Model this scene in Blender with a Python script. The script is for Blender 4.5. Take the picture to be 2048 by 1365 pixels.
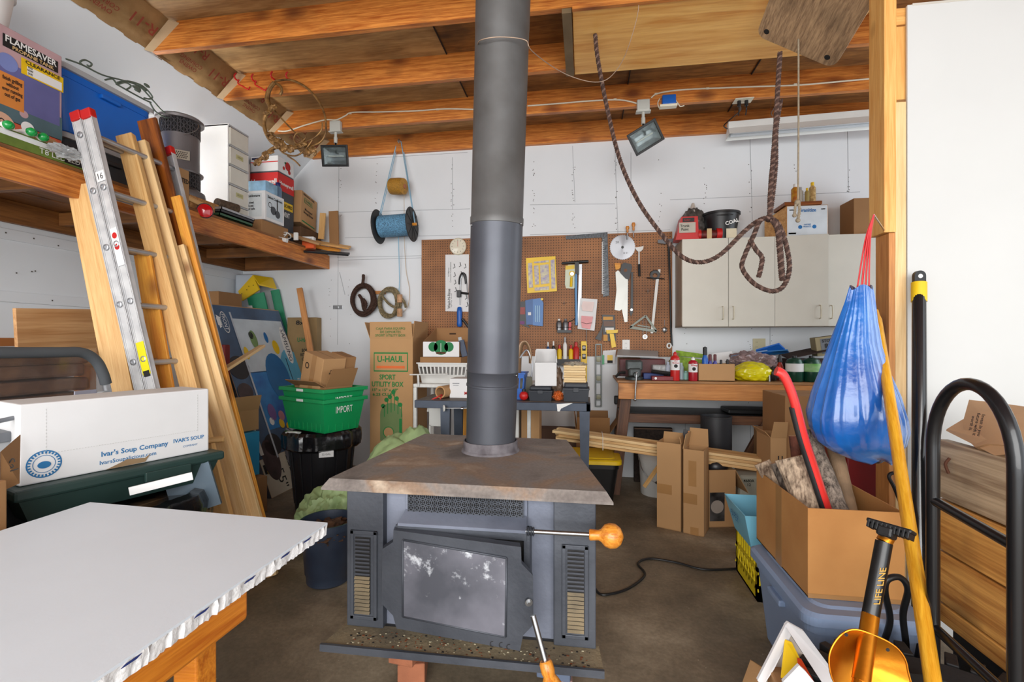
import bpy, bmesh, math, random
from mathutils import Vector, Matrix, noise, Euler
V = Vector
rnd = random.Random(7)
S = bpy.context.scene
for o in list(bpy.data.objects): bpy.data.objects.remove(o)
# ---------------------------------------------------------------- camera, daylight, exposure
YAW = math.radians(8.7); CA, SA = math.cos(YAW), math.sin(YAW); FPX = 950.0
CAM = V((0, 0, 1.3))
cd = bpy.data.cameras.new('camera'); cam = bpy.data.objects.new('camera', cd); S.collection.objects.link(cam)
cam.location = CAM; cam.rotation_euler = (math.pi/2, 0, YAW)
cd.sensor_width = 36; cd.lens = FPX/2048*36; cd.clip_start = .05; cd.clip_end = 60
S.camera = cam
w = bpy.data.worlds.new('world'); S.world = w; w.use_nodes = True
w.node_tree.nodes['Background'].inputs[0].default_value = (.92, .96, 1, 1)
w.node_tree.nodes['Background'].inputs[1].default_value = 1.35
def area(name, loc, rot, sx, sy, power, col=(1, 1, 1)):
    l = bpy.data.lights.new(name, 'AREA'); l.shape = 'RECTANGLE'; l.size = sx; l.size_y = sy; l.energy = power; l.color = col
    o = bpy.data.objects.new(name, l); S.collection.objects.link(o); o.location = loc; o.rotation_euler = rot; return o
# daylight through the open garage door behind the camera
area('garage_door_daylight', (-.3, -4.4, 2.3), (math.radians(79), 0, 0), 7.0, 4.0, 420, (1, .985, .96))
# unseen cool area lamp before the closed right wall, beyond the partition
area('right_side_area_lamp', (3.6, 3.3, 1.9), (0, math.radians(90), 0), 1.6, 1.8, 28, (.86, .93, 1))
S.view_settings.view_transform = 'Standard'; S.view_settings.look = 'None'
S.view_settings.gamma = 1; S.view_settings.use_curve_mapping = False; S.view_settings.exposure = .44
# ---------------------------------------------------------------- helpers
def ray(x, y):
    u = (x-1024)/FPX; v = (682.5-y)/FPX
    return V((CA*u-SA, CA+SA*u, v))
def PY(x, y, Y): d = ray(x, y); return CAM+d*(Y/d.y)
def PZ(x, y, z): d = ray(x, y); return CAM+d*((z-CAM.z)/d.z)
def PX(x, y, X): d = ray(x, y); return CAM+d*(X/d.x)
def PT(x, y, t): return CAM+ray(x, y)*t
def fr(o, x, z):
    x = V(x).normalized(); z = V(z); y = z.cross(x).normalized(); z = x.cross(y)
    m = Matrix((x, y, z)).transposed().to_4x4(); m.translation = V(o); return m
def RZ(o, deg=0): return Matrix.Translation(V(o)) @ Matrix.Rotation(math.radians(deg), 4, 'Z')
def lin(c): c = c/255; return c/12.92 if c <= .04045 else ((c+.055)/1.055)**2.4
def col(c): return (lin(c[0]), lin(c[1]), lin(c[2]), 1)
MC = {}
def nt(m): m.use_nodes = True; return m.node_tree.nodes, m.node_tree.links
def mt(name, c, rough=.55, metal=0, var=.12, scale=6, bump=0, bscale=40, c2=None, trans=0, alpha=1, emis=0, coat=0):
    """plain surface with a little procedural mottling between c and c2"""
    if name in MC: return MC[name]
    m = bpy.data.materials.new(name); N, L = nt(m); p = N['Principled BSDF']
    tc = N.new('ShaderNodeTexCoord'); nz = N.new('ShaderNodeTexNoise'); nz.inputs['Scale'].default_value = scale; nz.inputs['Detail'].default_value = 6
    L.new(tc.outputs['Object'], nz.inputs['Vector'])
    cr = N.new('ShaderNodeValToRGB'); cr.color_ramp.elements[0].position = .3; cr.color_ramp.elements[1].position = .7
    a = col(c); b = col(c2) if c2 else tuple(max(0, v*(1-var*1.6)) for v in a[:3])+(1,)
    cr.color_ramp.elements[0].color = b; cr.color_ramp.elements[1].color = a
    L.new(nz.outputs['Fac'], cr.inputs[0]); L.new(cr.outputs[0], p.inputs['Base Color'])
    p.inputs['Roughness'].default_value = rough; p.inputs['Metallic'].default_value = metal
    if coat: p.inputs['Coat Weight'].default_value = coat
    if trans: p.inputs['Transmission Weight'].default_value = trans
    if alpha < 1: p.inputs['Alpha'].default_value = alpha
    if emis: L.new(cr.outputs[0], p.inputs['Emission Color']); p.inputs['Emission Strength'].default_value = emis
    if bump:
        n2 = N.new('ShaderNodeTexNoise'); n2.inputs['Scale'].default_value = bscale; n2.inputs['Detail'].default_value = 8
        L.new(tc.outputs['Object'], n2.inputs['Vector']); bp = N.new('ShaderNodeBump'); bp.inputs['Strength'].default_value = bump; bp.inputs['Distance'].default_value = .01
        L.new(n2.outputs['Fac'], bp.inputs['Height']); L.new(bp.outputs[0], p.inputs['Normal'])
    MC[name] = m; return m
def wood(name, c1, c2, grain=22, knots=1.0, rough=.55, knotcol=(70, 38, 14), stretch=.05, dirt=0, axis=0):
    """sawn timber: grain along local X (axis=1: along local Y), knots, growth rings"""
    if name in MC: return MC[name]
    m = bpy.data.materials.new(name); N, L = nt(m); p = N['Principled BSDF']
    tc = N.new('ShaderNodeTexCoord'); mp = N.new('ShaderNodeMapping')
    oi = N.new('ShaderNodeObjectInfo'); ad = N.new('ShaderNodeVectorMath'); ad.operation = 'ADD'
    mu = N.new('ShaderNodeMath'); mu.operation = 'MULTIPLY'; mu.inputs[1].default_value = 17.0; L.new(oi.outputs['Random'], mu.inputs[0])
    L.new(tc.outputs['Object'], ad.inputs[0]); L.new(mu.outputs[0], ad.inputs[1]); L.new(ad.outputs[0], mp.inputs['Vector'])
    sc = [1, 1, 1]; sc[axis] = stretch; mp.inputs['Scale'].default_value = sc
    n1 = N.new('ShaderNodeTexNoise'); grain *= 2.6; n1.inputs['Scale'].default_value = grain; n1.inputs['Detail'].default_value = 8; n1.inputs['Distortion'].default_value = .8
    L.new(mp.outputs[0], n1.inputs['Vector'])
    n2 = N.new('ShaderNodeTexNoise'); n2.inputs['Scale'].default_value = grain*4; n2.inputs['Detail'].default_value = 3; L.new(mp.outputs[0], n2.inputs['Vector'])
    mx = N.new('ShaderNodeMath'); mx.operation = 'MULTIPLY_ADD'; L.new(n2.outputs['Fac'], mx.inputs[0]); mx.inputs[1].default_value = .55; L.new(n1.outputs['Fac'], mx.inputs[2])
    cr = N.new('ShaderNodeValToRGB'); cr.color_ramp.elements[0].position = .56; cr.color_ramp.elements[1].position = .96
    cr.color_ramp.elements[0].color = col(c2); cr.color_ramp.elements[1].color = col(c1); L.new(mx.outputs[0], cr.inputs[0])
    out = cr.outputs[0]
    if knots:
        mk = N.new('ShaderNodeMapping'); s2 = [2.6, 2.6, 2.6]; s2[axis] = 1.5; mk.inputs['Scale'].default_value = s2; L.new(ad.outputs[0], mk.inputs['Vector'])
        vo = N.new('ShaderNodeTexVoronoi'); vo.inputs['Scale'].default_value = 1.6; L.new(mk.outputs[0], vo.inputs['Vector'])
        kr = N.new('ShaderNodeValToRGB'); kr.color_ramp.elements[0].position = .05*knots; kr.color_ramp.elements[1].position = .17*knots
        kr.color_ramp.elements[0].color = (.85, .85, .85, 1); kr.color_ramp.elements[1].color = (0, 0, 0, 1); L.new(vo.outputs['Distance'], kr.inputs[0])
        mi = N.new('ShaderNodeMixRGB'); L.new(kr.outputs[0], mi.inputs[0]); L.new(out, mi.inputs[1]); mi.inputs[2].default_value = col(knotcol); out = mi.outputs[0]
    if dirt:
        dn = N.new('ShaderNodeTexNoise'); dn.inputs['Scale'].default_value = 3; dn.inputs['Detail'].default_value = 8; L.new(tc.outputs['Object'], dn.inputs['Vector'])
        dr = N.new('ShaderNodeValToRGB'); dr.color_ramp.elements[0].position = .48; dr.color_ramp.elements[1].position = .66; dr.color_ramp.elements[1].color = (dirt, dirt, dirt, 1)
        L.new(dn.outputs['Fac'], dr.inputs[0]); md = N.new('ShaderNodeMixRGB'); L.new(dr.outputs[0], md.inputs[0]); L.new(out, md.inputs[1]); md.inputs[2].default_value = col((60, 48, 36)); out = md.outputs[0]
    L.new(out, p.inputs['Base Color']); p.inputs['Roughness'].default_value = rough
    bp = N.new('ShaderNodeBump'); bp.inputs['Strength'].default_value = .15; bp.inputs['Distance'].default_value = .01; L.new(n2.outputs['Fac'], bp.inputs['Height']); L.new(bp.outputs[0], p.inputs['Normal'])
    MC[name] = m; return m
class B:
    """collects shapes into one mesh; every primitive goes through the frame M"""
    def __init__(s, M=None): s.bm = bmesh.new(); s.mats = []; s.M = M or Matrix()
    def mi(s, m):
        if m not in s.mats: s.mats.append(m)
        return s.mats.index(m)
    def _add(s, vs, fs, m, smooth=False, raw=False):
        M = Matrix() if raw else s.M
        bv = [s.bm.verts.new(M @ V(v)) for v in vs]; i = s.mi(m)
        for f in fs:
            try: fc = s.bm.faces.new([bv[k] for k in f]); fc.material_index = i; fc.smooth = smooth
            except ValueError: pass
        return s
    def box(s, lo, hi, m, bev=0, M=None):
        lo = V(lo); hi = V(hi); t = bmesh.new(); bmesh.ops.create_cube(t, size=1)
        d = hi-lo; c = (hi+lo)/2
        for v in t.verts: v.co = V((v.co.x*d.x, v.co.y*d.y, v.co.z*d.z))+c
        if bev: bmesh.ops.bevel(t, geom=t.edges[:]+t.verts[:], offset=min(bev, min(abs(d.x), abs(d.y), abs(d.z))*.45), segments=2, profile=.5, affect='EDGES')
        return s._merge(t, m, M)
    def _merge(s, t, m, M=None, smooth=None):
        MM = s.M @ M if M else s.M
        t.verts.index_update(); bv = [s.bm.verts.new(MM @ v.co) for v in t.verts]; i = s.mi(m)
        for f in t.faces:
            try: g = s.bm.faces.new([bv[v.index] for v in f.verts]); g.material_index = i; g.smooth = f.smooth if smooth is None else smooth
            except ValueError: pass
        t.free(); return s
    def cyl(s, p0, p1, r, m, r1=None, n=20, caps=True, smooth=True):
        p0 = V(p0); p1 = V(p1); r1 = r if r1 is None else r1; ax = (p1-p0).normalized()
        a = ax.cross(V((0, 0, 1))); a = a.normalized() if a.length > .01 else V((1, 0, 0)); b = ax.cross(a)
        vs = []
        for p, rr in ((p0, r), (p1, r1)):
            for k in range(n): th = 2*math.pi*k/n; vs.append(p+(a*math.cos(th)+b*math.sin(th))*rr)
        s._add(vs, [(k, (k+1) % n, n+(k+1) % n, n+k) for k in range(n)], m, smooth)
        if caps:
            s._add(vs[:n], [tuple(range(n))[::-1]], m); s._add(vs[n:], [tuple(range(n))], m)
        return s
    def tube(s, pts, r, m, n=8, closed=False, sub=0, r_end=None, flat=1.0):
        pts = [V(p) for p in pts]
        if sub: pts = smooth_path(pts, sub, closed)
        N = len(pts); rings = []; up = None
        for i, p in enumerate(pts):
            q0 = pts[(i-1) % N] if (closed or i) else p; q1 = pts[(i+1) % N] if (closed or i < N-1) else p
            tdir = (q1-q0).normalized()
            if up is None: up = tdir.orthogonal().normalized()
            up = (up-tdir*up.dot(tdir)).normalized(); sd = tdir.cross(up)
            rr = r if r_end is None else r+(r_end-r)*i/max(1, N-1)
            rings.append([p+(up*math.cos(2*math.pi*k/n)+sd*math.sin(2*math.pi*k/n)*flat)*rr for k in range(n)])
        vs = [v for rg in rings for v in rg]; fs = []
        for i in range(N if closed else N-1):
            j = (i+1) % N
            for k in range(n): fs.append((i*n+k, i*n+(k+1) % n, j*n+(k+1) % n, j*n+k))
        if not closed: fs += [tuple(range(n))[::-1], tuple(range((N-1)*n, N*n))]
        return s._add(vs, fs, m, True)
    def rope(s, pts, r, m, sub=6, pitch=.045, strands=3, m2=None):
        pts = resample(smooth_path([V(p) for p in pts], sub), pitch/6); up = None; lines = [[] for _ in range(strands)]; d = 0
        for i, p in enumerate(pts):
            t = (pts[min(i+1, len(pts)-1)]-pts[max(i-1, 0)]).normalized()
            if up is None: up = t.orthogonal().normalized()
            up = (up-t*up.dot(t)).normalized(); sd = t.cross(up)
            if i: d += (p-pts[i-1]).length
            for k in range(strands):
                th = 2*math.pi*(d/pitch+k/strands); lines[k].append(p+(up*math.cos(th)+sd*math.sin(th))*r*.5)
        for k, l in enumerate(lines): s.tube(l, r*.62, m2 if (m2 and k == 0) else m, n=5)
        return s
    def lathe(s, prof, m, c=(0, 0, 0), n=28, ax=None, sx=1, sy=1, cap0=True, cap1=False, smooth=True):
        vs = []; c = V(c); Q = V(ax).to_track_quat('Z', 'Y').to_matrix() if ax else Matrix.Identity(3)
        for (r, z) in prof:
            for k in range(n): th = 2*math.pi*k/n; vs.append(c+Q @ V((r*math.cos(th)*sx, r*math.sin(th)*sy, z)))
        fs = [(i*n+k, i*n+(k+1) % n, (i+1)*n+(k+1) % n, (i+1)*n+k) for i in range(len(prof)-1) for k in range(n)]
        if cap0: fs.append(tuple(range(n))[::-1])
        if cap1: fs.append(tuple(range((len(prof)-1)*n, len(prof)*n)))
        return s._add(vs, fs, m, smooth)
    def prism(s, poly, h, m, M=None, z0=0):
        """polygon in local XY, extruded along Z"""
        n = len(poly); vs = [(x, y, z0) for x, y in poly]+[(x, y, z0+h) for x, y in poly]
        if M: vs = [M @ V(v) for v in vs]
        return s._add(vs, [tuple(range(n))[::-1], tuple(range(n, 2*n))]+[(k, (k+1) % n, n+(k+1) % n, n+k) for k in range(n)], m)
    def slab(s, q, nrm, th, m):
        """four (or more) corner points and a thickness vector direction"""
        q = [V(p) for p in q]; d = V(nrm).normalized()*th; n = len(q); vs = q+[p+d for p in q]
        return s._add(vs, [tuple(range(n))[::-1], tuple(range(n, 2*n))]+[(k, (k+1) % n, n+(k+1) % n, n+k) for k in range(n)], m)
    def sph(s, c, r, m, sc=(1, 1, 1), n=16):
        t = bmesh.new(); bmesh.ops.create_uvsphere(t, u_segments=n, v_segments=max(6, n*2//3), radius=r)
        for v in t.verts: v.co = V((v.co.x*sc[0], v.co.y*sc[1], v.co.z*sc[2]))+V(c)
        return s._merge(t, m, smooth=True)
    def blob(s, c, rad, m, amp=.25, freq=4, seed=0, sub=4, zmin=None, ridged=False):
        t = bmesh.new(); bmesh.ops.create_icosphere(t, subdivisions=sub, radius=1)
        for v in t.verts:
            d = v.co.normalized(); p = d*freq*.5+V((seed*3.1, seed*1.7, seed))
            q = noise.noise(p)+.5*noise.noise(p*2.1)+.25*noise.noise(p*4.3)
            if ridged: q = .6-2.2*abs(noise.noise(p))-abs(noise.noise(p*2.3))
            k = 1+amp*q; v.co = V((d.x*rad[0]*k, d.y*rad[1]*k, d.z*rad[2]*k))+V(c)
            if zmin is not None and v.co.z < zmin: v.co.z = zmin
        return s._merge(t, m, smooth=True)
    def log(s, p0, p1, r, m, mend, seed=0, n=18, wedge=False, seg=14):
        p0 = V(p0); p1 = V(p1); ax = (p1-p0).normalized(); a = ax.orthogonal().normalized(); b = ax.cross(a); vs = []
        for i in range(seg+1):
            f = i/seg; c = p0.lerp(p1, f)
            for k in range(n):
                th = 2*math.pi*k/n; d = a*math.cos(th)+b*math.sin(th)
                rr = r
                if wedge: rr = r*min(1, .45/max(.2, abs(math.cos(th*.5+seed)))+.1)
                q = (c+d*r)*30; rr *= 1+.10*noise.noise(q*.35+V((seed, 0, 0)))+.07*noise.noise(q*1.2)
                vs.append(c+d*rr)
        s._add(vs, [(i*n+k, i*n+(k+1) % n, (i+1)*n+(k+1) % n, (i+1)*n+k) for i in range(seg) for k in range(n)], m, False)
        s._add(vs[:n], [tuple(range(n))[::-1]], mend); return s._add(vs[-n:], [tuple(range(n))], mend)
    def loft(s, secs, m, n=48, rip=0, rf=9, seed=0, cap=True, ramp=None):
        """secs: (centre, rx, ry); rippled skin, e.g. a hanging sack"""
        vs = []
        for i, (c, rx, ry) in enumerate(secs):
            for k in range(n):
                th = 2*math.pi*k/n
                q = noise.noise(V((math.cos(th)*rf*.3, math.sin(th)*rf*.3, i*.12+seed)))+.6*noise.noise(V((math.cos(th)*rf, math.sin(th)*rf, i*.1+seed)))
                kk = 1+rip*q*(ramp(i/(len(secs)-1)) if ramp else 1)
                vs.append(V(c)+V((rx*math.cos(th)*kk, ry*math.sin(th)*kk, 0)))
        fs = [(i*n+k, i*n+(k+1) % n, (i+1)*n+(k+1) % n, (i+1)*n+k) for i in range(len(secs)-1) for k in range(n)]
        if cap: fs += [tuple(range(n))[::-1], tuple(range((len(secs)-1)*n, len(secs)*n))]
        return s._add(vs, fs, m, True)
    def text(s, st, o, x, y, w, m, h=None, lift=.0012, bold=0, ls=1.0):
        """lettering centred on o, running along x, upright along y, w metres wide; lies in the face"""
        cu = bpy.data.curves.new('t', 'FONT'); cu.body = st; cu.align_x = 'CENTER'; cu.align_y = 'CENTER'; cu.offset = bold; cu.space_line = ls; cu.resolution_u = 2
        ob = bpy.data.objects.new('t', cu); me = bpy.data.meshes.new_from_object(ob)
        if len(me.vertices):
            xs = [v.co.x for v in me.vertices]; ys = [v.co.y for v in me.vertices]
            W = max(xs)-min(xs); H = max(ys)-min(ys); cx = (max(xs)+min(xs))/2; cy = (max(ys)+min(ys))/2
            kx = w/W; ky = kx if h is None else h/H
            x = V(x).normalized(); y = V(y).normalized(); z = x.cross(y)
            vs = [V(o)+x*((v.co.x-cx)*kx)+y*((v.co.y-cy)*ky)+z*lift for v in me.vertices]
            s._add(vs, [tuple(p.vertices) for p in me.polygons], m)
        bpy.data.meshes.remove(me); bpy.data.objects.remove(ob); bpy.data.curves.remove(cu); return s
    def decal(s, o, x, y, w, h, m, lift=.0008, th=.0006):
        x = V(x).normalized(); y = V(y).normalized(); z = x.cross(y); o = V(o)+z*lift
        q = [o-x*w/2-y*h/2, o+x*w/2-y*h/2, o+x*w/2+y*h/2, o-x*w/2+y*h/2]
        return s.slab(q, z, th, m)
    def disc(s, o, x, y, r, m, lift=.0008, n=24, sy=1, a0=0, a1=360):
        x = V(x).normalized(); y = V(y).normalized(); z = x.cross(y); o = V(o)+z*lift; full = (a1-a0) == 360
        q = [o+(x*math.cos(math.radians(a0+(a1-a0)*k/n))+y*math.sin(math.radians(a0+(a1-a0)*k/n))*sy)*r for k in range(n+(0 if full else 1))]
        return s.slab(q, z, .0005, m)
    def ring(s, o, x, y, r, w, m, lift=.0012, n=28, sy=1):
        x = V(x).normalized(); y = V(y).normalized(); z = x.cross(y); o = V(o)+z*lift; vs = []
        for rr in (r, r-w):
            for k in range(n): th = 2*math.pi*k/n; vs.append(o+(x*math.cos(th)+y*math.sin(th)*sy)*rr)
        return s._add(vs, [(k, (k+1) % n, n+(k+1) % n, n+k) for k in range(n)], m)
def smooth_path(p, sub, closed=False):
    out = []; n = len(p)
    for i in range(n if closed else n-1):
        if closed: a, b, c, d = p[(i-1) % n], p[i], p[(i+1) % n], p[(i+2) % n]
        else: a, b, c, d = p[max(0, i-1)], p[i], p[i+1], p[min(n-1, i+2)]
        for k in range(sub):
            t = k/sub; out.append(.5*((2*b)+(c-a)*t+(2*a-5*b+4*c-d)*t*t+(3*b-a-3*c+d)*t**3))
    if not closed: out.append(p[-1])
    return out
def resample(p, step):
    out = [p[0]]; acc = 0
    for i in range(1, len(p)):
        a, b = p[i-1], p[i]; L = (b-a).length
        while acc+L >= step and L > 1e-9:
            f = (step-acc)/L; a = a.lerp(b, f); out.append(a); L = (b-a).length; acc = 0
        acc += L
    return out
def link(b, name, parent=None, origin=None, M=None):
    """turn a builder into one mesh object; origin shifts world-built meshes, M keeps a local-built mesh under its own matrix"""
    me = bpy.data.meshes.new(name)
    if M is None and origin is not None:
        for v in b.bm.verts: v.co -= V(origin)
    bmesh.ops.recalc_face_normals(b.bm, faces=b.bm.faces[:])
    for e in b.bm.edges:
        if len(e.link_faces) == 2 and e.calc_face_angle(0) > .75: e.smooth = False
    b.bm.to_mesh(me); b.bm.free()
    for m in b.mats: me.materials.append(m)
    o = bpy.data.objects.new(name, me); S.collection.objects.link(o)
    if M is not None: o.matrix_world = M
    elif origin is not None and parent is None: o.location = origin
    if parent is not None: o.parent = parent
    return o
def struct(b, name, parent=None, M=None):
    o = link(b, name, parent, M=M)
    if parent is None: o['kind'] = 'structure'
    return o
def tag(o, label, cat, group=None):
    o['label'] = label; o['category'] = cat
    if group: o['group'] = group
    return o
def solo(b, name, label, cat, group=None, M=None):
    """a thing that is one mesh"""
    if M is None:
        co = [v.co for v in b.bm.verts]
        org = V(((min(c.x for c in co)+max(c.x for c in co))/2, (min(c.y for c in co)+max(c.y for c in co))/2, min(c.z for c in co)))
        o = link(b, name, origin=org)
    else: o = link(b, name, M=M)
    return tag(o, label, cat, group)
class T:
    """a thing with parts: an Empty at its base; parts are built in world coordinates, or local with M"""
    def __init__(s, name, label, cat, loc, group=None):
        s.e = bpy.data.objects.new(name, None); S.collection.objects.link(s.e); s.e.empty_display_size = .05
        s.loc = V(loc); s.e.location = s.loc; tag(s.e, label, cat, group)
    def part(s, name, b, parent=None, M=None, label=None):
        if M is None: o = link(b, name, parent or s.e, origin=s.loc)
        else:
            o = link(b, name, None, M=Matrix()); o.parent = parent or s.e
            base = Matrix.Translation(s.loc) if parent is None else parent_m(parent, s.loc)
            o.matrix_basis = base.inverted() @ M
        if label: o['label'] = label
        return o
def parent_m(p, loc): return Matrix.Translation(loc) @ p.matrix_basis
def plank(p0, p1, w, th, m, nrm, name=None, label=None, cat='board', group=None, thing=None, pname='board', bev=.003, b=None):
    """board from p0 to p1, w wide, th thick, its broad face turned to nrm; grain runs along it"""
    p0 = V(p0); p1 = V(p1); M = fr(p0, p1-p0, nrm); L = (p1-p0).length; b = b or B()
    b.box((0, -w/2, -th), (L, w/2, 0), m, bev)
    if thing: return thing.part(pname, b, M=M)
    return solo(b, name, label, cat, group, M=M)
X_, Y_, Z_ = V((1, 0, 0)), V((0, 1, 0)), V((0, 0, 1))
CARDC = {}
def faces(sx, sy, sz):
    return {'f': (V((0, -sy/2, sz/2)), X_, Z_, sx, sz), 'r': (V((sx/2, 0, sz/2)), Y_, Z_, sy, sz), 'b': (V((0, sy/2, sz/2)), -X_, Z_, sx, sz),
            'l': (V((-sx/2, 0, sz/2)), -Y_, Z_, sy, sz), 't': (V((0, 0, sz)), X_, Y_, sx, sy)}
def marks_on(b, F, marks):
    """marks: ('text', face, string, u, v, width, mat, [height]) | ('rect', face, u, v, w, h, mat) | ('disc', ...) in fractions of the face"""
    for mk in marks:
        o, x, y, w, h = F[mk[1]]
        if mk[0] == 'text': b.text(mk[2], o+x*(mk[3]-.5)*w+y*(mk[4]-.5)*h, x, y, mk[5]*w, mk[6], h=(mk[7]*h if len(mk) > 7 else None), lift=.005, bold=.024)
        elif mk[0] == 'rect': b.decal(o+x*(mk[2]-.5)*w+y*(mk[3]-.5)*h, x, y, mk[4]*w, mk[5]*h, mk[6], lift=mk[7] if len(mk) > 7 else .0008)
        elif mk[0] == 'disc': b.disc(o+x*(mk[2]-.5)*w+y*(mk[3]-.5)*h, x, y, mk[4]*w, mk[5], lift=.0015)
        elif mk[0] == 'ring': b.ring(o+x*(mk[2]-.5)*w+y*(mk[3]-.5)*h, x, y, mk[4]*w, mk[5]*w, mk[6], lift=.0026)
def carton(name, label, base, size, rz, m, open=False, flaps=None, tape=None, marks=(), group=None, M=None, cat='box', fl=.45, miny=None):
    """corrugated box; base = centre of its bottom. open: hollow with flaps (face, angle from vertical in degrees outward)"""
    sx, sy, sz = size; M = M or RZ(base, rz); t = T(name, label, cat, M.translation, group)
    F = faces(sx, sy, sz); b = B()
    if open:
        k = .004
        b.box((-sx/2, -sy/2, 0), (sx/2, sy/2, k), m)
        b.box((-sx/2, -sy/2, 0), (sx/2, -sy/2+k, sz), m).box((-sx/2, sy/2-k, 0), (sx/2, sy/2, sz), m)
        b.box((-sx/2, -sy/2+k, 0), (-sx/2+k, sy/2-k, sz), m).box((sx/2-k, -sy/2+k, 0), (sx/2, sy/2-k, sz), m)
    else:
        b.box((-sx/2, -sy/2, 0), (sx/2, sy/2, sz), m, .004)
        b.box((-sx/2+.003, -.0015, sz-.001), (sx/2-.003, .0015, sz+.0006), mt('box_seam', (92, 66, 40), .9))
    marks_on(b, F, marks); body = t.part('body', b, M=M)
    for (fc, ang) in (flaps or ()):
        o, x, y, w, h = F[fc]; n = x.cross(y); a = math.radians(ang); d = (Z_*math.cos(a)+n*math.sin(a))
        ln = (sy if fc in 'fb' else sx)*fl; c = o+y*(h/2); fb = B()
        q = [c-x*w/2, c+x*w/2, c+x*(w/2-.006)+d*ln, c-x*(w/2-.006)+d*ln]; fb.slab(q, x.cross(d), .004, m)
        t.part('flap', fb, M=M)
    if tape:
        tm = mt('packing_tape', (172, 128, 80), .25, var=.1)
        for (fc, u, v, wu, wv) in tape: tb = B(); o, x, y, w, h = F[fc]; tb.decal(o+x*(u-.5)*w+y*(v-.5)*h, x, y, wu*w, wv*h, tm, lift=.0006); t.part('tape', tb, M=M)
    return t
# common surfaces
CARD = mt('cardboard', (186, 144, 98), .85, var=.07, scale=3, bump=.05, bscale=120)
CARD2 = mt('cardboard_dark', (158, 116, 74), .85, var=.1, scale=3, bump=.05, bscale=120)
CARDW = mt('white_card', (226, 226, 226), .7, var=.03)
BLACK = mt('black_plastic', (26, 27, 29), .42, var=.2)
BLK = mt('black_ink', (24, 22, 22), .7, var=.05)
WHITE = mt('white_plastic', (228, 228, 224), .4, var=.04)
WINK = mt('white_ink', (235, 235, 232), .6, var=.02)
RED = mt('red_plastic', (196, 32, 30), .4, var=.1)
BLUE = mt('blue_plastic', (24, 96, 186), .38, var=.1)
YEL = mt('yellow_plastic', (238, 196, 24), .42, var=.08)
GRN = mt('green_plastic', (10, 150, 84), .38, var=.08)
STEEL = mt('bright_steel', (176, 178, 180), .3, 1, var=.15, scale=20)
ALU = mt('aluminium', (190, 192, 196), .42, .75, var=.15, scale=12, bump=.03)
GREY = mt('grey_plastic', (112, 116, 122), .5, var=.1)
GINK = mt('green_ink', (24, 120, 66), .7)
RINK = mt('red_ink', (190, 36, 34), .7)
BINK = mt('blue_ink', (24, 110, 176), .7)
PINE = wood('pine', (226, 184, 122), (204, 152, 88), 20, .8, knotcol=(120, 70, 30))
PINE2 = wood('pale_pine', (232, 200, 148), (214, 174, 118), 16, .9, knotcol=(130, 84, 42))
CEDAR = wood('yellow_cedar', (232, 166, 62), (206, 124, 30), 18, 1.3, knotcol=(110, 52, 10))
STAIN = wood('dark_stained_wood', (148, 80, 22), (84, 38, 8), 14, 1.6, rough=.35, knotcol=(28, 10, 4))
BEAM = wood('joist_fir', (226, 146, 66), (168, 86, 26), 26, 1.5, rough=.45, knotcol=(110, 52, 20), dirt=.25)
BEAMD = wood('old_beam', (150, 98, 48), (112, 68, 30), 16, .9, knotcol=(60, 32, 12), dirt=.4)
BENCHW = wood('bench_fir', (206, 142, 78), (176, 110, 52), 16, 1.2, knotcol=(110, 60, 24), dirt=.2)
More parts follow.
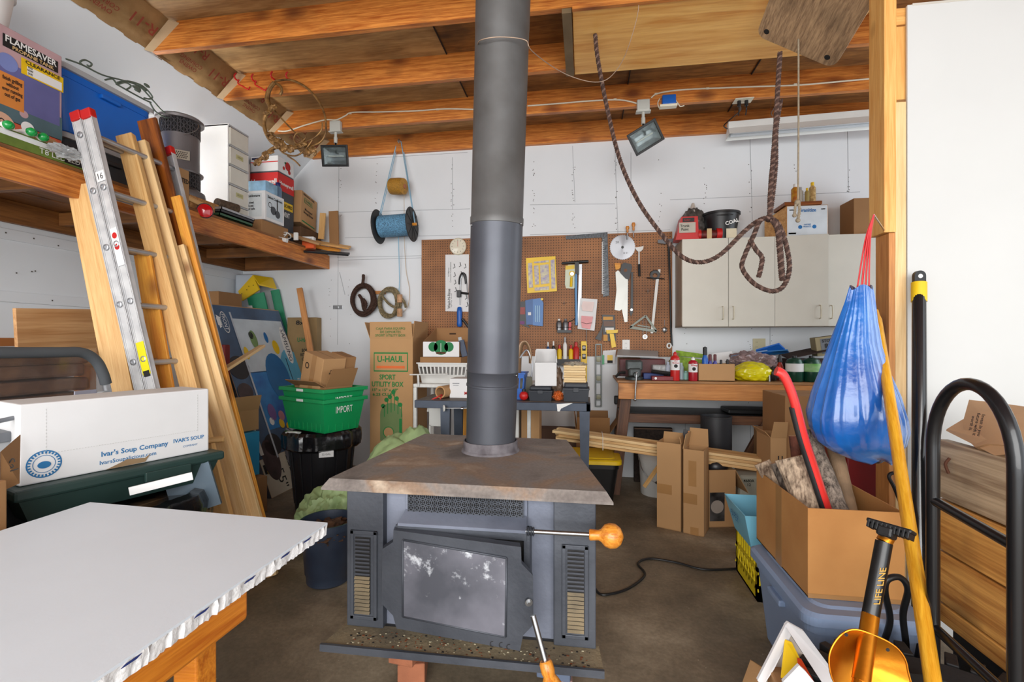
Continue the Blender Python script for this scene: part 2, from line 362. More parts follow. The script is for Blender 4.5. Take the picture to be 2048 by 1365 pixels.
# ---------------------------------------------------------------- room shell
YB = 4.65; XL = -3.66; ZJ = 3.22; XE = -2.86; ZT = 3.41; XR = 3.7
def wallmat(name, c, seams=(), bump=.06):
    m = mt(name, c, .6, var=.035, scale=2.2, bump=bump, bscale=9); return m
WALL = mt('painted_wall', (226, 229, 232), .62, var=.03, scale=2.0, bump=.08, bscale=7)
SEAM = mt('panel_seam', (168, 172, 176), .8, var=.1); NAIL = mt('nail_dimple', (92, 86, 80), .8)
def concrete():
    m = bpy.data.materials.new('stained_concrete'); N, L = nt(m); p = N['Principled BSDF']; tc = N.new('ShaderNodeTexCoord')
    n1 = N.new('ShaderNodeTexNoise'); n1.inputs['Scale'].default_value = 1.3; n1.inputs['Detail'].default_value = 10; n1.inputs['Roughness'].default_value = .65
    n2 = N.new('ShaderNodeTexNoise'); n2.inputs['Scale'].default_value = 55; n2.inputs['Detail'].default_value = 6
    for n in (n1, n2): L.new(tc.outputs['Object'], n.inputs['Vector'])
    cr = N.new('ShaderNodeValToRGB'); e = cr.color_ramp.elements; e[0].position = .34; e[0].color = col((98, 88, 74)); e[1].position = .66; e[1].color = col((178, 162, 138))
    k = cr.color_ramp.elements.new(.5); k.color = col((134, 120, 100)); L.new(n1.outputs['Fac'], cr.inputs[0])
    r2 = N.new('ShaderNodeValToRGB'); r2.color_ramp.elements[0].position = .35; r2.color_ramp.elements[1].position = .65; r2.color_ramp.elements[0].color = (.55, .55, .55, 1); L.new(n2.outputs['Fac'], r2.inputs[0])
    mx = N.new('ShaderNodeMixRGB'); mx.blend_type = 'MULTIPLY'; mx.inputs[0].default_value = .45; L.new(cr.outputs[0], mx.inputs[1]); L.new(r2.outputs[0], mx.inputs[2])
    vo = N.new('ShaderNodeTexVoronoi'); vo.inputs['Scale'].default_value = 16; L.new(tc.outputs['Object'], vo.inputs['Vector'])
    sp = N.new('ShaderNodeMath'); sp.operation = 'LESS_THAN'; sp.inputs[1].default_value = .035; L.new(vo.outputs['Distance'], sp.inputs[0])
    m2 = N.new('ShaderNodeMixRGB'); L.new(sp.outputs[0], m2.inputs[0]); L.new(mx.outputs[0], m2.inputs[1]); m2.inputs[2].default_value = col((190, 180, 160))
    L.new(m2.outputs[0], p.inputs['Base Color']); p.inputs['Roughness'].default_value = .6
    bp = N.new('ShaderNodeBump'); bp.inputs['Strength'].default_value = .25; bp.inputs['Distance'].default_value = .004; L.new(n2.outputs['Fac'], bp.inputs['Height']); L.new(bp.outputs[0], p.inputs['Normal'])
    return m
struct(B().box((XL-.1, -2.8, -.1), (XR+.1, YB+.1, 0), concrete()), 'floor')
# back wall: painted sheets with seams, battens, nail dimples, a cut-out hatch outline
b = B(); b.box((XL-.1, YB, 0), (XR+.1, YB+.1, 3.6), WALL)
def seam(x0, y0, x1, y1, Y=YB, wd=.004, m=SEAM):
    p = PY(x0, y0, Y); q = PY(x1, y1, Y); d = (q-p).normalized(); s_ = d.cross(Y_).normalized()*wd/2
    b.slab([p-s_, q-s_, q+s_, p+s_], -Y_, .0015, m)
for s_ in [(678, 330, 675, 690), (676, 425, 940, 418), (690, 476, 940, 470), (905, 315, 905, 420), (722, 318, 935, 305), (676, 521, 843, 516), (843, 516, 845, 640), (674, 515, 945, 510),
           (1145, 292, 1150, 405), (1060, 410, 1230, 408), (1230, 300, 1236, 470), (1262, 305, 1262, 400), (1500, 270, 1505, 455), (1695, 260, 1697, 380), (1340, 400, 1720, 384), (1060, 470, 1340, 460), (1540, 655, 1540, 690), (1370, 820, 1372, 930), (1500, 820, 1503, 950)]:
    seam(*s_)
for k in range(150):
    x = rnd.choice([680, 752, 905, 1147, 1232, 1410, 1500, 1697, 1068, 1320, 1590])+rnd.uniform(-3, 3); y = rnd.uniform(320, 460)
    p = PY(x, y, YB); b.decal(p, X_, Z_, .007, .007, NAIL)
for k in range(60):
    x = rnd.choice([660, 700, 1370, 1500, 1545])+rnd.uniform(-4, 4); y = rnd.uniform(560, 900)
    p = PY(x, y, YB); b.decal(p, X_, Z_, .006, .006, NAIL)
wb = struct(b, 'wall_back')
# hasp latch and hinge on the painted-over door in the back wall
h = B(); p = PY(676, 615, YB-.004); h.box((p.x-.055, YB-.008, p.z-.02), (p.x+.055, YB-.002, p.z+.02), STEEL, .002); h.box((p.x-.02, YB-.016, p.z-.012), (p.x+.012, YB-.008, p.z+.012), STEEL, .002)
tag(link(h, 'hasp_latch'), 'small steel hasp latch across the seam of the white back wall', 'latch')
# left wall with horizontal battens
b = B(); b.box((XL-.1, -2.8, 0), (XL, YB, 2.43), WALL)
for z in (1.95, 1.55, 1.2): b.box((XL, -1, z), (XL+.012, YB, z+.07), WALL, .003)
for k in range(40): p = V((XL+.013, rnd.uniform(1.4, 4.2), rnd.choice([1.585, 1.985, 1.75, 1.4])+rnd.uniform(-.02, .02))); b.decal(p, Y_, Z_, .009, .009, NAIL)
wl = struct(b, 'wall_left')
b = B(); th = .02
b.slab([(XL, -2.8, 2.43), (XL, YB, 2.43), (XE, YB, ZJ+.01), (XE, -2.8, ZJ+.01)], (-1, 0, 1), th, WALL)
wsl = struct(b, 'wall_left_slope')
# kraft-faced insulation filling the rafter bays above the sloped sheets
def kraft():
    m = mt('kraft_insulation', (176, 140, 92), .7, var=.2, scale=5, bump=.5, bscale=14, c2=(136, 100, 58)); return m
JY = [YB-.02-.62*k for k in range(0, 12)]   # joist centre lines
KR = kraft(); KINK = mt('faded_red_ink', (150, 62, 44), .8)
slope = V((1, 0, 1)).normalized()
for i in range(0, 7):
    y1 = JY[i]-.02; y0 = JY[i+1]+.02; b = B(); n = 12; vs = []; fs = []
    for a in range(n+1):
        for c in range(n+1):
            u = a/n; v = c/n; bul = math.sin(u*math.pi)*math.sin(min(1, v*1.15)*math.pi)*.02+.016*noise.noise(V((u*7, v*7, i*3)))
            p = V((XE-.005, y0+(y1-y0)*u, ZJ+.005))+slope*v*.275+V((1, 0, -1)).normalized()*bul
            vs.append(p)
    for a in range(n):
        for c in range(n): k = a*(n+1)+c; fs.append((k, k+1, k+n+2, k+n+1))
    b._add(vs, fs, KR, True)
    ym = (y0+y1)/2; o = V((XE+.035, ym, ZJ+.07)); up = V((-.7, 0, -.7)); xx = Y_*-1
    nn = V((1, 0, -1)).normalized()
    for (s_, du, dv, ww) in (('R-11', .14, .0, .16), ('OWENS\nCORNING', -.1, -.04, .18), ('R-11', -.1, .07, .14)):
        b.text(s_, V((XE, ym, ZJ))+slope*(.14+dv)+nn*.036+Y_*du, -Y_, -slope, ww, KINK, bold=.01)
    # folded stapling flange against the joist
    b.slab([V((XE, y1-.03, ZJ)), V((XE+.03, y1+.002, ZJ)), V((XE+.23, y1+.002, ZT-.02)), V((XE+.19, y1-.04, ZT-.02))], (0, -.3, -1), .006, mt('paper_edge', (206, 178, 140), .8))
    struct(b, 'insulation_batt', wsl)
# ceiling: loft floor plywood on joists running across the room
PLY = wood('loft_plywood', (168, 116, 60), (116, 72, 32), 9, 1.0, rough=.6, knotcol=(70, 36, 14), dirt=.55, stretch=.12)
PLYP = wood('pale_plywood', (196, 158, 104), (150, 112, 66), 8, 1.1, rough=.6, knotcol=(90, 56, 26), dirt=.3, stretch=.12)
ce = struct(B().box((XE, -2.8, ZT+.0), (XR+.1, YB+.1, ZT+.02), PLY), 'ceiling')
for x0, x1, y0, y1 in ((XE, -1.25, .5, 2.2), (XE, -1.0, 2.2, 4.65), ):
    ce2 = struct(B().box((x0+.0, y0, ZT-.006), (x1, y1, ZT-.0005), PLYP), 'loft_floor_sheet', ce)
bb = B()
for x in (-1.0, -.7, .35, 1.3): bb.box((x-.004, 0, ZT-.008), (x+.004, YB, ZT-.001), BLK)
struct(bb, 'sheet_joint', ce)
for i, y in enumerate(JY):
    lo = XE+.02; M = Matrix.Translation((lo, y, ZJ)); b = B(); L_ = XR-lo
    m = BEAM
    b.prism([(0, 0), (L_, 0), (L_, ZT-ZJ), (.2, ZT-ZJ)], .04, m, M=Matrix.Rotation(math.pi/2, 4, 'X') @ Matrix.Translation((0, 0, -.02)))
    struct(b, 'joist', ce, M=M)
# hatch panel fixed under two joists
HY0, HY1 = JY[3]+.0, JY[2]+.02
HATCH = wood('hatch_plywood', (250, 196, 112), (222, 150, 66), 5, .8, rough=.45, knotcol=(150, 90, 40), stretch=.1)
hd = T('ceiling_hatch', 'pale plywood hatch panel fixed under the joists with a rope hole', 'hatch', (.7, 3.05, ZJ-.03))
b = B(); b.box((-.07, HY0-.02, -.02), (1.62, HY1, 0), HATCH, .003)
hd.part('panel', b, M=Matrix.Translation((0, 0, ZJ-.004)))
b = B(); b.box((-.13, HY0-.02, -.028), (-.075, HY1, .0), mt('grey_wood', (130, 108, 78), .8, var=.2)); b.box((-.07, HY0-.045, -.026), (1.62, HY0-.021, .0), BEAM)
hd.part('frame_strip', b, M=Matrix.Translation((0, 0, ZJ-.004)))
p = PZ(1190, 70, ZJ-.024); b = B(); b.disc(p, Y_, X_, .012, BLK, lift=.0004); hd.part('rope_hole', b)
# far right wall and the partition with its studs
struct(B().box((XR, 1.2, 0), (XR+.1, YB, 3.6), WALL), 'wall_right')
YP = 2.35
def pxx(x): return PY(x, 600, YP).x
zt = PY(1813, 10, YP).z
b = B(); b.box((pxx(1815), YP, 0), (XR, YP+.013, zt), mt('drywall_sheet', (204, 205, 203), .75, var=.03, scale=2), .002); b.box((pxx(1815)+.02, YP-.001, zt-.006), (XR, YP+.012, zt+.004), mt('torn_paper', (206, 200, 190), .9))
struct(b, 'wall_partition')
STUD = wood('stud_pine', (236, 184, 108), (214, 150, 74), 18, .9, knotcol=(130, 76, 30))
st = T('partition_studs', 'pale pine studs and plates at the open end of the white partition', 'studs', (pxx(1770), YP, 0))
def stud(x0, x1, y0, y1, z0, z1, pn='stud', m=STUD):
    b = B(); b.box((0, x0, y0), (z1-z0, x1, y1), m, .003)
    M = Matrix(((0, 1, 0, 0), (0, 0, 1, 0), (1, 0, 0, z0), (0, 0, 0, 1)))
    st.part(pn, b, M=M)
x68 = pxx(1768); x90 = pxx(1793); x15 = pxx(1812)
stud(x68, x90, YP-.002, YP+.115, PY(1780, 465, YP).z, ZT, 'post')
stud(pxx(1778), x90-.004, YP+.0, YP+.10, 0, PY(1780, 465, YP).z-.002, 'post', BENCHW)
stud(x90+.002, x15+.02, YP+.02, YP+.1, PY(1800, 195, YP).z, zt-.08)
stud(x90-.006, x15, YP-.002, YP+.02, 0, PY(1800, 195, YP).z-.02, m=PINE2)
b = B(); b.box((x90, YP+.016, zt-.075), (XR-.02, YP+.1, zt-.037), STUD); b.box((x90, YP+.016, zt-.036), (XR-.02, YP+.1, zt-.002), STUD); st.part('top_plate', b)
# ---------------------------------------------------------------- wood stove and its flue
SM = mt('stove_steel', (84, 88, 96), .5, .3, var=.18, scale=3.5, bump=.12, bscale=60, c2=(56, 60, 68))
SMB = mt('stove_blue_grey', (140, 146, 162), .5, .25, var=.1, scale=2.5, c2=(84, 90, 104), bump=.1, bscale=60)
def sootplate():
    m = bpy.data.materials.new('stove_top_plate'); N, L = nt(m); p = N['Principled BSDF']; tc = N.new('ShaderNodeTexCoord')
    n1 = N.new('ShaderNodeTexNoise'); n1.inputs['Scale'].default_value = 2.6; n1.inputs['Detail'].default_value = 9; n1.inputs['Distortion'].default_value = 1.2; L.new(tc.outputs['Object'], n1.inputs['Vector'])
    cr = N.new('ShaderNodeValToRGB'); e = cr.color_ramp.elements; e[0].position = .36; e[0].color = col((98, 90, 86)); e[1].position = .72; e[1].color = col((196, 180, 160)); k = e.new(.5); k.color = col((132, 124, 118)); k = e.new(.58); k.color = col((142, 118, 98))
    L.new(n1.outputs['Fac'], cr.inputs[0]); n2 = N.new('ShaderNodeTexNoise'); n2.inputs['Scale'].default_value = 90; n2.inputs['Detail'].default_value = 4; L.new(tc.outputs['Object'], n2.inputs['Vector'])
    mx = N.new('ShaderNodeMixRGB'); mx.blend_type = 'OVERLAY'; mx.inputs[0].default_value = .35; L.new(cr.outputs[0], mx.inputs[1]); L.new(n2.outputs['Fac'], mx.inputs[2]); L.new(mx.outputs[0], p.inputs['Base Color'])
    p.inputs['Roughness'].default_value = .55; p.inputs['Metallic'].default_value = .25; return m
def ashglass():
    m = bpy.data.materials.new('ashy_panel'); N, L = nt(m); p = N['Principled BSDF']; tc = N.new('ShaderNodeTexCoord')
    n1 = N.new('ShaderNodeTexNoise'); n1.inputs['Scale'].default_value = 17; n1.inputs['Detail'].default_value = 12; n1.inputs['Roughness'].default_value = .7; L.new(tc.outputs['Object'], n1.inputs['Vector'])
    sp = N.new('ShaderNodeSeparateXYZ'); L.new(tc.outputs['Object'], sp.inputs[0])
    mr = N.new('ShaderNodeMapRange'); mr.inputs[1].default_value = .28; mr.inputs[2].default_value = .50; mr.inputs[3].default_value = -.16; mr.inputs[4].default_value = .05; L.new(sp.outputs['Z'], mr.inputs[0])
    ad = N.new('ShaderNodeMath'); ad.operation = 'ADD'; L.new(n1.outputs['Fac'], ad.inputs[0]); L.new(mr.outputs[0], ad.inputs[1])
    cr = N.new('ShaderNodeValToRGB'); e = cr.color_ramp.elements; e[0].position = .58; e[0].color = (0, 0, 0, 1); e[1].position = .70; e[1].color = (.9, .9, .9, 1); L.new(ad.outputs[0], cr.inputs[0])
    n2 = N.new('ShaderNodeTexNoise'); n2.inputs['Scale'].default_value = 5; n2.inputs['Detail'].default_value = 5; L.new(tc.outputs['Object'], n2.inputs['Vector'])
    c2 = N.new('ShaderNodeValToRGB'); c2.color_ramp.elements[0].position = .35; c2.color_ramp.elements[1].position = .7; c2.color_ramp.elements[0].color = col((70, 72, 80)); c2.color_ramp.elements[1].color = col((116, 116, 126)); L.new(n2.outputs['Fac'], c2.inputs[0])
    mx = N.new('ShaderNodeMixRGB'); L.new(cr.outputs[0], mx.inputs[0]); L.new(c2.outputs[0], mx.inputs[1]); mx.inputs[2].default_value = col((206, 210, 216)); L.new(mx.outputs[0], p.inputs['Base Color']); p.inputs['Roughness'].default_value = .5; return m
def hearthmat():
    m = mt('ashy_hearth', (138, 122, 94), .8, var=.2, scale=7, bump=.3, bscale=80, c2=(92, 84, 70)); return m
TOPM = sootplate(); ASH = ashglass(); HEA = hearthmat(); AMBER = wood('varnished_handle', (222, 150, 60), (180, 100, 24), 30, 0, rough=.2, stretch=.2)
ZS = .79; BX0, BX1, BYF = -.868, .038, 1.64; ZB = .25
t = T('wood_stove', 'big grey steel wood stove with ajar door, raised on bricks in the middle', 'stove', (-.42, 2.0, 0.002))
FLn = PZ(659, 957, ZS); FRn = PZ(1213, 984, ZS); BRn = PZ(1133, 880, ZS); BLn = PZ(850, 868, ZS)
b = B(); lip = .03
top = [FLn, FRn, BRn, BLn]; low = [FLn+V((-.022, -.02, -lip)), FRn+V((.022, -.02, -lip)), BRn+V((.015, 0, -lip)), BLn+V((-.015, 0, -lip))]
low2 = [p+V((0, 0, -.008)) for p in low]
b._add(top+low+low2, [(0, 1, 2, 3), (0, 4, 5, 1), (1, 5, 6, 2), (2, 6, 7, 3), (3, 7, 4, 0), (4, 8, 9, 5), (5, 9, 10, 6), (6, 10, 11, 7), (7, 11, 8, 4), (11, 10, 9, 8)], TOPM)
t.part('top_plate', b)
# firebox body: trapezoid in plan, recessed front between two pillars
b = B(); zt_ = ZS-lip-.01
def hull(pts, z0, z1, m): b._add([(x, y, z0) for x, y in pts]+[(x, y, z1) for x, y in pts], [tuple(range(len(pts)))[::-1], tuple(range(len(pts), 2*len(pts)))]+[(k, (k+1) % len(pts), len(pts)+(k+1) % len(pts), len(pts)+k) for k in range(len(pts))], m)
px1 = PY(766, 1100, BYF).x; px2 = PY(1107, 1100, BYF).x
hull([(px1, BYF+.035), (px2, BYF+.035), (BX1-.03, BYF+.05), (-.13, 2.3), (-.8, 2.34), (BX0+.03, BYF+.05)], ZB, zt_, SMB)
body = t.part('firebox', b)
for (a, c) in ((BX0, px1), (px2, BX1)):
    b = B(); b.box((a, BYF, ZB), (c, BYF+.06, zt_), SM, .004); b.box((a, BYF+.05, ZB), (a+.02 if a < -.5 else a+.0201, BYF+.3, zt_), SM) if a < -.5 else b.box((c-.02, BYF+.05, ZB), (c, BYF+.3, zt_), SM)
    t.part('front_pillar', b)
# top grille with a pierced lattice
g0 = PY(812, 1032, BYF+.03); g1 = PY(1055, 985, BYF+.03)
b = B(); b.box((g0.x, BYF+.024, g0.z-.012), (g1.x, BYF+.034, zt_), SMB, .002); b.box((g0.x+.014, BYF+.020, g0.z+.004), (g1.x-.014, BYF+.026, zt_-.004), BLK)
gx0, gx1, gz0, gz1 = g0.x+.014, g1.x-.014, g0.z+.004, zt_-.004; c = (gz1-gz0)/4; n = int((gx1-gx0)/c); c = (gx1-gx0)/n
for i in range(n+1): x = gx0+i*c; b.box((x-.0018, BYF+.014, gz0), (x+.0018, BYF+.019, gz1), SM)
for j in range(5): z = gz0+j*(gz1-gz0)/4; b.box((gx0, BYF+.014, z-.0018), (gx1, BYF+.019, z+.0018), SM)
cz = (gz1-gz0)/4
for i in range(n):
    for j in range(4):
        x = gx0+(i+.5)*c; z = gz0+(j+.5)*cz; k = c*.62
        for a in (45, 135):
            b.box((-k, -.002, -.0016), (k, .002, .0016), SM, M=Matrix.Translation((x, BYF+.0165, z)) @ Matrix.Rotation(math.radians(a), 4, 'Y'))
t.part('top_grille', b)
def vent(x0, x1, y0, y1, fx0, fx1, fy0, fy1):
    a = PY(fx0, fy1, BYF); c = PY(fx1, fy0, BYF); b = B()
    for (p, q) in (((a.x, a.z), (c.x, a.z+.014)), ((a.x, c.z-.014), (c.x, c.z)), ((a.x, a.z), (a.x+.014, c.z)), ((c.x-.014, a.z), (c.x, c.z))): b.box((p[0], BYF-.008, p[1]), (q[0], BYF, q[1]), SM, .002)
    b.box((a.x+.01, BYF-.004, a.z+.01), (c.x-.01, BYF+.0, c.z-.01), SM)
    o0 = PY(x0, y1, BYF); o1 = PY(x1, y0, BYF); b.box((o0.x, BYF-.006, o0.z), (o1.x, BYF-.003, o1.z), BLK)
    fr_ = t.part('side_vent', b)
    n = 20
    for i in range(n):
        z = o0.z+(i+.5)*(o1.z-o0.z)/n; b = B(); lower = i < n*.5; wd = .0052 if lower else .003
        b.box((0, -.001, -wd), (o1.x-o0.x, .001, wd), HEA if lower else SM, M=Matrix.Translation((o0.x, BYF-.012, z)) @ Matrix.Rotation(math.radians(-38), 4, 'X'))
        t.part('louvre', b, parent=fr_)
vent(712, 742, 1075, 1225, 702, 755, 1063, 1236); vent(1135, 1168, 1101, 1263, 1124, 1177, 1092, 1275)
# ledge and door frame behind the ajar door
b = B(); p0 = PY(808, 1075, BYF); p1 = PY(1050, 1034, BYF)
b.slab([(p0.x+.0, BYF+.034, p1.z), (p1.x, BYF+.034, p1.z-.0), (p1.x+.01, BYF-.035, p1.z-.035), (p0.x-.01, BYF-.035, p1.z-.035)], (0, 0, -1), .01, SMB)
b.box((p0.x-.01, BYF-.034, p1.z-.07), (p1.x+.01, BYF+.034, p1.z-.045), SM); b.box((p0.x-.02, BYF-.03, .34), (p0.x, BYF+.034, p1.z-.045), SM); b.box((p1.x, BYF-.03, .34), (p1.x+.02, BYF+.034, p1.z-.045), SM)
b.box((p0.x, BYF+.01, .34), (p1.x, BYF+.033, p1.z-.07), BLK)
t.part('door_frame', b)
def YD(x): return 1.592-.078*(x-763)/304
poly = [(787, 1061), (1042, 1095), (1043, 1128), (1066, 1152), (1067, 1250), (1046, 1272), (1040, 1303), (793, 1258), (786, 1232), (763, 1208), (765, 1099), (786, 1085)]
P = [PY(x, y, YD(x)) for x, y in poly]; nrm = V((.26, -1, 0)).normalized(); b = B()
b.slab(P, -nrm, .034, SM); door = t.part('door', b)
P = [PY(x, y, YD(x))+nrm*.002 for x, y in ((806, 1080), (1013, 1116), (1011, 1274), (806, 1233))]
b = B()
for i in range(4): q, r_ = P[i], P[(i+1) % 4]; b.tube([q, r_], .004, SM, n=6)
c = sum(P, V())/4; b.slab([p.lerp(c, .02) for p in P], nrm, .002, ASH); t.part('door_panel', b, parent=door)
b = B(); p = PY(1057, 1203, YD(1057))+nrm*.002; b.cyl(p, p+nrm*.008, .012, STEEL, n=20); b.cyl(p+nrm*.008, p+nrm*.018, .007, STEEL, n=6); t.part('hinge_bolt', b, parent=door)
b = B();
for (dx, dy) in ((985, 1288), (1003, 1290), (1018, 1294)): b.ring(PY(dx, dy, YD(dx))+nrm*.001, V((1, .26, 0)), Z_, .009, .002, BLK, lift=.001)
t.part('chalk_scribble', b, parent=door)
# latch rod with a turned wooden ball, spring coils
b = B(); a = PY(1052, 1063, 1.55); c = PY(1180, 1070, 1.555); b.cyl(a, c, .0075, STEEL);
for k in range(5): q = a.lerp(c, .02+k*.025); b.lathe([(.013, -.002), (.0155, 0), (.013, .002)], SM, c=q, ax=c-a, n=16)
lr = t.part('latch_rod', b)
M = fr(PY(1178, 1070, 1.555), c-a, Z_); b = B(); b.lathe([(.015, 0), (.018, .004), (.016, .03), (.02, .038), (.034, .05), (.039, .066), (.037, .085), (.026, .1), (.008, .108), (0, .109)], AMBER, ax=X_, n=28); t.part('ball_handle', b, parent=lr, M=M, label='turned amber wooden ball')
b = B(); a = PY(1066, 1232, 1.46); c = PY(1091, 1325, 1.43); b.cyl(a, c, .0085, STEEL); lr = t.part('door_lever', b, parent=door)
d = (c-a).normalized(); M = fr(c-d*.004, d, Y_); b = B(); b.lathe([(.016, 0), (.02, .006), (.021, .03), (.018, .04), (.026, .055), (.034, .075), (.03, .11), (.01, .125), (0, .126)], AMBER, ax=X_, n=28); t.part('lever_handle', b, parent=lr, M=M, label='turned amber wooden lever grip')
# hearth shelf in front
b = B(); hl = PZ(640, 1297, ZB-.02); hr = PZ(1209, 1352, ZB-.02)
b.slab([(BX0-.01, BYF+.02, ZB-.001), (BX1+.01, BYF+.02, ZB-.001), V((hr.x, hr.y, ZB-.012)), V((hl.x, hl.y, ZB-.012))], (0, 0, -1), .012, HEA); b.slab([hl+V((0, -.002, .014)), hr+V((0, -.002, .014)), hr+V((0, -.003, -.01)), hl+V((0, -.003, -.01))], (0, 1, 0), .01, SM)
hs = t.part('hearth_shelf', b)
b = B();
for k in range(240):
    x = rnd.uniform(BX0+.03, BX1-.02); y = rnd.uniform(hl.y+.02, BYF-.01); s_ = rnd.uniform(.001, .004)
    z_ = ZB-.001-.011*(BYF+.02-y)/(BYF+.02-hl.y)
    b.box((x-s_, y-s_*.6, z_), (x+s_, y+s_*.6, z_+s_*.5), rnd.choice([BLK, mt('ash_crumb', (190, 180, 150), .9), mt('rust_crumb', (120, 62, 30), .9)]))
o = t.part('ash_crumbs', b, parent=hs); o['kind'] = 'stuff'
b = B(); b.box((BX0+.06, BYF+.06, ZB-.03), (BX1-.1, 2.28, ZB), SM); t.part('base_rails', b)
b = B(); cc = PZ(981, 884, ZS); cc = V((PT(981, 884, 2.215).x, PT(981, 884, 2.215).y, ZS))
b.lathe([(.135, .0), (.134, .006), (.1265, .012), (.126, .05), (.121, .05), (.12, 0)], mt('ashy_collar', (128, 124, 128), .75, .2, var=.25, scale=18, c2=(86, 80, 84)), c=cc, n=40); t.part('flue_collar', b)
# flue
FL1 = mt('flue_lower', (88, 91, 98), .42, .45, var=.12, scale=3, c2=(70, 72, 80), bump=.03, bscale=20); FL2 = mt('flue_upper', (104, 104, 104), .5, .35, var=.15, scale=5, c2=(80, 78, 76), bump=.03, bscale=20)
ftop = PT(1007, -40, 2.07); ax = (ftop-(cc+V((0, 0, .03)))).normalized(); f0 = cc+V((0, 0, .004)); Lf = (3.17-f0.z)/ax.z
def fz(y): # distance up the axis where it is seen at image height y
    best = 0
    for k in range(400):
        q = f0+ax*(Lf*k/400); yy = 682.5-FPX*((q.z-1.3)/(q.x*-SA+q.y*CA))
        if yy > y: best = Lf*k/400
    return best
t = T('stovepipe', 'tall grey metal stovepipe rising from the stove to the rafters', 'stovepipe', f0)
z1 = fz(766); z2 = fz(742); z3 = fz(437)
b = B(); b.lathe([(.114, 0), (.1165, z1-.01), (.12, z1-.008), (.12, z1), (.117, z1+.003)], FL1, c=f0, ax=ax, n=48); lo = t.part('pipe_section', b)
b = B(); b.lathe([(.117, z1+.003), (.1185, z2-.004), (.121, z2), (.1185, z2+.004), (.1175, z3-.03)], FL1, c=f0, ax=ax, n=48, cap0=False); t.part('pipe_section', b)
b = B(); b.lathe([(.1175, z3-.03), (.12, z3-.028), (.1205, z3), (.117, z3+.006), (.1185, fz(60)), (.1195, fz(58)), (.1195, Lf)], FL2, c=f0, ax=ax, n=48, cap0=False, cap1=True); t.part('pipe_section', b)
for (x, y) in ((1030, 748), (1037, 452), (938, 455)):
    b = B(); z = fz(y); side = 1 if x > 990 else -1; q = f0+ax*z+V((CA*side, SA*side, 0))*.108+V((SA, -CA, 0))*.055; b.sph(q, .005, STEEL, n=8); t.part('screw', b)
# bricks under the stove
BRK = mt('orange_brick', (176, 110, 78), .9, var=.2, scale=9, bump=.4, bscale=50); SLA = mt('slate_grey', (86, 88, 92), .7, var=.2, scale=12, bump=.2)
def brick(x, y, z, sz, rz, m, nm, lb, g=None, tilt=0):
    M = Matrix.Translation((x, y, z)) @ Matrix.Rotation(math.radians(rz), 4, 'Z') @ Matrix.Rotation(math.radians(tilt), 4, 'Y')
    b = B(); b.box((-sz[0]/2, -sz[1]/2, 0), (sz[0]/2, sz[1]/2, sz[2]), m, .004); solo(b, nm, lb, 'brick', g, M=M)
q = PZ(765, 1350, .06); bx = -.66
brick(bx, 1.78, 0, (.1, .2, .1), 14, BRK, 'brick', 'orange brick on the floor under the stove, left side', None); brick(bx, 1.77, .1, (.1, .2, .095), -8, BRK, 'brick', 'orange brick stacked upon another under the left side of the stove')
brick(bx+.02, 1.76, .196, (.12, .2, .022), 20, SLA, 'slate_piece', 'grey slate piece wedged between the left bricks and the stove')
brick(-.10, 1.78, 0, (.1, .2, .1), 5, mt('pink_brick', (164, 128, 122), .9, var=.2, scale=9), 'brick', 'pinkish brick on the floor under the right side of the stove'); brick(-.10, 1.78, .1, (.12, .2, .118), -6, mt('blue_grey_block', (92, 104, 126), .8, var=.2), 'block', 'blue grey block between pink brick and stove base at the right')
# ---------------------------------------------------------------- long wooden shelf on the left wall
XS = -2.65; ZD = 2.21
t = T('wall_shelf', 'long wooden storage shelf of rough lumber along the left wall under the slope', 'shelf', (-3.1, 3, 2.06))
b = B(); b.box((0, -.019, 0), (YB-.2-.004, .019, .14), BEAM, .003); t.part('front_beam', b, M=Matrix(((0, -1, 0, XS-.02), (1, 0, 0, .2), (0, 0, 1, 2.055), (0, 0, 0, 1))), label='orange front beam of the shelf')
b = B(); b.box((0, -.019, 0), (YB-.2-.004, .019, .14), BEAMD, .003); t.part('wall_ledger', b, M=Matrix(((0, -1, 0, XL+.034), (1, 0, 0, .2), (0, 0, 1, 2.055), (0, 0, 0, 1))))
b = B(); b.box((0, -.019, 0), (XS-.04-XL-.054, .019, .14), BEAMD, .003); t.part('end_beam', b, M=Matrix.Translation((XL+.054, YB-.024, 2.055)))
for k, (x0, x1) in enumerate(((-3.62, -3.36), (-3.33, -3.1), (-3.07, -2.86), (-2.83, -2.655))):
    b = B(); b.box((0, x0, 0), (YB-.2-.03, x1, .019), BEAMD, .002)
    t.part('deck_board', b, M=Matrix(((0, -1, 0, 0), (1, 0, 0, .2), (0, 0, 1, 2.196), (0, 0, 0, 1))) @ Matrix.Scale(-1, 4, (0, 1, 0)) @ Matrix.Scale(1, 4, (0, 0, 1)))
for y in (1.4, 2.1, 2.8, 3.5, 4.1):
    b = B(); b.box((0, -.019, 0), (XS-.04-XL-.054, .019, .09), BEAMD, .003); t.part('cross_beam', b, M=Matrix.Translation((XL+.054, y, 2.1)))
ZD = 2.216
# --- things on the shelf, near to far
FOAMW = mt('white_foam', (232, 232, 230), .8, var=.02)
solo(B().lathe([(.08, 0), (.105, .18), (.114, .18), (.114, .196), (.1, .196), (.098, .18), (.08, .01), (0, .01)], FOAMW, c=(-2.9, 1.9, 2.828), n=30), 'foam_bucket', 'white bucket standing on the colourful grill box at top left', 'bucket')
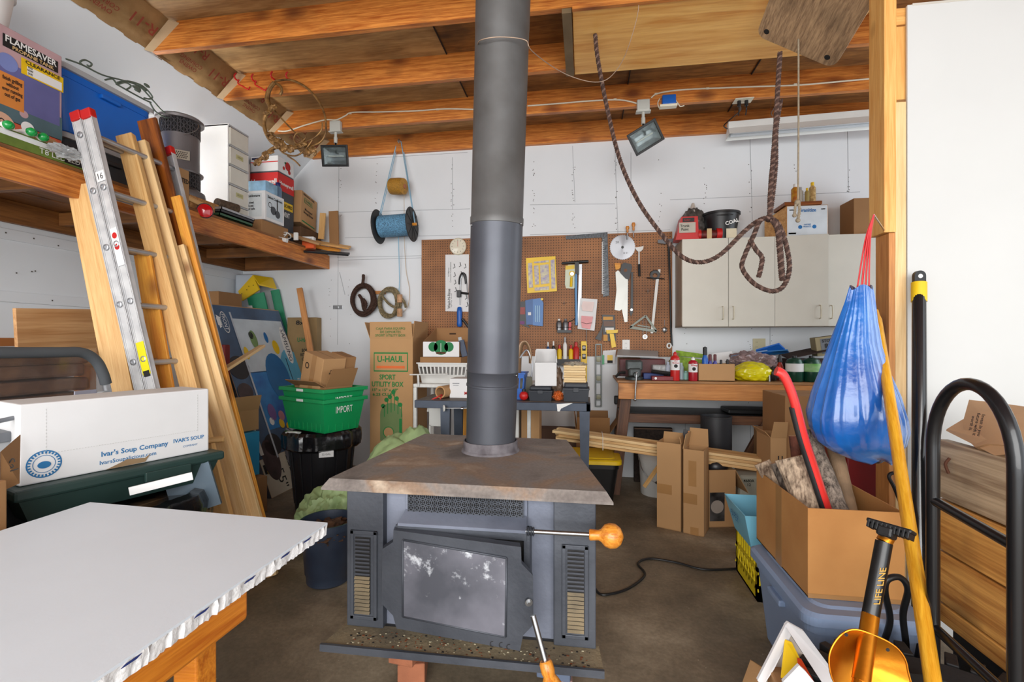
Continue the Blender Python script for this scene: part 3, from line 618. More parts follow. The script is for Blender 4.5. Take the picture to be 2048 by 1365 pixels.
# grill box
PINK = mt('dusty_pink', (196, 160, 164), .7, var=.12, scale=5); ORG = mt('orange_print', (226, 140, 60), .7); LAV = mt('lavender_print', (104, 104, 160), .7); TEAL = mt('teal_print', (84, 110, 118), .7)
M = RZ((-2.99, 1.95, ZD), 0); FB = mt('peach_print', (226, 178, 150), .7); SKYP = mt('pool_print', (126, 140, 200), .7); CHK = mt('check_red', (206, 92, 60), .7)
fb = [('rect', 'r', .62, .55, .7, .34, LAV, .0009), ('rect', 'r', .5, .36, 1.0, .2, TEAL, .0007), ('rect', 'r', .46, .50, .24, .26, ORG, .0016),
      ('rect', 'r', .66, .885, .58, .10, BLK, .0016), ('text', 'r', 'FLAMESAVER', .66, .905, .54, WINK, .055), ('text', 'r', 'PROPANE TANK', .68, .855, .44, mt('tan_ink', (226, 190, 130), .7), .03),
      ('disc', 'r', .42, .72, .1, SKYP), ('disc', 'r', .36, .22, .13, FB), ('ring', 'r', .36, .24, .03, .012, BLK), ('disc', 'r', .62, .26, .07, WINK), ('disc', 'r', .64, .235, .03, ORG), ('disc', 'r', .58, .36, .045, PINK), ('disc', 'r', .85, .2, .06, FB),
      ('text', 'r', 'finish grilling\nwithout\never running\nout of gas', .46, .52, .2, BLK, .17), ('rect', 'r', .5, .2, .98, .13, CHK, .0007),
      ('rect', 'r', .78, .75, .46, .13, YEL, .003), ('text', 'r', 'CLEARANCE', .78, .795, .38, BLK, .03), ('rect', 'r', .80, .73, .38, .07, WINK, .0036), ('text', 'r', 'WAS\nNOW\nSAVE', .64, .735, .06, BLK, .07)]
carton('grill_accessory_box', 'tall pink and purple printed box lettered FLAMESAVER with yellow clearance sticker', None, (.42, .42, .615), 0, PINK, marks=fb, M=M)
solo(B().lathe([(.12, 0), (.13, .012), (.1, .03), (.02, .038), (0, .038)], BLACK, c=(-3.05, 2.0, 2.828), n=30), 'pan_lid', 'black round lid lying on the colourful grill box', 'lid')
# lower and upper totes
def tote(name, label, c, size, rz, m, mlid, taper=.88, lid=True, zl=.03, over=.02, ribs=True, M=None, handle=True, marks=None):
    sx, sy, sz = size; M = M or RZ(c, rz); t = T(name, label, 'storage tote', M.translation)
    b = B(); n = 8; rad = .05
    def rr(hx, hy, z, r=rad):
        out = []
        for (cx, cy, a0) in ((hx-r, hy-r, 0), (-hx+r, hy-r, 90), (-hx+r, -hy+r, 180), (hx-r, -hy+r, 270)):
            for k in range(n): a = math.radians(a0+90*k/(n-1)); out.append((cx+r*math.cos(a), cy+r*math.sin(a), z))
        return out
    def rings(rs, mm, cap0=True, cap1=False):
        k = len(rs[0]); vs = [v for r_ in rs for v in r_]; fs = [(i*k+j, i*k+(j+1) % k, (i+1)*k+(j+1) % k, (i+1)*k+j) for i in range(len(rs)-1) for j in range(k)]
        if cap0: fs.append(tuple(range(k))[::-1])
        if cap1: fs.append(tuple(range((len(rs)-1)*k, len(rs)*k)))
        b._add(vs, fs, mm, False)
    hx, hy = sx/2, sy/2; q = taper
    R_ = [rr(hx*q-.01, hy*q-.01, 0), rr(hx*q, hy*q, .012), rr(hx*.975, hy*.975, sz-.05), rr(hx, hy, sz-.05), rr(hx, hy, sz)]
    if not lid: R_ += [rr(hx-.008, hy-.008, sz), rr(hx*.97-.008, hy*.97-.008, sz-.06), rr(hx*q-.01, hy*q-.01, .015)]
    rings(R_, m, True, not lid or True)
    if handle:
        b.box((-.08, -hy-.018, sz-.075), (.08, -hy+.01, sz-.05), m, .006); b.box((hx-.01, -.06, sz-.075), (hx+.018, .06, sz-.05), m, .006); b.box((-hx-.018, -.06, sz-.075), (-hx+.01, .06, sz-.05), m, .006)
    if ribs:
        for x in (-hx*.45, hx*.45): b.box((x-.012, -hy*(q+.05)-.008, .03), (x+.012, -hy*q, sz-.06), m, .003)
    if marks: marks(b, hx, hy, sz)
    t.part('tub', b, M=M)
    if lid:
        b = B(); rings([rr(hx+over, hy+over, sz-.012), rr(hx+over, hy+over, sz+zl*.5), rr(hx+over-.012, hy+over-.012, sz+zl*.8), rr(hx-.03, hy-.03, sz+zl*.8), rr(hx-.04, hy-.04, sz+zl)], mlid, True, True); t.part('lid', b, M=M)
    return t
DGREY = mt('dark_grey_plastic', (52, 54, 58), .5, var=.1); LGREY = mt('light_grey_plastic', (172, 174, 176), .5, var=.06)
BLT = mt('blue_tote', (18, 104, 200), .35, var=.08, scale=3)
tote('lower_tote', 'dark storage tote with pale grey lid underneath the blue tote on the shelf', (-3.02, 2.48, ZD), (.36, .56, .22), 0, DGREY, LGREY)
tote('blue_tote', 'big bright blue plastic tote with pale lid on the left shelf', (-3.02, 2.48, ZD+.256), (.34, .58, .35), 0, BLT, LGREY, taper=.86)
# wrought iron scrollwork lying on the blue tote
IRON = mt('green_grey_iron', (108, 122, 110), .6, .4, var=.2, scale=30); zi=2.87
def spiral(c, r, turns, a0, dirn=1, n=14, z=0): return [V((c[0], c[1]+dirn*r*(1-k/n*.8)*math.cos(a0+turns*6.28*k/n), c[2]+r*(1-k/n*.8)*math.sin(a0+turns*6.28*k/n))) for k in range(n+1)]
sc = T('iron_scrollwork', 'green grey wrought iron scroll ornament lying on top of the blue tote', 'ornament', (-2.83, 2.5, 2.858))
def I(x, y, X=-2.84): return PX(x, y, X)
for pts in ([(132, 118), (165, 130), (205, 150), (250, 162), (280, 174), (305, 200), (325, 222), (345, 232)], [(165, 130), (160, 124), (170, 120), (183, 127), (180, 133), (174, 130)], [(345, 232), (346, 224), (356, 226), (353, 233)], [(210, 160), (225, 158), (235, 168), (250, 165), (262, 172), (252, 180)],
            [(235, 165), (255, 162), (285, 172), (304, 192), (300, 198), (288, 196)], [(300, 205), (312, 224), (335, 236), (345, 232)], [(232, 168), (262, 185), (290, 200), (302, 205)]):
    b = B(); b.tube([I(x, y) for x, y in pts], .005, IRON, n=6, sub=5); sc.part('scroll', b)
b = B()
for k in range(7): q = I(268+rnd.uniform(-6, 28), 176+rnd.uniform(-5, 7)); b.blob(q, (.006, .022, .01), IRON, .4, 6, k, sub=2)
sc.part('leaf_boss', b)
# LED tube carton with green capped tubes
LG = mt('leaf_green_print', (104, 124, 46), .7, var=.2, scale=20)
t = T('tube_lamp_box', 'green and white carton lettered LED with open end, on the shelf edge', 'box', (-2.74, 2.0, ZD))
b = B(); b.box((-2.8, 1.70, ZD), (-2.655, 2.17, ZD+.075), LG, .002)
b.decal((-2.655, 1.88, ZD+.055), Y_, Z_, .3, .025, CARDW); b.text('T8 LED', (-2.655, 2.02, ZD+.025), Y_, Z_, .12, WINK); b.decal((-2.655, 2.12, ZD+.03), Y_, Z_, .09, .045, BLK); b.text('LED', (-2.654, 2.12, ZD+.03), Y_, Z_, .06, WINK)
t.part('carton', b); b = B(); b.slab([(-2.655, 1.93, ZD+.075), (-2.655, 2.08, ZD+.075), (-2.7, 2.06, ZD+.12), (-2.7, 1.95, ZD+.12)], X_, .003, CARD); t.part('flap', b)
GCAP = mt('green_cap', (20, 152, 70), .25, var=.1, coat=.5)
for (x, y, zz) in ((22, 250, .105), (68, 264, .1), (92, 274, .1)):
    p = PX(x, y, -2.62); b = B(); b.cyl((-2.9, p.y, p.z), (-2.64, p.y, p.z), .017, WHITE); tl = T('lamp_tube', {22: 'leftmost white lamp tube with green cap above the LED carton', 68: 'middle white lamp tube with green cap above the LED carton', 92: 'rightmost white lamp tube with green cap above the LED carton'}[x], 'lamp tube', (-2.78, p.y, p.z-.02), 'lamp tubes on the LED carton')
    tl.part('tube', b); b = B(); b.lathe([(.02, 0), (.021, .012), (.016, .022), (.006, .026), (.006, .032), (0, .032)], GCAP, c=(-2.642, p.y, p.z), ax=X_); b.sph((-2.613, p.y, p.z), .004, BLK, n=8); tl.part('cap', b)
PLAST = mt('clear_film', (206, 208, 208), .18, var=.15, scale=18, trans=.35, bump=.6, bscale=25)
solo(B().blob(PX(125, 322, -2.63)+V((.03, 0, .04)), (.022, .08, .03), PLAST, .6, 9, 3), 'plastic_wrap', 'crumpled clear plastic wrap hanging below the LED carton', 'plastic wrap')
# kerosene heater
HT = mt('heater_enamel', (112, 106, 106), .45, .4, var=.12, scale=6); HTD = mt('heater_dark', (84, 80, 82), .5, .3, var=.1)
hx, hy = -2.86, 3.0
carton('small_carton', 'brown cardboard carton lettered GENERATED beside the round heater', (-2.765, 2.79, ZD), (.16, .2, .25), 0, CARD, marks=[('text', 'r', 'GENERATED', .5, .68, .9, BLK, .13), ('rect', 'r', .45, .36, .5, .24, CARDW), ('rect', 'r', .45, .34, .44, .05, BLK, .002)])
zb = ZD+.1
solo(B().box((-3.05, 2.75+.16, ZD), (-2.70, 3.22, zb), wood('crate_wood', (190, 140, 78), (150, 96, 44), 18, .5), .004), 'low_wooden_tray', 'low wooden tray under the round dark heater', 'tray')
t = T('kerosene_heater', 'dark round heater with pierced top band and wire handles', 'heater', (hx, hy, zb))
b = B(); b.lathe([(.15, 0), (.155, .02), (.15, .045), (.125, .06), (.11, .075)], HT, c=(hx, hy, zb)); t.part('base_pan', b)
def pierced(r, z0, z1, n, rows):
    b = B(); h = (z1-z0)/rows
    b.lathe([(r-.012, z0), (r-.012, z1)], BLK, c=(hx, hy, zb), n=32, cap0=False)
    for k in range(n):
        for j in range(rows):
            for dd in (0, 1, 2, 3):
                a0 = 2*math.pi*(k+(0, 0, 0, .5)[dd])/n; a1 = 2*math.pi*(k+(1, 1, 0, .5)[dd])/n; za, zc_ = ((z0+j*h, z0+(j+1)*h), (z0+(j+1)*h, z0+j*h), (z0+j*h, z0+(j+1)*h), (z0+j*h, z0+(j+1)*h))[dd]
                p = V((hx+r*math.cos(a0), hy+r*math.sin(a0), zb+za)); q = V((hx+r*math.cos(a1), hy+r*math.sin(a1), zb+zc_)); b.tube([p, q], .0028, HTD, n=4)
    return b
t.part('pierced_skirt', pierced(.12, .075, .17, 20, 2)); b = B(); b.lathe([(.12, .17), (.14, .172), (.142, .182), (.118, .19)], HT, c=(hx, hy, zb)); t.part('skirt_rim', b)
b = B(); b.lathe([(.118, .19), (.118, .44)], HT, c=(hx, hy, zb), n=36); t.part('drum', b); t.part('pierced_band', pierced(.12, .44, .54, 20, 2))
b = B(); b.lathe([(.12, .54), (.146, .54), (.148, .555), (.13, .57), (.05, .58), (0, .58)], HT, c=(hx, hy, zb), n=36); t.part('top_lid', b)
for sgn in (-1, 1): b = B(); b.tube([V((hx, hy, zb+.52))+(X_*CA+Y_*SA)*(.14*sgn)+V((0, -.05, 0)), V((hx, hy, zb+.5))+(X_*CA+Y_*SA)*(.18*sgn)+V((0, -.06, 0)), V((hx, hy, zb+.45))+(X_*CA+Y_*SA)*(.17*sgn)+V((0, -.08, 0)), V((hx, hy, zb+.42))+(X_*CA+Y_*SA)*(.11*sgn)+V((0, -.1, 0))], .0025, STEEL, n=6, sub=5); t.part('wire_handle', b)
b = B(); bd = (V((0, 0, 1.3))-V((hx, hy, 1.3))).normalized(); bx_ = bd.cross(Z_)*-1; o = V((hx, hy, zb+.28))+bd*.119
b.slab([o+bx_*sx_*.055+Z_*sz_*.032 for sx_, sz_ in ((-1, -1), (1, -1), (1, 1), (-1, 1))], bd, .004, mt('nickel_plate', (186, 178, 160), .35, .7, var=.15))
for i in range(7):
    for j in range(4): b.disc(o+bd*.0045+bx_*((i-3)*.012+(j % 2)*.006-.003)+Z_*(j-1.5)*.012, bx_, Z_, .0042, BLK, lift=.0, n=8)
t.part('burner_window', b)
# drawer tower
DW = mt('drawer_frame', (236, 236, 234), .4, var=.02); DF = mt('milky_drawer', (222, 218, 206), .3, var=.06, scale=8, trans=.1)
x1, y0, y1 = -2.72, 3.30, 3.53; z0 = ZD; z1 = 2.985
t = T('drawer_tower', 'tall white plastic tower of small milky drawers on the shelf', 'drawer unit', ((x1-.14), (y0+y1)/2, z0))
b = B(); b.box((-2.98, y0, z0), (x1-.01, y0+.012, z1), DW); b.box((-2.98, y1-.012, z0), (x1-.01, y1, z1), DW); b.box((-2.98, y0, z1-.015), (x1-.005, y1, z1), DW, .003); b.box((-2.99, y0, z0), (-2.975, y1, z1), DW)
h = (z1-z0-.015)/5
for i in range(6): b.box((-2.97, y0+.006, z0+i*h), (x1-.004, y1-.006, z0+i*h+.012), GREY if False else LGREY)
t.part('frame', b)
for i in range(5):
    b = B(); b.box((-2.96, y0+.016, z0+i*h+.014), (x1, y1-.016, z0+(i+1)*h-.004), DF, .005)
    if i in (0, 1, 3): b.decal((x1, (y0+y1)/2, z0+(i+.6)*h), Y_, Z_, .08, .035, mt('drawer_label', (196, 190, 140), .8)); b.text('SCREWS' if i == 3 else 'BOLTS', (x1+.001, (y0+y1)/2, z0+(i+.6)*h), Y_, Z_, .05, BLK)
    t.part('drawer', b)
# stacked cartons at the far end of the shelf
RWH = mt('red_carton', (206, 36, 34), .6, var=.04); DK = mt('charcoal_carton', (70, 74, 80), .6, var=.06)
c0 = (-2.985, 4.13);
carton('heater_carton', 'dark and red carton lettered HONEYWELL with a yellow label on the shelf', (c0[0], c0[1], ZD), (.37, .24, .66), 0, DK, marks=[('rect', 'f', .5, .86, 1, .24, RWH), ('rect', 'r', .5, .86, 1, .24, RWH), ('text', 'f', 'Honeywell', .62, .84, .7, WINK, .1), ('text', 'r', 'Honeywell', .5, .84, .86, WINK, .07), ('rect', 'r', .62, .55, .6, .11, YEL), ('text', 'r', 'DC WIRED', .62, .55, .5, BLK, .05), ('text', 'r', 'FEWENT', .4, .42, .6, WINK, .07)])
carton('white_mailing_box', 'white carton with red stripes and berry pictures on top of the Honeywell box', (c0[0]+.045, c0[1], ZD+.662), (.28, .24, .14), 0, CARDW, marks=[('rect', 'f', .5, .6, 1, .06, RWH), ('rect', 'f', .2, .84, .3, .14, mt('navy_ink', (40, 44, 80), .7)), ('disc', 'r', .6, .6, .17, RINK), ('disc', 'r', .35, .35, .07, RINK), ('disc', 'r', .7, .25, .08, RINK), ('disc', 'r', .45, .75, .05, GINK)])
carton('tan_wallboard_box', 'plain pale grey carton standing behind the cookware box', (-3.12, 3.9, ZD), (.12, .16, .72), 0, mt('pale_grey_card', (196, 188, 180), .8, var=.04))
ck = PX(540, 442, -2.67)
carton('cookware_box', 'white carton lettered Cookware with a picture of pans on the shelf', (-2.82, 3.78, ZD+.115), (.3, .26, .245), 0, CARDW, marks=[('rect', 'r', .5, .5, .84, .8, mt('pale_blue_print', (206, 216, 222), .7)), ('text', 'r', 'Select Cookware', .5, .82, .74, BLK, .09), ('disc', 'r', .42, .4, .14, DK), ('disc', 'r', .64, .32, .13, DK), ('ring', 'r', .25, .56, .09, .02, BLK), ('rect', 'r', .62, .55, .05, .6, YEL), ('rect', 'f', .5, .5, .8, .8, mt('pale_print2', (212, 218, 220), .7)), ('text', 'f', 'Select Cookware', .5, .82, .72, BLK, .09), ('text', 'f', 'stainless steel\nnon stick set\ndishwasher safe', .45, .48, .5, BLK, .3)])
solo(B().box((-2.97, 3.64, ZD), (-2.69, 4.0, ZD+.112), CARD2, .003), 'flat_brown_box', 'flat brown box underneath the white cookware carton', 'box')
zc = ZD+.362
SKY = mt('sky_blue_print', (150, 192, 222), .5, var=.3, scale=14)
solo(B().box((-2.93, 3.70, zc), (-2.70, 3.86, zc+.10), SKY, .002), 'bottle_carrier', 'pale blue and white bottle carrier on top of the cookware box', 'carton')
for i, (cx, cy, mc, cm, lb) in enumerate(((-2.93, 3.93, mt('tea_bottle', (60, 110, 120), .3, trans=.2), YEL, 'teal bottle with yellow cap behind the blue carrier'), (-2.82, 3.93, mt('pale_bottle', (176, 200, 206), .3, trans=.3), WHITE, 'pale bottle with white cap behind the blue carrier'), (-2.745, 3.93, mt('clear_bottle', (120, 150, 180), .3, trans=.3), mt('navy_cap', (26, 32, 96), .4), 'bottle with navy cap behind the blue carrier'))):
    tb = T('bottle', lb, 'bottle', (cx, cy, zc), 'bottles on the cookware box'); b = B(); b.lathe([(.03, 0), (.032, .01), (.032, .1), (.015, .125)], mc, c=(cx, cy, zc)); tb.part('bottle_body', b)
    b = B(); b.lathe([(.019, .12), (.021, .125), (.021, .15), (.018, .155), (0, .155)], cm, c=(cx, cy, zc)); tb.part('cap', b)
carton('small_moving_box', 'small brown U-HAUL moving box leaning at the far end of the shelf', None, (.2, .33, .32), 0, CARD, M=Matrix.Translation((-2.86, 4.42, ZD+.235)) @ Matrix.Rotation(math.radians(-5), 4, 'X') @ Matrix.Rotation(math.radians(6), 4, 'Z'), marks=[('rect', 'r', .45, .76, .52, .16, GINK), ('rect', 'r', .45, .76, .48, .13, CARD, .0022), ('text', 'r', 'U-HAUL', .45, .76, .42, GINK, .09), ('text', 'r', 'Moving and\nStorage Boxes', .45, .42, .6, BLK, .2), ('text', 'r', 'PERSONAL ITEMS', .45, .92, .7, BLK, .06), ('rect', 'r', .5, .08, .8, .04, GINK)])
solo(B().box((-2.98, 4.24, ZD), (-2.72, 4.6, ZD+.2), mt('dark_clutter', (96, 66, 40), .8, var=.3), .006), 'dark_scrap_box', 'dark brown box of scraps beneath the small moving box', 'box')
# scrap timber standing and lying at the end of the shelf
for (x0, y0_, x1_, y1_, X, w_, m, lb, nm) in ((668, 498, 666, 422, -2.50, .10, CARD2, 'upright tan board standing at the far shelf end', 'scrap_board'), (641, 478, 645, 426, -2.60, .06, PINE, 'short upright pine offcut beside the tan board', 'scrap_board')):
    plank(PY(x0, y0_, 4.5), PY(x1_, y1_, 4.5), w_, .02, m, (0, -1, 0), nm, lb, group='offcuts at the far shelf end')
for (x0, y0_, x1_, y1_, Y0, w_, m, lb) in ((590, 476, 700, 494, 4.42, .07, PINE, 'tan offcut lying across the far shelf end, uppermost'), (596, 484, 680, 501, 4.36, .06, CEDAR, 'yellow offcut lying across the far shelf end'), (608, 500, 698, 507, 4.2, .06, BLACK, 'black metal bar sticking out from the far shelf end'), (560, 462, 640, 486, 4.1, .05, CARD, 'thin tan strip lying by the extension cord on the shelf')):
    plank(PY(x0, y0_, Y0), PY(x1_, y1_, Y0+.1), w_, .02, m, (0, -.5, 1), 'scrap_strip', lb, group='strips at the far shelf end')
p = PY(617, 495, 4.02); M = RZ((p.x, 4.06, ZD-.01), 12)
M.translation = V((-2.64, 4.25, 2.196)); b = B(M=M); b.box((-.055, -.03, 0), (.055, .03, .07), mt('orange_card', (236, 96, 30), .6), .002); b.box((-.055, -.03, .07), (.055, .03, .11), CARDW, .002); b.text('Drexel', (0, -.0305, .09), X_, Z_, .07, BLK)
solo(b, 'small_orange_box', 'small orange and white box perched on the front beam of the shelf', 'box')
b = B(); random.seed(3)
for k in range(5):
    c = PY(548+k*5, 470+k*2, 3.95); b.tube([c+V((.07*math.cos(a*.7+k), .03*math.sin(a*1.1), .025*math.sin(a*.7+k)+.03)) for a in range(10)], .005, WHITE, n=6, sub=4)
t = T('white_cord_tangle', 'tangled white extension cord with power strip on the shelf edge', 'cord', PY(560, 478, 3.95)); t.part('cord', b)
b = B(M=Matrix.Translation(PY(556, 478, 3.88)) @ Matrix.Rotation(math.radians(14), 4, 'Y')); b.box((-.1, -.02, -.015), (.09, .02, .02), WHITE, .005); t.part('power_strip', b)
b = B(); a_ = PY(592, 470, 4.0); b.box(a_+V((-.02, -.01, -.05)), a_+V((.02, .01, .02)), WHITE, .004); t.part('plug', b)
# trays, red reflector, brush cylinder
t = T('red_reflector', 'round red reflector lamp with pale rim on the shelf edge', 'reflector', PX(410, 430, -2.62)+V((0, 0, -.03)))
c = PX(410, 422, -2.63); dd = (CAM-c).normalized(); dd.z *= .4; b = B(); b.lathe([(.04, -.03), (.052, 0), (.052, .008)], LGREY, c=c, ax=dd); t.part('rim', b); b = B(); b.lathe([(.046, .008), (.03, .013), (0, .015)], mt('red_lens', (214, 10, 26), .15, var=.05, coat=.8), c=c, ax=dd); t.part('lens', b)
M = RZ(PX(458, 448, -2.68), 0);
for k, (zz, m, lb) in enumerate(((0.0, mt('green_tray', (52, 92, 66), .5), 'green metal tray in the stack on the shelf edge'), (.028, DGREY, 'dark tray in the stack on the shelf edge'), (.05, ALU, 'bright aluminium tray on top of the stack on the shelf edge'))):
    c = PX(455+k*2, 440, -2.70); b = B(); b.box((-.1, -.15, 0), (.06, .2, .006), m);
    for q in (((-.1, -.15, 0), (-.095, .2, .022)), ((.055, -.15, 0), (.06, .2, .022)), ((-.1, -.15, 0), (.06, -.145, .022)), ((-.1, .195, 0), (.06, .2, .022))): b.box(q[0], q[1], m)
    for v in b.bm.verts: v.co += V((c.x-.0, c.y+.0, ZD+.004+zz))
    solo(b, 'metal_tray', lb, 'tray', 'trays on the shelf edge')
b = B(); c = PX(444, 398, -2.72); b.cyl((c.x, c.y-.05, ZD+.078), (c.x+.03, c.y+.12, ZD+.078+.0), .036, mt('brush_brown', (96, 76, 58), .9, var=.4, scale=60));
for v in b.bm.verts: v.co.z += .04
solo(b, 'brush_roller', 'brown bristly roller lying behind the metal trays', 'roller')
plank(PX(362, 388, -2.69), PX(470, 442, -2.69), .035, .02, PINE, (1, 0, 0), 'shelf_lath', 'thin pine lath standing on edge in front of the heater', cat='lath')
# fluorescent work light tucked behind the tote and heater
t = T('shelf_work_light', 'glowing white tube light on the wall behind the round heater', 'light', (-3.6, 3.0, 2.38))
t.part('housing', B().box((XL+.002, 2.7, 2.385), (XL+.04, 3.35, 2.42), WHITE, .003)); t.part('glowing_tube', B().cyl((XL+.06, 2.72, 2.40), (XL+.06, 3.33, 2.40), .014, mt('lamp_glow', (255, 250, 240), .3, var=0, emis=5)))
area('shelf_work_light_glow', (XL+.12, 3.0, 2.45), (0, math.radians(216.9), 0), .2, .6, 11, (1, .98, .93))
# ---------------------------------------------------------------- things leaning and standing at the left
# extension ladder: two nested sections, rails face the camera
def LX(z, off=0): return -2.65+(-1.98+2.65)*(2.52-z)/2.52
LAD = [V((LX(0)+.03, 0, 0)), V((LX(2.52)+.03, 0, 2.49))]
ld = (LAD[1]-LAD[0]).normalized(); ln = V((ld.z, 0, -ld.x))
t = T('extension_ladder', 'aluminium extension ladder leaning against the shelf, red caps and number 16 sticker', 'ladder', (LX(0), 2.42, 0))
YN, YF = 2.1, 2.60; Lr = (LAD[1]-LAD[0]).length
def lp(y, s_, off): return V((LAD[0].x, y, 0))+ld*s_+ln*off
PASTE = mt('ladder_paint_spots', (212, 212, 212), .5, .25, var=.1, scale=14, c2=(186, 186, 188))
for k, (off, s0, s1) in enumerate(((0, .0, Lr), (.064, .02, Lr-.01))):
    for yy, side in ((YN, -1), (YF, 1)):
        M = fr(lp(yy, s0, off), ld, -Y_ if side < 0 else Y_); L = s1-s0; b = B()
        b.box((0, -.029, -.004), (L, .029, 0), PASTE); b.box((0, -.029, -.024), (L, -.026, .006), PASTE, .001); b.box((0, .026, -.024), (L, .029, .006), PASTE, .001)
        b.box((0, -.020, 0), (L, -.017, .003), PASTE); b.box((0, .017, 0), (L, .020, .003), PASTE)
        r_ = t.part('rail', b, M=M)
        b = B(); b.box((L-.045, -.031, -.026), (L+.006, .031, .01), RED, .006); t.part('red_cap', b, parent=r_, M=M)
        if side < 0:
            for s_ in [x for x in (.32+.305*j for j in range(8)) if x < L-.1]:
                b = B(); q = V((s_-.02*k, 0, .003)); b.lathe([(.017, 0), (.016, .004), (.011, .006), (.010, .001), (0, .001)], ALU, c=q, n=18); t.part('rung_end', b, parent=r_, M=M)
            b = B()
            if k == 1:
                b.decal((L-.36, 0, .004), X_, Y_, .055, .05, CARDW); b.text('16', (L-.36, 0, .005), -Y_, X_, .03, BLK, h=.032); t.part('sticker', b, parent=r_, M=M)
                b = B(); b.decal((L-.74, 0, .0035), X_, Y_, .20, .042, CARDW)
                for dx in (.68, .74): b.disc((L-dx, 0, .004), X_, Y_, .016, RED, sy=.9)
                t.part('sticker', b, parent=r_, M=M); b = B(); b.decal((L-1.33, -.0, .004), X_, Y_, .17, .046, mt('yellow_label', (236, 224, 20), .5)); b.decal((L-1.41, 0, .005), X_, Y_, .03, .036, BLK)
                t.part('sticker', b, parent=r_, M=M)
    for s_ in [x for x in (.32+.305*j for j in range(8)) if x < s1-.1]:
        b = B(); b.cyl(lp(YN+.003, s_-.02*k, off), lp(YF-.003, s_-.02*k, off), .015, ALU, n=14); t.part('rung', b)
# leaning boards, all propped on the shelf beam
def lean(x0, y0, x1, y1, Y0, Y1, w_, th, m, nm, lb, nz=(.25, -1, .0), g='boards leaning against the shelf', cat='board', drop=True):
    a = PY(x0, y0, Y0); c = PY(x1, y1, Y1); d = (a-c).normalized()
    if drop: c = a-d*(a.z/d.z-.0)      # carry on down to the floor
    return plank(c, a, w_, th, m, nz, nm, lb, cat, g)
lean(158, 368, 240, 790, 2.15, 2.11, .115, .04, PINE, 'lumber_board', 'broad pale pine board leaning left of the ladder', nz=(.45, -1, 0))
lean(246, 268, 380, 790, 2.33, 2.28, .088, .038, PINE, 'lumber_board', 'long pine board leaning just right of the ladder, leftmost of the bundle')
lean(275, 282, 430, 850, 2.40, 2.36, .082, .038, PINE2, 'lumber_board', 'long pale board with a loose splinter, second in the leaning bundle')
lean(292, 238, 372, 560, 2.50, 2.48, .11, .02, STAIN, 'stained_board', 'dark reddish stained board with knots standing tallest in the leaning bundle', g=None)
lean(282, 503, 330, 785, 2.26, 2.22, .085, .02, CEDAR, 'cedar_board', 'short yellow knotty cedar board beside the ladder rail', g=None)
lean(352, 492, 466, 900, 2.44, 2.40, .085, .03, PINE2, 'lumber_board', 'shorter pale board with an end crack, right side of the leaning bundle')
lean(350, 392, 497, 960, 2.50, 2.46, .055, .03, CEDAR, 'cedar_lath', 'narrow yellow cedar lath at the right edge of the leaning bundle', g=None)
lean(432, 935, 446, 1000, 2.95, 2.92, .08, .03, PINE2, 'lumber_offcut', 'short pale board end standing beside the green lidded bin', g=None)
plank(PY(382, 885, 2.2), PY(446, 878, 2.24), .03, .02, PINE, (0, -1, .3), 'wood_splinter', 'small pale splinter sticking out between the leaning boards', 'splinter')
# stick across the television box
plank(PY(440, 742, 2.55), PY(524, 690, 3.25), .045, .02, PINE2, (.3, -1, .2), 'crossing_stick', 'pale stick sticking out across the blue television box', 'stick')
# television box
DBL = mt('deep_blue_print', (28, 52, 84), .45, var=.25, scale=3); LBL = mt('reef_blue_print', (44, 140, 206), .45, var=.3, scale=5, c2=(20, 84, 160)); PBL = mt('pale_blue_print', (140, 184, 214), .45, scale=2.2, c2=(70, 112, 160))
TVB = mt('television_box_blue', (80, 112, 148), .45, var=.5, scale=1.6, c2=(26, 38, 58)); SKINP = mt('figure_print', (84, 64, 64), .5, var=.4, scale=9); DKP = mt('dark_hair_print', (30, 24, 28), .5)
a = V((-2.55, 3.57, 0)); up = V((-.60, 0, 1.62)); H = up.length; M = fr(a, Y_, (up.z, 0, -up.x)) # local x along room depth, local z out of the face
M = Matrix((Y_, up.normalized(), V((up.z, 0, -up.x)).normalized())).transposed().to_4x4(); M.translation = a
t = T('television_box', 'large blue SAMSUNG television box with an aquarium picture leaning at the left', 'box', a)
W = .95; b = B(); b.box((0, 0, -.11), (W, H, 0), CARD, .004); b.decal((W/2, H/2+.16, 0), X_, Y_, W-.01, H-.34, TVB, lift=.0005)
b.box((-.001, .0, -.11), (.0, H, 0), mt('box_side_dark', (60, 60, 66), .6))
b.decal((.57, 1.34, 0), X_, Y_, .70, .52, PBL, lift=.0015); b.decal((.58, .82, 0), X_, Y_, .68, .54, LBL, lift=.0015)
b.disc((.86, .98, 0), X_, Y_, .2, mt('whale_print', (96, 176, 210), .5), lift=.003, sy=1.6); b.disc((.60, 1.02, 0), X_, Y_, .16, mt('reef_teal', (30, 110, 170), .5), lift=.0035, sy=1.5)
for (x, y, r_, mm, sy_) in ((.42, 1.40, .045, mt('green_fish', (120, 150, 90), .5), 2.0), (.40, 1.44, .03, DKP, 1.2), (.60, 1.42, .025, BINK, 2.2), (.70, 1.32, .045, YEL, 1.6), (.27, 1.27, .03, YEL, 2.0), (.42, .58, .035, YEL, 1.3), (.30, .62, .03, WINK, 1.2), (.5, .54, .03, YEL, 1.2), (.34, .7, .05, mt('coral_print', (120, 90, 150), .6), 1.6), (.45, .65, .04, mt('coral2', (190, 130, 140), .6), 1.2)):
    b.disc((x, y, 0), X_, Y_, r_, mm, lift=.0045, sy=sy_)
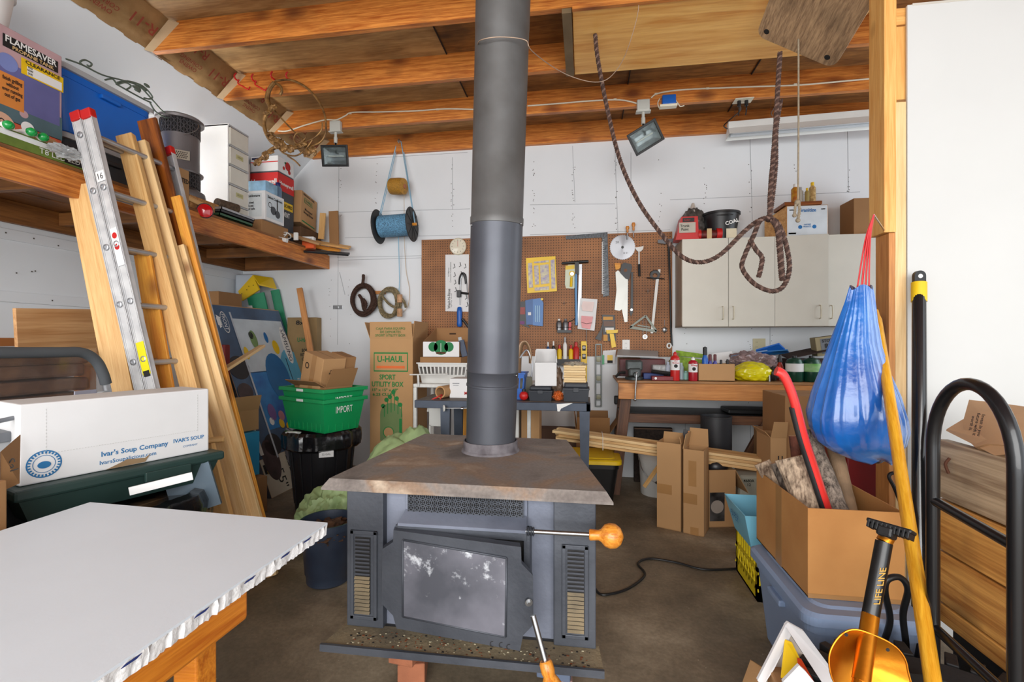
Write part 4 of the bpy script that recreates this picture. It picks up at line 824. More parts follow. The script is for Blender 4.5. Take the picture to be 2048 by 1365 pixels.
for (x, y, r_, sy_, mm) in ((.12, 1.14, .12, .9, DKP), (.10, .92, .09, .9, SKINP), (.07, .72, .06, 2.2, SKINP), (.22, .42, .11, .9, DKP), (.14, .3, .1, 1.8, SKINP), (.42, .26, .09, 2.0, mt('grey_fish', (110, 110, 118), .5))): b.disc((x, y, 0), X_, Y_, r_, mm, lift=.0042, sy=sy_)
b.slab([(.215, .3, .004), (.235, .3, .004), (.235, 1.66, .004), (.215, 1.66, .004)], Z_, .001, mt('silver_print', (190, 196, 204), .4)); b.slab([(.79, .5, .004), (.80, .5, .004), (.80, 1.2, .004), (.79, 1.2, .004)], Z_, .001, DBL)
b.disc((.875, 1.34, 0), Y_, -X_, .20, WINK, lift=.005, sy=.3); b.text('SAMSUNG', (.875, 1.34, .0055), -Y_, X_, .34, mt('navy_text', (20, 34, 70), .6), h=.055)
b.text('Experience it', (.88, .78, .005), -Y_, X_, .4, WINK, h=.05); b.text('FRONT', (.13, 1.56, .004), -Y_, X_, .15, WINK, h=.04); b.ring((.13, 1.56, .003), -Y_, X_, .1, .008, WINK, sy=.42)
b.box((.045, 1.53, .003), (.085, 1.60, .004), WINK); b.disc((.065, 1.60, .003), X_, Y_, .03, WINK, n=3); b.disc((.065, 1.52, .003), X_, Y_, .02, WINK, n=3)
b.slab([(.03, .36, .004), (.07, .36, .004), (.07, .72, .004), (.03, .72, .004)], Z_, .001, WINK); b.text('LED', (.05, .66, .0055), -Y_, X_, .08, BLK, h=.03)
BEI = mt('beige_print', (206, 196, 176), .6); b.decal((W/2, .165, 0), X_, Y_, W-.005, .325, BEI, lift=.001); b.text('55"', (.2, .12, .003), -Y_, X_, .17, BLK, h=.1)
for (x, y, w_, h_) in ((.46, .25, .06, .11), (.46, .10, .06, .11), (.62, .25, .06, .11), (.62, .10, .06, .11)): b.decal((x, y, .001), X_, Y_, w_, h_, LBL, lift=.002); b.decal((x, y, .001), X_, Y_, w_*.6, h_*.7, DBL, lift=.0035)
for k in range(5): b.decal((.34, .05+.055*k, .001), X_, Y_, .03, .045, DKP, lift=.003)
b.decal((.07, .26, .001), X_, Y_, .05, .03, BINK, lift=.003); b.decal((.07, .21, .001), X_, Y_, .05, .03, mt('ochre', (150, 120, 50), .6), lift=.003)
t.part('carton', b, M=M)
b = B(); b.prism([(.02, .2), (.05, .2), (.05, .28), (.02, .28)], .004, BLK, z0=0); t.part('hand_slot', b, M=M)
# white rounded appliance panel and stepladder behind
WAP = mt('white_appliance', (196, 204, 214), .35, var=.03)
p0 = PY(428, 700, 4.5); p1 = PY(506, 548, 4.5)
t = T('white_appliance', 'white upright appliance standing in the back left corner under the shelf', 'appliance', (-3.5, 4.5, 0))
t.part('cabinet', B().box((XL+.02, 4.5, 0), (p1.x, 4.62, p1.z), WAP, .02)); b = B(); b.box((p1.x-.02, 4.494, .1), (p1.x-.012, 4.502, p1.z-.03), LGREY); t.part('seam', b)
FG = mt('green_fibreglass', (16, 138, 96), .5, var=.12, scale=8)
t = T('stepladder', 'green fibreglass stepladder with yellow top leaning behind the television box', 'stepladder', (-2.95, 4.5, 0))
for (x0, y0, Y, w_) in ((510, 588, 4.42, .17), (549, 580, 4.60, .085)):
    a = PY(x0, y0, Y); c = V((a.x+.44, Y, 0)); plank(c, a, w_, .03, FG, (.3, -1, 0), thing=t, pname='rail')
b = B();
q = [PY(478, 585, 4.02), PY(490, 600, 3.98), PY(514, 570, 3.98), PY(504, 550, 4.02)]
b = B(); q = [PY(476, 583, 4.40), PY(484, 602, 4.38), PY(518, 580, 4.38), PY(506, 550, 4.40)]
b.slab(q, (0, 1, 0), .02, YEL); b.slab([PY(506, 550, 4.40), PY(518, 568, 4.38), PY(553, 576, 4.60), PY(545, 556, 4.62)], (0, 0, -1), .015, YEL)
for (x, y) in ((484, 588), (494, 580), (498, 573), (507, 571)): b.disc(PY(x, y, 4.378), X_, Z_, .005, BLK, n=10, lift=.003)
t.part('top_cap', b)
b = B(); a = PY(503, 612, 4.39); c = PY(517, 690, 4.39); d = (c-a); b.slab([a+V((-.025, -.03, 0)), a+V((.03, -.03, 0)), c+V((.03, -.03, 0)), c+V((-.025, -.03, 0))], (0, -1, 0), .001, CARDW); t.part('label', b)
lean(598, 576, 618, 690, 4.45, 4.40, .055, .035, CEDAR if False else BENCHW, 'timber_stick', 'upright timber stick leaning on the back wall beside the stepladder', g=None, nz=(.3, -1, 0))
carton('brown_moving_box', 'brown U-HAUL carton half hidden between television box and upright stick', (PY(590, 690, 4.42).x, 4.585, 0), (.32, .1, PY(590, 634, 4.4).z), 4, mt('old_cardboard', (150, 124, 84), .85, var=.12), marks=[('text', 'f', '8x3', .5, .965, .4, BLK, .03), ('text', 'f', 'U-HAUL', .6, .85, .5, GINK, .03), ('text', 'f', 'BOOKS\nKITCHEN\nOFFICE', .66, .75, .4, BLK, .08)])
# boxes glimpsed between the boards and the television box
carton('brown_box_behind_boards', 'brown cardboard box behind the leaning boards, below the shelf', (PY(408, 600, 3.9).x+.02, 4.05, 0), (.26, .3, PY(410, 583, 3.9).z), 0, CARD2)
lowx = PY(450, 900, 2.9).x
carton('kids_toy_box', 'blue printed box with a red figure behind the leaning boards', (-2.64, 3.22, .28), (.28, .28, .33), -20, mt('cyan_print', (48, 150, 196), .6, var=.1), marks=[('disc', 'f', .55, .35, .2, RINK), ('disc', 'f', .55, .65, .1, DK), ('rect', 'f', .8, .8, .25, .14, CARDW), ('disc', 'r', .5, .4, .2, RINK)])
carton('open_brown_box', 'small open brown box above the blue printed toy box', (-2.66, 3.27, .615), (.26, .24, .16), -18, CARD, open=True, flaps=(('f', 35), ('r', 20)))
carton('barcode_box', 'brown box with a white barcode label under the blue toy box', (-2.60, 3.22, 0), (.32, .3, .27), -20, CARD2, marks=[('rect', 'f', .6, .7, .4, .4, CARDW)]+[('rect', 'f', .48+.03*k, .7, .012, .3, BLK, .002) for k in range(9)])
solo(B().box((-2.42, 2.72, 0), (-2.2, 2.86, .1), BLUE, .02), 'blue_plastic_box', 'dark blue plastic box on the floor behind the boards', 'box')
solo(B().box((-3.12, 3.44, .0), (-2.87, 3.5, 1.27), mt('dark_red_card', (120, 26, 22), .7), .01), 'red_sheet', 'dark red sheet standing edgewise behind the leaning boards', 'sheet')
# trash can with bag, nested green totes and boxes
def can(name, label, c, r0, r1, h, m, ribs=8, cat='bin'):
    t = T(name, label, cat, c); b = B(); b.lathe([(r0-.01, 0), (r0, .01), (r1-.012, h-.05), (r1, h-.05), (r1+.006, h-.03), (r1+.006, h), (r1-.01, h), (r1-.02, h-.06), (r0-.01, .02), (0, .02)], m, c=c, n=40)
    for k in range(ribs):
        a = 2*math.pi*k/ribs;
        for s_ in (-1, 1):
            aa = a+s_*.18; p = V(c)+V(((r0+.002)*math.cos(aa), (r0+.002)*math.sin(aa), .06)); q = V(c)+V(((r1-.012)*math.cos(aa), (r1-.012)*math.sin(aa), h-.12)); b.tube([p, q], .006, m, n=6)
    t.part('can_body', b); return t
tc_ = PT(645, 1000, 3.72); tc_.z = 0
CANM = mt('black_can', (30, 30, 34), .4, var=.2, bump=.05)
t = can('trash_can', 'round black trash can with bag under the green totes', tc_, .195, .25, .60, CANM)
BAG = mt('black_bag', (20, 20, 24), .22, var=.2, bump=.5, bscale=16, coat=.3)
b = B(); b.loft([(tc_+V((0, 0, .48)), .262, .262), (tc_+V((0, 0, .50)), .285, .285), (tc_+V((0, 0, .55)), .29, .28), (tc_+V((0, 0, .60)), .285, .285), (tc_+V((0, 0, .622)), .265, .265), (tc_+V((0, 0, .60)), .235, .235)], BAG, n=90, rip=.09, rf=14, seed=2, cap=False); t.part('bin_liner', b)
p = PT(652, 908, 3.45); b = B(); q = tc_+(V((0, 0, 0))-tc_*1)*0; dirc = (V((0, 0, 0))-V((tc_.x, tc_.y, 0))).normalized(); dd = dirc; o = tc_+dd*.247+V((0, 0, .47))+V((.03, 0, 0)); b.decal(o, Z_.cross(dd), Z_, .1, .045, CARDW, lift=.006); b.text('32 GAL', o, Z_.cross(dd), Z_, .06, BLK, lift=.0078); t.part('label', b)
def crate(name, label, base, sx0, sx1, sy0, sy1, h, m, rz, txt, g):
    M = RZ(base, rz); t = T(name, label, 'tote', base, g); b = B(); w0, w1, d0, d1 = sx0/2, sx1/2, sy0/2, sy1/2; k = .006
    def wall(p): b._add(p, [(0, 1, 2, 3)], m)
    lo = [(-w0, -d0, 0), (w0, -d0, 0), (w0, d0, 0), (-w0, d0, 0)]; hi = [(-w1, -d1, h), (w1, -d1, h), (w1, d1, h), (-w1, d1, h)]
    li = [(x*(1-k/w0), y*(1-k/d0), z+k) for x, y, z in lo]; hi2 = [(x*(1-k/w1), y*(1-k/d1), z) for x, y, z in hi]
    b._add(lo+hi+hi2+li, [(3, 2, 1, 0), (0, 1, 5, 4), (1, 2, 6, 5), (2, 3, 7, 6), (3, 0, 4, 7), (4, 5, 9, 8), (5, 6, 10, 9), (6, 7, 11, 10), (7, 4, 8, 11), (8, 9, 13, 12), (9, 10, 14, 13), (10, 11, 15, 14), (11, 8, 12, 15), (12, 13, 14, 15)], m)
    for q in ((-w1-.016, -d1-.016, w1+.016, -d1+.002), (-w1-.016, d1-.002, w1+.016, d1+.016), (-w1-.016, -d1, -w1+.002, d1), (w1-.002, -d1, w1+.016, d1)): b.box((q[0], q[1], h-.028), (q[2], q[3], h), m, .003)
    for x in [(-.42+.84*i/7) for i in range(8)]: b.box((x*sx0-.004, -d0-.010-.0, .01), (x*sx0+.004, -d0+.01, h*.62), m, .002)
    for y in [(-.4+.8*i/4) for i in range(5)]: b.box((w0-.01, y*sy0-.004, .01), (w0+.010, y*sy0+.004, h*.62), m, .002)
    if txt:
        o = V((w1+.0, 0, h*.66)); b.text(txt, V(((w0+(w1-w0)*.68)+.002, 0, h*.66)), Y_, Z_, sy1*.4, WINK, h=.05); b.box((-.04, -d1-.019, h-.024), (.04, -d1-.0165, h-.006), CARDW)
    t.part('tub', b, M=M); return t
gz = .625; gb = V((tc_.x+.02, tc_.y-.02, gz))
crate('green_tote', 'lower of two nested green plastic totes on the black trash can', gb, .44, .52, .30, .37, .25, GRN, -24, 'IMPORT', 'green nesting totes')
crate('green_tote', 'upper green plastic tote holding a brown box, nested in the lower one', gb+V((0, 0, .075)), .42, .52, .28, .37, .25, GRN, -24, 'IMPORT', 'green nesting totes')
gz2 = gz+.085
carton('open_carton', 'open brown carton sitting inside the green totes', gb+V((.0, 0, .085)), (.38, .24, .25), -24, CARD2, open=True, flaps=(('r', 28), ('f', 60)), fl=.4)
tt = gb+V((-.055, -.01, .12))
carton('taped_box', 'brown taped box with recycling mark leaning in the green tote', None, (.24, .2, .34), 0, CARD, M=Matrix.Translation(gb+V((-.02, -.03, .24))) @ Matrix.Rotation(math.radians(-24), 4, 'Z') @ Matrix.Rotation(math.radians(14), 4, 'Y'), tape=[('f', .55, .5, .22, 1.0)], marks=[('ring', 'f', .25, .72, .1, .03, BLK), ('text', 'r', 'PLEASE\nRECYCLE', .5, .7, .4, BLK, .1)])
carton('shipping_box', 'smaller brown shipping box with printed side behind the taped box', None, (.18, .1, .34), 0, CARD2, M=Matrix.Translation(gb+V((.06, .10, .24))) @ Matrix.Rotation(math.radians(-24), 4, 'Z') @ Matrix.Rotation(math.radians(14), 4, 'Y'), marks=[('text', 'f', 'HANDLE\nWITH\nCARE', .5, .66, .5, BLK, .3)])
solo(B().blob(tc_+V((-.12, -.2, .615)), (.06, .03, .012), CARDW, .4, 6, 3, sub=3), 'torn_paper', 'scrap of torn white paper on the rim of the black trash can', 'paper')
# nursery pot with soil and the green tarp
NAV = mt('navy_pot', (46, 56, 72), .4, var=.25, scale=7, c2=(30, 38, 54), coat=.2)
pc = V((PT(657, 1185, 2.58).x, PT(657, 1185, 2.58).y, 0))
t = T('nursery_pot', 'dark blue nursery pot filled with brown soil beside the stove', 'plant pot', pc)
b = B(); b.lathe([(.10, 0), (.112, .01), (.115, .055), (.12, .06), (.138, .30), (.146, .30), (.148, .335), (.138, .335), (.134, .28), (.0, .28)], NAV, c=pc, n=36); t.part('pot_body', b)
b = B(); b.blob(pc+V((0, 0, .27)), (.128, .128, .04), mt('soil', (96, 66, 44), .95, var=.4, scale=30, bump=.6, bscale=60), .5, 14, 5, sub=4); t.part('soil', b)
TARP = mt('green_tarp', (150, 172, 120), .6, var=.1, scale=5, bump=.25, bscale=9)
b = B(); rr = random.Random(5)
a0 = PT(650, 1010, 3.0); a1 = PT(800, 880, 3.1)
b.blob((a0.x, a0.y, .17), (.17, .19, .2), TARP, .16, 5, 1, sub=5, zmin=0, ridged=True); b.blob((a0.x+.12, a0.y+.05, .22), (.16, .2, .22), TARP, .16, 5, 2, sub=5, zmin=0, ridged=True)
b.blob((a1.x-.03, a1.y+.04, .28), (.24, .26, .40), TARP, .06, 5, 3, sub=5, zmin=0, ridged=True); b.blob((a1.x+.07, a1.y+.10, .30), (.18, .24, .43), TARP, .06, 5, 7, sub=5, zmin=0, ridged=True)
solo(b, 'green_tarp', 'pale green crumpled tarp heaped behind the left side of the stove', 'tarp')
# sport utility moving box
p = PY(782, 800, 3.86); zf = 1.325
MV = RZ((p.x, 4.05, 0), 0); BG = mt('box_green_print', (30, 128, 62), .8)
mk = [('rect', 'f', .49, .845, .80, .125, BG), ('rect', 'f', .49, .845, .76, .108, CARD, .0022), ('text', 'f', 'U-HAUL', .49, .865, .62, BG, .042), ('rect', 'f', .49, .812, .66, .016, mt('print_orange', (226, 110, 50), .7), .003), ('text', 'f', 'SPORT\nUTILITY BOX', .42, .725, .74, BG, .08), ('text', 'f', '15" x 15" x 48"', .36, .665, .6, BG, .018), ('text', 'f', '6.25 CU FT', .33, .635, .52, BG, .02)]
mg = mt('box_green_pale', (112, 134, 84), .8)
mk += [('rect', 'f', .5, .42, .52, .17, mg), ('disc', 'f', .5, .505, .26, mg), ('disc', 'f', .44, .39, .12, CARD), ('ring', 'f', .44, .39, .13, .02, BG), ('rect', 'f', .72, .41, .06, .14, BG, .003)]
for (u, v_, L_, a_) in ((.34, .52, .07, 10), (.42, .54, .09, 5), (.50, .55, .1, -4), (.58, .56, .12, -12), (.66, .54, .1, -16), (.74, .52, .08, -20)): mk += [('rect', 'f', u, v_+L_/2-.03, .016, L_, BG, .003), ('disc', 'f', u-.03, v_+L_-.03, .05, BG)]
ub = carton('sport_utility_box', 'tall brown U-HAUL sport utility moving box with golf bag print by the back wall', None, (.385, .37, zf), 0, CARD, open=True, flaps=(('f', 6), ('r', 4), ('l', 20), ('b', 8)), fl=.38, marks=mk, M=MV)
q = V((p.x, 3.86, zf)); b = B(M=Matrix.Translation((p.x, 3.852, zf+.052)) @ Matrix.Rotation(math.radians(-6), 4, 'X')); b.text('CAJA PARA EQUIPO\nDE DEPORTES\nSPORT UTILITY BOX', (0, -.006, 0), X_, Z_, .27, BG); ub.part('flap_lettering', b)
# ---------------------------------------------------------------- foam board table, soup box and bins at the lower left
ZT0 = .75
FOAM = mt('foam_board', (224, 232, 240), .5, var=.015, bump=.03, bscale=90)
TL_, TR_, BL_ = PZ(180, 1005, ZT0), PZ(655, 1046, ZT0), PZ(175, 1370, ZT0)
ed = (BL_-TR_).normalized(); C3 = TR_+ed*1.25; C4 = TL_+ed*1.25
b = B(); n = 60; top = []; low = []
rr = random.Random(9)
for i in range(n+1): q = TR_.lerp(C3, i/n); top.append(q);
b.slab([TL_, TR_, C3, C4], (0, 0, -1), .006, FOAM)
E = mt('foam_edge', (244, 244, 244), .9, var=.05, bump=.6, bscale=70)
vs = []; fs = []; nr = TR_-TL_; nr = nr.normalized()
for i in range(n*3+1):
    q = TR_.lerp(C3, i/(n*3)); j = rr.uniform(-.006, .006)
    vs += [q+V((0, 0, -.005)), q+nr*(j-.002)+V((0, 0, -.018)), q+nr*(j*.6-.004)+V((0, 0, -.036-.004*rr.random())), q-nr*.06+V((0, 0, -.034))]
for i in range(n*3):
    for k in range(3): fs.append((i*4+k, i*4+k+1, i*4+k+5, i*4+k+4))
b._add(vs, fs, E, True)
b.slab([TL_+V((.0, .0, -.007)), TR_+V((-.01, 0, -.007)), C3+V((-.01, 0, -.007)), C4+V((0, 0, -.007))], (0, 0, -1), .026, E)
NB = mt('navy_streak', (30, 50, 120), .7)
for k in range(9):
    f = .05+.1*k+rr.uniform(-.03, .03); q = TR_.lerp(C3, f); b.slab([q+nr*.001+V((0, 0, -.008)), q+ed*.03+nr*.001+V((0, 0, -.008)), q+ed*.038+nr*.001+V((0, 0, -.011)), q+ed*.01+nr*.001+V((0, 0, -.012))], nr, .0015, NB)
solo(b, 'foam_board', 'large white foam board with ragged edge lying flat at lower left', 'foam board')
OT = wood('orange_table_wood', (226, 142, 44), (184, 98, 22), 16, .8, rough=.35)
t = T('work_table', 'orange wooden work table underneath the white foam board', 'table', ((TL_+C3).x/2, 1.0, 0))
zt2 = ZT0-.037; a = PZ(498, 1172, zt2); a = TR_.lerp(C3, .42)-nr*.03; a.z = 0
a = PZ(497, 1178, zt2-.0); c = a+ed*.9
b = B();
M = fr(V((a.x, a.y, zt2-.035)), ed, nr); b.box((0, -.035, -.035), (1.0, .035, 0), OT, .008); t.part('side_rail', b, M=M)
lft = TL_.lerp(C4, .42)+nr*.06
M = fr(V((a.x, a.y, zt2-.035))-nr*.04+ed*.01, -nr, ed*-1); b = B(); b.box((0, -.035, -.03), (.75, .035, 0), OT, .006); t.part('end_rail', b, M=M)
for q in (a-nr*.09+ed*.06, a-nr*.72+ed*.06, a-nr*.09+ed*.85, a-nr*.72+ed*.85):
    b = B(); b.box((q.x-.03, q.y-.03, 0), (q.x+.03, q.y+.03, zt2-.001), OT, .005); t.part('leg', b)
q = PZ(370, 1290, .25); qx, qy = a.x-.22, a.y-.42
t = T('grey_tub', 'dark grey round tub under the foam board table', 'tub', (qx, qy, 0)); b = B(); b.lathe([(.15, 0), (.2, .3), (.215, .3), (.215, .33), (.2, .33), (.19, .3), (.14, .02), (0, .02)], mt('slate_plastic', (78, 86, 96), .5), c=(qx, qy, 0), n=36); t.part('tub_body', b)
# soup box
pl = PT(37, 970, 1.62); pr = PT(418, 905, 2.17); zb = (pl.z+pr.z)/2; pl.z = pr.z = zb; d = (pr-pl).normalized(); n_ = d.cross(Z_)
Hs = PT(45, 810, 1.62).z-zb; L = (pr-pl).length; M = Matrix((d, -n_, Z_)).transposed().to_4x4(); M.translation = (pl+pr)/2-n_*.11
SB = mt('soup_box_blue', (36, 116, 172), .7); t = T('soup_box', 'long white IVAR\'S SOUP carton with torn hand hole resting on the green bin', 'box', M.translation)
b = B(); b.box((-L/2, -.11, 0), (L/2, .11, Hs), CARDW, .006)
o = V((0, -.11, 0));
b.text("Ivar's Soup Company", o+V((.03, 0, .062)), X_, Z_, .23, SB, bold=.02); b.text('IvarsSoupalicious.com', o+V((.005, 0, .03)), X_, Z_, .19, SB, bold=.01)
b.text("IVAR'S SOUP", o+V((L/2-.085, 0, .068)), X_, Z_, .125, SB, bold=.02); b.text('COMPANY', o+V((L/2-.08, 0, .038)), X_, Z_, .06, SB)
b.ring(o+V((-L/2+.065, 0, .065)), X_, Z_, .048, .004, SB); b.ring(o+V((-L/2+.065, 0, .065)), X_, Z_, .031, .002, SB); b.disc(o+V((-L/2+.065, 0, .062)), X_, Z_, .018, SB, sy=.7, lift=.0012)
for k in range(26):
    a_ = 2*math.pi*k/26; q = o+V((-L/2+.065+.040*math.cos(a_), 0, .065+.040*math.sin(a_))); b.decal(q, X_*math.cos(a_+1.57)+Z_*math.sin(a_+1.57), X_*-math.cos(a_)+Z_*-math.sin(a_), .005, .007, SB, lift=.0012)
PF = mt('perforation', (196, 196, 192), .8)
for k in range(60): b.decal(o+V((-L/2+.07+k*.0085, 0, .10)), X_, Z_, .004, .0012, PF)
for k in range(14): b.decal(o+V((-L/2+.07, 0, .10+k*.012)), X_, Z_, .0012, .006, PF); b.decal(o+V((L/2-.05, 0, .10+k*.012)), X_, Z_, .0012, .006, PF)
t.part('carton', b, M=M)
b = B(); b.prism([(-.07, .002), (.0, .028), (.06, .02), (.08, .034), (.06, .004)], .002, mt('torn_card', (150, 124, 92), .9), M=Matrix.Rotation(math.pi/2, 4, 'X') @ Matrix.Translation((0, 0, .1102))); t.part('torn_hole', b, M=M)
# green lidded bin with black bag below it
DG = mt('dark_green_plastic', (38, 62, 58), .45, var=.12)
Mg = M.copy(); cen = (pl+pr)/2-n_*.17; Mg.translation = V((cen.x, cen.y, zb-.125))
def shallow(b, L_, D_, z0, z1, m, k=.9):
    b._add([(-L_/2*k, -D_/2*k, z0), (L_/2*k, -D_/2*k, z0), (L_/2*k, D_/2*k, z0), (-L_/2*k, D_/2*k, z0), (-L_/2, -D_/2, z1), (L_/2, -D_/2, z1), (L_/2, D_/2, z1), (-L_/2, D_/2, z1)], [(3, 2, 1, 0), (0, 1, 5, 4), (1, 2, 6, 5), (2, 3, 7, 6), (3, 0, 4, 7), (4, 5, 6, 7)], m)
t = T('green_lidded_tote', 'shallow dark green tote with thick rim beneath the white soup carton', 'tote', Mg.translation)
b = B(); shallow(b, L+.03, .44, 0, .09, DG); t.part('tub', b, M=Mg); b = B(); b.box((-L/2-.03, -.235, .085), (L/2+.035, .235, .124), DG, .01); b.box((.03, -.245, .06), (.2, -.23, .1), DG, .004); t.part('lid', b, M=Mg)
bc = V((cen.x, cen.y, 0));
t = T('bagged_bin', 'large bin wrapped in a shiny black bag under the dark green tote', 'bin', bc)
b = B(); b.lathe([(.25, 0), (.30, .45)], CANM, c=bc, n=36); t.part('bin_body', b)
b = B(); b.loft([(bc+V((0, 0, .28)), .325, .35), (bc+V((0, 0, .42)), .35, .38), (bc+V((0, 0, .55)), .35, .385), (bc+V((0, 0, .6)), .36, .39), (bc+V((0, 0, .645)), .345, .37), (bc+V((0, 0, .655)), .31, .34), (bc+V((0, 0, .63)), .28, .31)], BAG, n=110, rip=.05, rf=18, seed=5); t.part('bin_liner', b)
b = B(); q = PT(398, 1000, 2.1); b.box((-.09, -.01, 0), (.09, .01, .2), mt('blue_grey_sheet', (110, 130, 146), .3, var=.1, trans=.2), M=Matrix.Translation(V((q.x, q.y, .55))) @ Matrix.Rotation(.5, 4, 'Z') @ Matrix.Rotation(-.25, 4, 'Y')); solo(b, 'clear_plastic_panel', 'bluish clear plastic panel tucked beside the bagged bin', 'panel')
q = PT(336, 950, 1.78); b = B(); b.box((-.1, -.003, 0), (.1, .003, .03), CARDW, M=Matrix.Translation(PT(325, 975, 1.83)) @ Matrix.Rotation(math.radians(38), 4, 'Z') @ Matrix.Rotation(math.radians(-9), 4, 'Y')); solo(b, 'white_paper_strip', 'white paper strip lying on the rim of the bagged bin', 'paper')
# grey folding handle, firewood in film, panels behind
HG = mt('grey_foam_grip', (82, 86, 90), .8, var=.08)
t = T('folding_cart_handle', 'grey foam padded folding cart handle behind the soup carton', 'cart handle', (-2.3, 1.9, .75))
xh = -2.28; pts = [PX(-160, 703, xh), PX(0, 706, xh), PX(120, 705, xh), PX(165, 706, xh), PX(192, 722, xh), PX(206, 748, xh), PX(212, 768, xh)]
b = B(); b.tube(pts, .023, HG, n=14, sub=5); t.part('grip', b)
b = B(); b.cyl(PX(210, 760, xh), PX(219, 800, xh), .016, ALU); b.cyl(PX(219, 800, xh), PX(240, 900, xh), .016, ALU); t.part('tube', b)
b = B(); q = PX(205, 793, xh); b.cyl(q-X_*.01, q+X_*.02, .026, LGREY); b.box(q+V((-.01, -.07, -.05)), q+V((.01, .03, -.01)), LGREY, .005); t.part('hinge_bracket', b)
b = B(); q = PX(180, 795, xh-.02); b.box(q+V((-.003, -.07, -.05)), q+V((.003, .03, .035)), mt('lilac_plate', (170, 170, 186), .4), .002); t.part('plate', b)
b = B(); b.cyl(PX(228, 797, xh-.05)-X_*.01, PX(228, 797, xh-.05)+X_*.015, .03, LGREY); t.part('wheel', b)
BARK = mt('split_wood', (124, 90, 66), .9, var=.4, scale=16, bump=.7, bscale=30, c2=(84, 58, 44)); BARKE = wood('split_face', (200, 160, 110), (160, 116, 70), 14, 0)
i = 0
for (y, zc) in enumerate((1.02, 1.09, 1.16, 1.22)):
    b = B(); b.box((-2.68, 1.35+.02*y, zc-.032), (-2.46, 2.02+.02*(y % 2), zc+.03), BARK, .012)
    solo(b, 'firewood_split', ('lowest', 'second', 'third', 'topmost')[y]+' rough brown wood split in the film wrapped stack at far left', 'firewood', 'film wrapped wood splits')
b = B(); b.box((-2.445, 1.25, .97), (-2.442, 2.06, 1.262), mt('cling_film', (200, 196, 196), .12, trans=.9, alpha=.28, var=.05), 0); b.decal((-2.441, 1.66, 1.245), Y_, Z_, .16, .022, mt('lime_label', (150, 196, 80), .6)); b.decal((-2.441, 1.5, 1.245), Y_, Z_, .14, .02, CARDW); b.decal((-2.441, 1.84, 1.245), Y_, Z_, .18, .02, CARDW); b.text('PREMIUM', (-2.441, 1.84, 1.245), Y_, Z_, .14, BLK)
solo(b, 'plastic_film', 'clear plastic film with green label strip around the wood splits', 'film')
solo(B().box((-2.9, 1.2, 0), (-2.45, 2.1, .965), mt('dark_board', (74, 66, 60), .8), .01), 'dark_storage_box', 'dark storage box under the film wrapped wood splits', 'box')
b = B(); b.box((0, 0, 0), (.42, .02, .32), wood('oak_plywood', (206, 160, 110), (176, 126, 78), 10, .6), .002)
solo(b, 'oak_panel', 'light oak panel standing tilted behind the grey cart handle', 'panel', M=fr(PX(48, 745, -2.78)+V((0, -.02, 0)), V((0, 1, .05)), Z_))
plank(PX(175, 690, -2.8), PX(175, 690, -2.8)*V((1, 1, 0)) if False else V((-2.8, PX(175, 690, -2.8).y, 0)), .1, .03, BENCHW, (1, 0, 0), 'brown_block', 'brown timber block behind the oak panel', 'block')
b = B(); b.box((XL+.001, .8, 1.05), (XL+.012, 2.6, 1.32), mt('left_hardboard', (170, 104, 50), .8), .001)
for i in range(60):
    for j in range(4): b.disc((XL+.012, .9+i*.0254, 1.20+j*.0254), Y_, Z_, .003, BLK, n=6)
solo(b, 'left_pegboard', 'strip of brown pegboard on the left wall above the wood splits', 'pegboard')
b = B(); q = PT(15, 820, 1.7); b.box((-2.30, 1.22, .8), (-1.98, 1.50, .97), LGREY, .01); b.box((-2.31, 1.21, .95), (-1.97, 1.51, .985), GREY, .006); b.tube([(-1.965, 1.26, .98), (-1.95, 1.32, 1.03), (-1.95, 1.42, 1.04), (-1.96, 1.49, 1.0)], .008, GREY)
solo(b, 'grey_bin', 'pale grey plastic bin with latch left of the soup carton', 'bin'); solo(B().box((-2.32, 1.1, 0), (-2.0, 1.52, .798), DGREY, .02), 'dark_cabinet', 'dark cabinet supporting the pale grey bin at far left', 'cabinet')
b = B(); b.slab([PT(0, 905, 1.5), PT(40, 870, 1.6), PT(38, 968, 1.55), PT(0, 985, 1.5)], (-.5, .8, 0), .004, CARD2); b.text('Sal', PT(24, 930, 1.53), V((.3, .1, -.9)), V((.9, .3, .3)), .04, BLK)
solo(b, 'printed_card_sheet', 'brown printed cardboard sheet squeezed left of the soup carton', 'cardboard')
b = B(); b.box((PT(0, 970, 1.45).x-.25, 1.14, 0), (PT(15, 970, 1.45).x, 1.2, PT(8, 960, 1.45).z), CARD2, .004)
solo(b, 'upright_brown_box', 'narrow brown box standing at the far left edge above the foam board', 'box')
# ---------------------------------------------------------------- white cart, steel bench and what they carry
WC = mt('chipped_white_steel', (222, 222, 218), .5, .1, var=.08, scale=30)
zc = .95; cx0 = PY(826, 770, 3.72).x; cx1 = -.42
t = T('white_cart', 'white steel utility cart with open shelves left of the stovepipe', 'cart', ((cx0+cx1)/2, 3.95, 0))
b = B(); b.box((cx0, 3.72, zc-.03), (cx1, 4.2, zc), WC, .006); t.part('top_shelf', b); b = B(); b.box((cx0+.01, 3.73, .2), (cx1-.01, 4.19, .23), WC, .005); t.part('bottom_shelf', b)
for x, y in ((cx0+.015, 3.735), (cx1-.015, 3.735), (cx0+.015, 4.18), (cx1-.015, 4.18)): b = B(); b.box((x-.014, y-.014, 0), (x+.014, y+.014, zc-.03), WC, .003); t.part('leg', b)
b = B(); b.tube([(cx0-.02, 3.70, zc+.075), (cx0+.3, 3.70, zc+.082)], .006, WC); b.tube([(cx0+.05, 3.70, zc+.078), (cx0+.05, 3.712, zc-.02)], .009, WC); t.part('push_rail', b)
bz = zc+.0; BW = mt('white_basket', (216, 216, 212), .45, var=.05)
